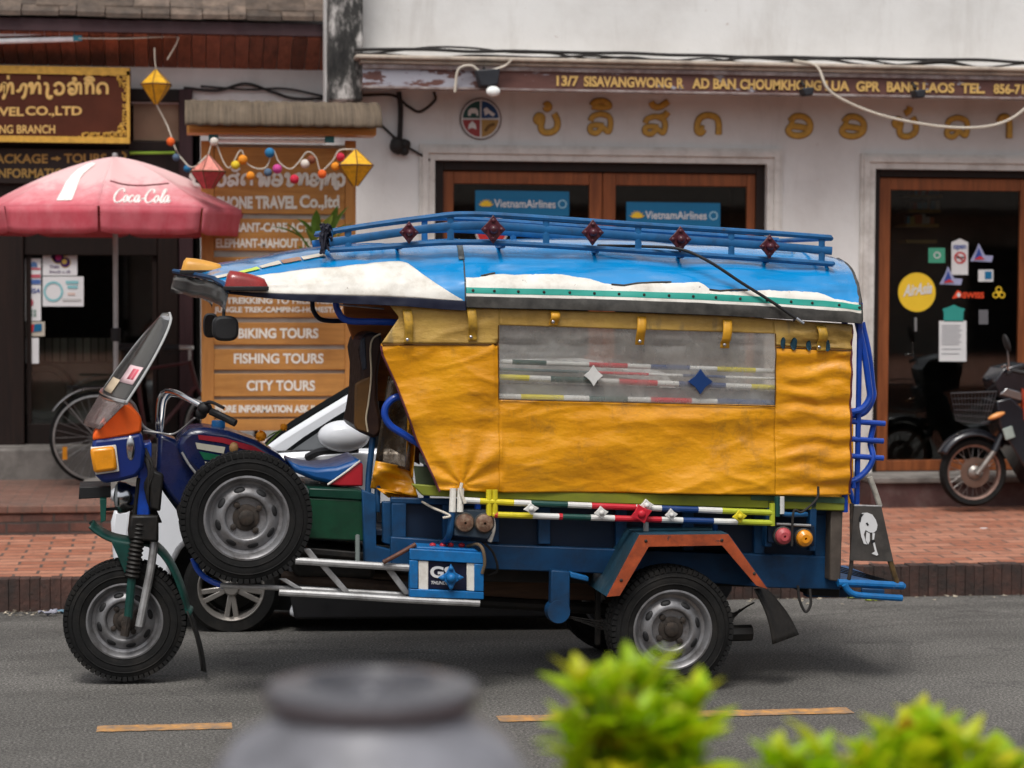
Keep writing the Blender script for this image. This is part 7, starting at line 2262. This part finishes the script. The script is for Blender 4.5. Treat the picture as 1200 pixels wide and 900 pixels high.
b = MB(); st0 = c1 + V3((.03, -.05, 0)); b.tube([st0, V3((st0.x - .03, st0.y - .10, ZT))], .008, 6); b.build('kickstand', M['silver'], bk)
b = MB(); b.tube([c1 + V3((-.22, -.06, Rb * 1.10)), c1 + V3((.18, -.06, Rb * 1.10))], .006, 6); b.tube([c1 + V3((-.22, .06, Rb * 1.10)), c1 + V3((.18, .06, Rb * 1.10))], .006, 6)
for k in range(4): b.tube([c1 + V3((-.2 + k * .11, -.06, Rb * 1.10)), c1 + V3((-.2 + k * .11, .06, Rb * 1.10))], .005, 5)
b.build('carrier', M['black'], bk)

# ------------------------------------------------------------------ scooter at the right edge
YSC = FZ(1140, 593.5, ZK + .06).y
def Q(px, py, d=0.0): return FY(px, py, YSC + d)
zg = Q(1140, 593.5).z
sc = thing('motorbike', 'black underbone motorbike with a front basket parked before the right-hand door', 'motorbike', (Q(1230, 593).x, YSC, zg))
M['moto_black'] = mat('glossy_black_fairing', (.012, .013, .018), .2, var=.15, coat=.7)
M['moto_grey'] = mat('grey_cast_alloy', (.26, .24, .22), .45, .6, var=.25, vs=14, dirt=(.1, .07, .05), da=.5)
def moto_wheel(px, py):
    c = Q(px, py); Rw = 40.5 / FPX * (c - CAM).dot(fwd)
    o = part('wheel', c, sc)
    MB().lathe(c, NB, [(Rw * .80, -.03), (Rw * .93, -.04), (Rw, -.012), (Rw, .012), (Rw * .93, .04), (Rw * .80, .03)], 56, closed=True).build('tyre', M['tyre2'], o)
    MB().lathe(c, NB, [(Rw * .74, -.025), (Rw * .80, -.032), (Rw * .80, .032), (Rw * .74, .025), (Rw * .72, 0)], 56, closed=True).build('rim', mat('rust_tinged_rim', (.25, .16, .13), .4, .6, var=.3, vs=14), o)
    b = MB()
    for k in range(28):
        q = 2 * math.pi * k / 28; q2 = q + (.45 if k % 2 else -.45)
        b.tube([c + Yv * (.03 if k % 4 < 2 else -.03) + V3((math.cos(q2), 0, math.sin(q2))) * .05, c + V3((math.cos(q), 0, math.sin(q))) * (Rw * .75)], .0028, 4, cap=False)
    b.build('spokes', mat('dull_spoke', (.25, .23, .22), .45, .7), o)
    MB().lathe(c, NB, [(0, .07), (.03, .07), (.055, .05), (.06, -.05), (0, -.06)], 24).build('hub', M['moto_grey'], o)
    MB().lathe(c + NB * .05, NB, [(.065, -.003), (.12, -.003), (.12, .003), (.065, .003)], 36, closed=True).build('brake_disc', mat('brown_disc', (.20, .14, .11), .4, .7), o)
    return c, Rw
mcf, Rw = moto_wheel(1140, 553)
mcr, _ = moto_wheel(1140 + 178, 556)
def spoly(name, poly, d0, d1, m_, bevel=.012): return MB().prism([Q(x_, y_, d0) for x_, y_ in poly], (0, d1 - d0, 0)).build(name, m_, sc, bevel=bevel)
b = MB(); b.tube([Q(1145, 556, -.085), Q(1165, 529, -.085)], .022, 10); b.tube([Q(1145, 556, .085), Q(1165, 529, .085)], .022, 10)
b.build('fork', M['moto_grey'], sc)
b = MB(); b.tube([Q(1165, 529, -.085), Q(1178, 500, -.06)], .030, 10); b.tube([Q(1165, 529, .085), Q(1178, 500, .06)], .030, 10); b.build('fork_cover', M['moto_black'], sc)
b = MB()
def fen(u, v):
    a = R(150 - 108 * u); a2 = math.pi * v
    rr_ = Rw * (1.13 + .04 * math.sin(u * math.pi))
    return mcf + V3((math.cos(a) * rr_, 0, math.sin(a) * rr_)) + Yv * (-math.cos(a2) * .07) + V3((math.cos(a), 0, math.sin(a))) * (.05 * math.sin(a2) - .03)
b.grid(fen, 24, 10); b.build('front_mudguard', M['moto_black'], sc, solid=.006)
spoly('leg_shield', [(1168, 470), (1185, 466), (1200, 480), (1212, 520), (1228, 570), (1215, 572), (1190, 530), (1172, 500)], -.17, .17, M['moto_black'])
spoly('nose', [(1166, 446), (1176, 432), (1200, 425), (1220, 440), (1214, 470), (1190, 474), (1172, 466)], -.15, .15, M['moto_black'])
MB().ball(Q(1176, 452, -.05), .055, .10, .065).build('headlight', mat('moto_lamp_glass', (.62, .64, .66), .08, .4), sc)
MB().prism([Q(1172, 462, -.16), Q(1200, 470, -.16), Q(1204, 462, -.16), Q(1180, 455, -.16)], (0, .03, 0)).build('chrome_strip', M['chrome'], sc, bevel=.004)
MB().ball(Q(1168, 487, -.16), .075, .03, .022, ax=((X * .93 + Z * .36).normalized(), Yv, (Z * .93 - X * .36).normalized())).build('indicator', mat('orange_clear_lamp', (.75, .32, .10), .2), sc)
MB().prism([Q(1175, 503, -.19), Q(1186, 499, -.19), Q(1190, 512, -.19), Q(1179, 516, -.19)], (0, .015, 0)).build('tax_plate', mat('pale_green_plate', (.30, .36, .33), .5), sc, bevel=.003)
spoly('side_cover', [(1192, 500), (1230, 520), (1290, 505), (1340, 480), (1352, 498), (1300, 548), (1235, 560), (1205, 530)], -.13, .13, M['moto_black'])
spoly('side_stripe', [(1198, 455), (1206, 462), (1208, 500), (1200, 492)], -.176, -.12, mat('red_moto_paint', (.40, .05, .02), .3), .004)
spoly('saddle', [(1235, 498), (1260, 482), (1330, 470), (1350, 478), (1340, 492), (1270, 504)], -.12, .12, M['leather'], .02)
spoly('engine', [(1215, 540), (1270, 545), (1280, 572), (1225, 575)], -.12, .12, M['moto_grey'], .02)
b = MB(); b.tube([Q(1180, 438, -.30), Q(1196, 430, -.22), Q(1200, 428, 0), Q(1196, 430, .22), Q(1180, 438, .30)], .013, 8); b.tube([Q(1186, 434, -.27), Q(1206, 438, -.34)], .019, 8); b.build('handlebar', M['black'], sc)
b = MB(); b.tube(cr([Q(1182, 431, -.26), Q(1181, 415, -.27), Q(1180, 408, -.27)], 4), .007, 6); b.tube(cr([Q(1174, 430, -.30), Q(1178, 428, -.27), Q(1184, 436, -.22)], 4), .006, 6); b.build('lever', M['chrome'], sc)
MB().ball(Q(1179.5, 402, -.27), .022, .05, .075, ax=((X * .95 + Z * .3).normalized(), Yv, (Z * .95 - X * .3).normalized())).build('mirror', M['black'], sc)
b = MB(); b.tube([Q(1230, 565, -.1), V3((Q(1240, 590).x, YSC - .22, zg))], .011, 6); b.build('kickstand', M['oil'], sc)
b = MB(); b.tube(cr([Q(1250, 565, -.14), Q(1300, 570, -.16), Q(1350, 555, -.16)], 5), .035, 10); b.build('silencer', M['moto_grey'], sc)
spoly('tail', [(1330, 470), (1375, 462), (1380, 474), (1345, 500)], -.09, .09, M['moto_black'])
b = MB()
bt0 = [Q(1114, 461, -.17), Q(1168, 459, -.17), Q(1168, 459, .17), Q(1114, 461, .17)]
bb0 = [Q(1121, 493, -.12), Q(1158, 497, -.12), Q(1158, 497, .12), Q(1121, 493, .12)]
for k in range(4):
    a0, a1, e0, e1 = bt0[k], bt0[(k + 1) % 4], bb0[k], bb0[(k + 1) % 4]
    for j in range(13):
        f = j / 13; b.tube([a0 + (a1 - a0) * f, e0 + (e1 - e0) * f], .0028, 4, cap=False)
    for f in (.0, .2, .4, .6, .8, 1): b.tube([a0 + (e0 - a0) * f, a1 + (e1 - a1) * f], .006 if f == 0 else .0028, 5, cap=False)
for j in range(9):
    f = j / 8; b.tube([bb0[0] + (bb0[1] - bb0[0]) * f, bb0[3] + (bb0[2] - bb0[3]) * f], .003, 4)
b.tube([Q(1150, 496, 0), Q(1180, 488, 0)], .008, 6)
b.build('basket', mat('grey_wire_basket', (.05, .05, .055), .6), sc)

# ------------------------------------------------------------------ litter along the gutter
rr = random.Random(12)
b = MB()
for k in range(170):
    px = rr.choice([rr.uniform(-10, 90), rr.uniform(300, 700), rr.uniform(860, 1240), rr.uniform(-10, 1240)])
    base_ = FZ(px, 705, -.08); y_ = YK - abs(rr.gauss(0, .16)) - .015
    x_ = base_.x; z_ = zroad(y_) + .006
    s_ = rr.uniform(.006, .022); a = rr.uniform(0, 6.28)
    k_ = rr.randint(3, 5)
    b.add([V3((x_ + s_ * rr.uniform(.6, 1.2) * math.cos(a + 6.28 * i / k_), y_ + s_ * math.sin(a + 6.28 * i / k_), z_ + rr.uniform(0, .012))) for i in range(k_)], [tuple(range(k_))])
lt_ = b.build('gutter_litter', mat('pale_litter', (.30, .26, .20), .8, var=.3, island=.8), None, smooth=0, fix=False)
lt_['kind'] = 'stuff'; lt_['label'] = 'dry leaf bits and grit lying along the gutter'
def scrap(name, px, py, s_, c_, lab, cat, th=.02):
    y_ = FZ(px, py, -.07).y; p = FZ(px, py, zroad(y_)); p.z = zroad(p.y) + .004
    b = MB()
    def f(u, v): return p + X * ((u - .5) * s_ * 2) + Yv * ((v - .5) * s_) + Z * (th * (.5 + noise.noise(V3((u * 3 + px, v * 3, 1)))))
    b.grid(f, 6, 5)
    tag(b.build(name, mat(name + '_colour_%d' % int(px), c_, .6, var=.2, vs=30), None, solid=.002), lab, cat)
scrap('crumpled_wrapper', 56, 722, .055, (.30, .30, .36), 'crumpled greyish wrapper in the gutter at the far left', 'litter', .04)
scrap('crumpled_wrapper', 70, 719, .04, (.12, .22, .30), 'small teal scrap beside the greyish wrapper in the gutter', 'litter', .03)
scrap('fallen_leaf', 1003, 701, .05, (.30, .38, .06), 'yellow green fallen leaf in the gutter below the rear step', 'leaf', .02)
scrap('fallen_leaf', 1025, 704, .06, (.34, .40, .05), 'larger yellow green leaf in the gutter right of the first', 'leaf', .02)
q = FZ(1150, 620, ZK + .045); q.z += .003
tag(MB().prism([q, q + V3((.05, .01, .0)), q + V3((.045, .035, 0)), q + V3((.0, .03, 0))], (0, 0, .003)).build('paper_scrap', M['white_card'], None, smooth=0), 'small white paper scrap on the brick pavement', 'litter')

# ------------------------------------------------------------------ foreground: urn and shrub on the terrace
YPT = 2.75
pc = FY(436, 800, YPT)
dd = (pc - CAM).dot(fwd)
pxm = dd / FPX
zt0 = FY(436, 806, YPT).z
urn = thing('urn', 'grey lidded clay urn standing in the near foreground', 'urn', (pc.x, YPT, .4))
M['urn'] = mat('grey_glazed_clay', (.21, .215, .24), .35, var=.2, vs=9, dirt=(.07, .07, .075), da=.7, ds=5, bmp=.3)
H_ = zt0 - .4
def up_(px): return px * pxm
MB().lathe((pc.x, YPT, .4), Z, [(0, 0), (.14, 0), (.17, .03), (.26, .25), (.30, .50), (up_(215), H_ - .19), (up_(192), H_ - .115), (up_(160), H_ - .065), (up_(122), H_ - .04), (up_(116), H_ - .028), (up_(100), H_ - .02)], 64).build('body', M['urn'], urn, smooth=60)
MB().lathe((pc.x, YPT, .4), Z, [(up_(100), H_ - .022), (up_(124), H_ - .018), (up_(127), H_ - .006), (up_(122), H_ + .004), (up_(80), H_ + .010), (up_(76), H_ + .006), (up_(72), H_ - .03), (up_(30), H_ - .034), (up_(26), H_ - .002), (up_(16), H_ + .008), (0, H_ + .010)], 64).build('lid', mat('grey_urn_lid', (.085, .085, .095), .3, var=.2, vs=8, dirt=(.09, .09, .10), da=.5), urn, smooth=50)
M['leaf_bright'] = leaf_mat('bright_lime_leaf', (.40, .60, .010), (.72, .66, .02), .55)
M['leaf_old'] = leaf_mat('orange_tinged_leaf', (.50, .32, .02), (.45, .20, .02), .35)
M['leaf_deep'] = leaf_mat('deep_green_leaf', (.07, .16, .015), (.14, .24, .02), .3)
def shrub(lab, tips, Y, seed, base_px, spread):
    rr = random.Random(seed)
    bx_ = FY(base_px, 900, Y)
    o = thing('shrub', lab, 'shrub', (bx_.x, Y, .4), 'lime green shrubs in the foreground')
    lv, st_, old = MB(), MB(), MB()
    root = V3((bx_.x, Y, .86))
    for (px, py) in tips:
        yy = Y + rr.uniform(-spread, spread)
        tip = FY(px, py + 12, yy)
        mid = root.lerp(tip, .5) + V3((rr.uniform(-.03, .03), rr.uniform(-.05, .05), .02))
        path = cr([root + V3((rr.uniform(-.05, .05), rr.uniform(-.05, .05), 0)), mid, tip], 14)
        st_.tube(path, [.007 - .005 * i / len(path) for i in range(len(path))], 5)
        k = len(path)
        ang = rr.uniform(0, 6)
        for i in range(int(k * .35), k, 3):
            for _ in range(1 if rr.random() < .35 else 2):
                ang += 2.4
                d_ = (path[i] - path[i - 1]).normalized()
                side_ = V3((math.cos(ang), math.sin(ang), 0))
                f = i / k
                dr = (d_ * (.25 + .9 * f) + side_ * (1.0 - .35 * f) + Z * rr.uniform(-.5, .3)).normalized()
                ln = rr.uniform(.070, .110) * (1.15 - .45 * (f > .93))
                leaf(old if rr.random() < .05 else lv, path[i], dr, ln, ln * rr.uniform(.25, .34), curl=rr.uniform(.1, .5))
        for _ in range(4):
            ang += 1.6
            leaf(lv, path[-1], V3((math.cos(ang) * .5, math.sin(ang) * .5, 1)), rr.uniform(.055, .085), .017)
    lv.build('leaves', M['leaf_bright'], o, fix=False); st_.build('stems', mat('brown_green_stem', (.10, .10, .03), .7), o)
    if old.v: old.build('yellowed_leaves', M['leaf_old'], o, fix=False)
    return o
rr = random.Random(40)
topA = pl_([(640, 830), (665, 775), (700, 790), (735, 770), (765, 785), (800, 800), (840, 792), (860, 850)])
tipsA = [(668, 778), (680, 792), (712, 785), (742, 768), (752, 780), (772, 790), (838, 795), (828, 806)]
for k in range(17):
    px = rr.gauss(735, 50); px = max(655, min(815, px))
    tipsA.append((px, topA(px) + abs(rr.gauss(0, 1)) * 45 + 24))
tipsA = [(738 + (a_ - 738) * .80, c2_ + 22) for a_, c2_ in tipsA]
shrub('lime green shrub in the foreground in front of the rear wheel', tipsA, 3.7, 1, 745, .10)
tipsB = [(1075, 826), (1090, 835), (1062, 842), (1105, 838), (905, 868), (930, 872), (960, 862), (1010, 866), (1040, 860), (1150, 868), (1130, 852), (1185, 876)]
topB = pl_([(890, 885), (905, 872), (965, 866), (1020, 872), (1050, 850), (1075, 832), (1105, 842), (1140, 868), (1200, 880), (1260, 870)])
for k in range(26):
    px = rr.uniform(895, 1215)
    tipsB.append((px, topB(px) + abs(rr.gauss(0, 1)) * 30 + 18))
tipsB = [(a_, c2_ + 22) for a_, c2_ in tipsB]
shrub('low lime green shrub at the bottom right corner of the foreground', tipsB, 3.7, 2, 1060, .10)
M['planter'] = mat('grey_planter', (.22, .21, .20), .8, var=.2, vs=5)
for px, w_, lab in ((745, .16, 'grey planter box under the left lime green shrub'), (1060, .30, 'grey planter box under the right lime green shrub')):
    p = FY(px, 900, 3.7)
    o = thing('planter', lab, 'planter', (p.x, 3.7, .4), 'planters on the near terrace')
    b = MB(); b.box((p.x - w_, 3.7 - .14, .4), (p.x + w_, 3.7 + .14, .86)); b.build('box', M['planter'], o, smooth=0, bevel=.015)
    b = MB(); b.box((p.x - w_ + .02, 3.7 - .12, .8605), (p.x + w_ - .02, 3.7 + .12, .872)); b.build('soil', mat('dark_soil', (.03, .022, .016), .95, var=.3), o, smooth=0)
bpy.context.view_layer.update()
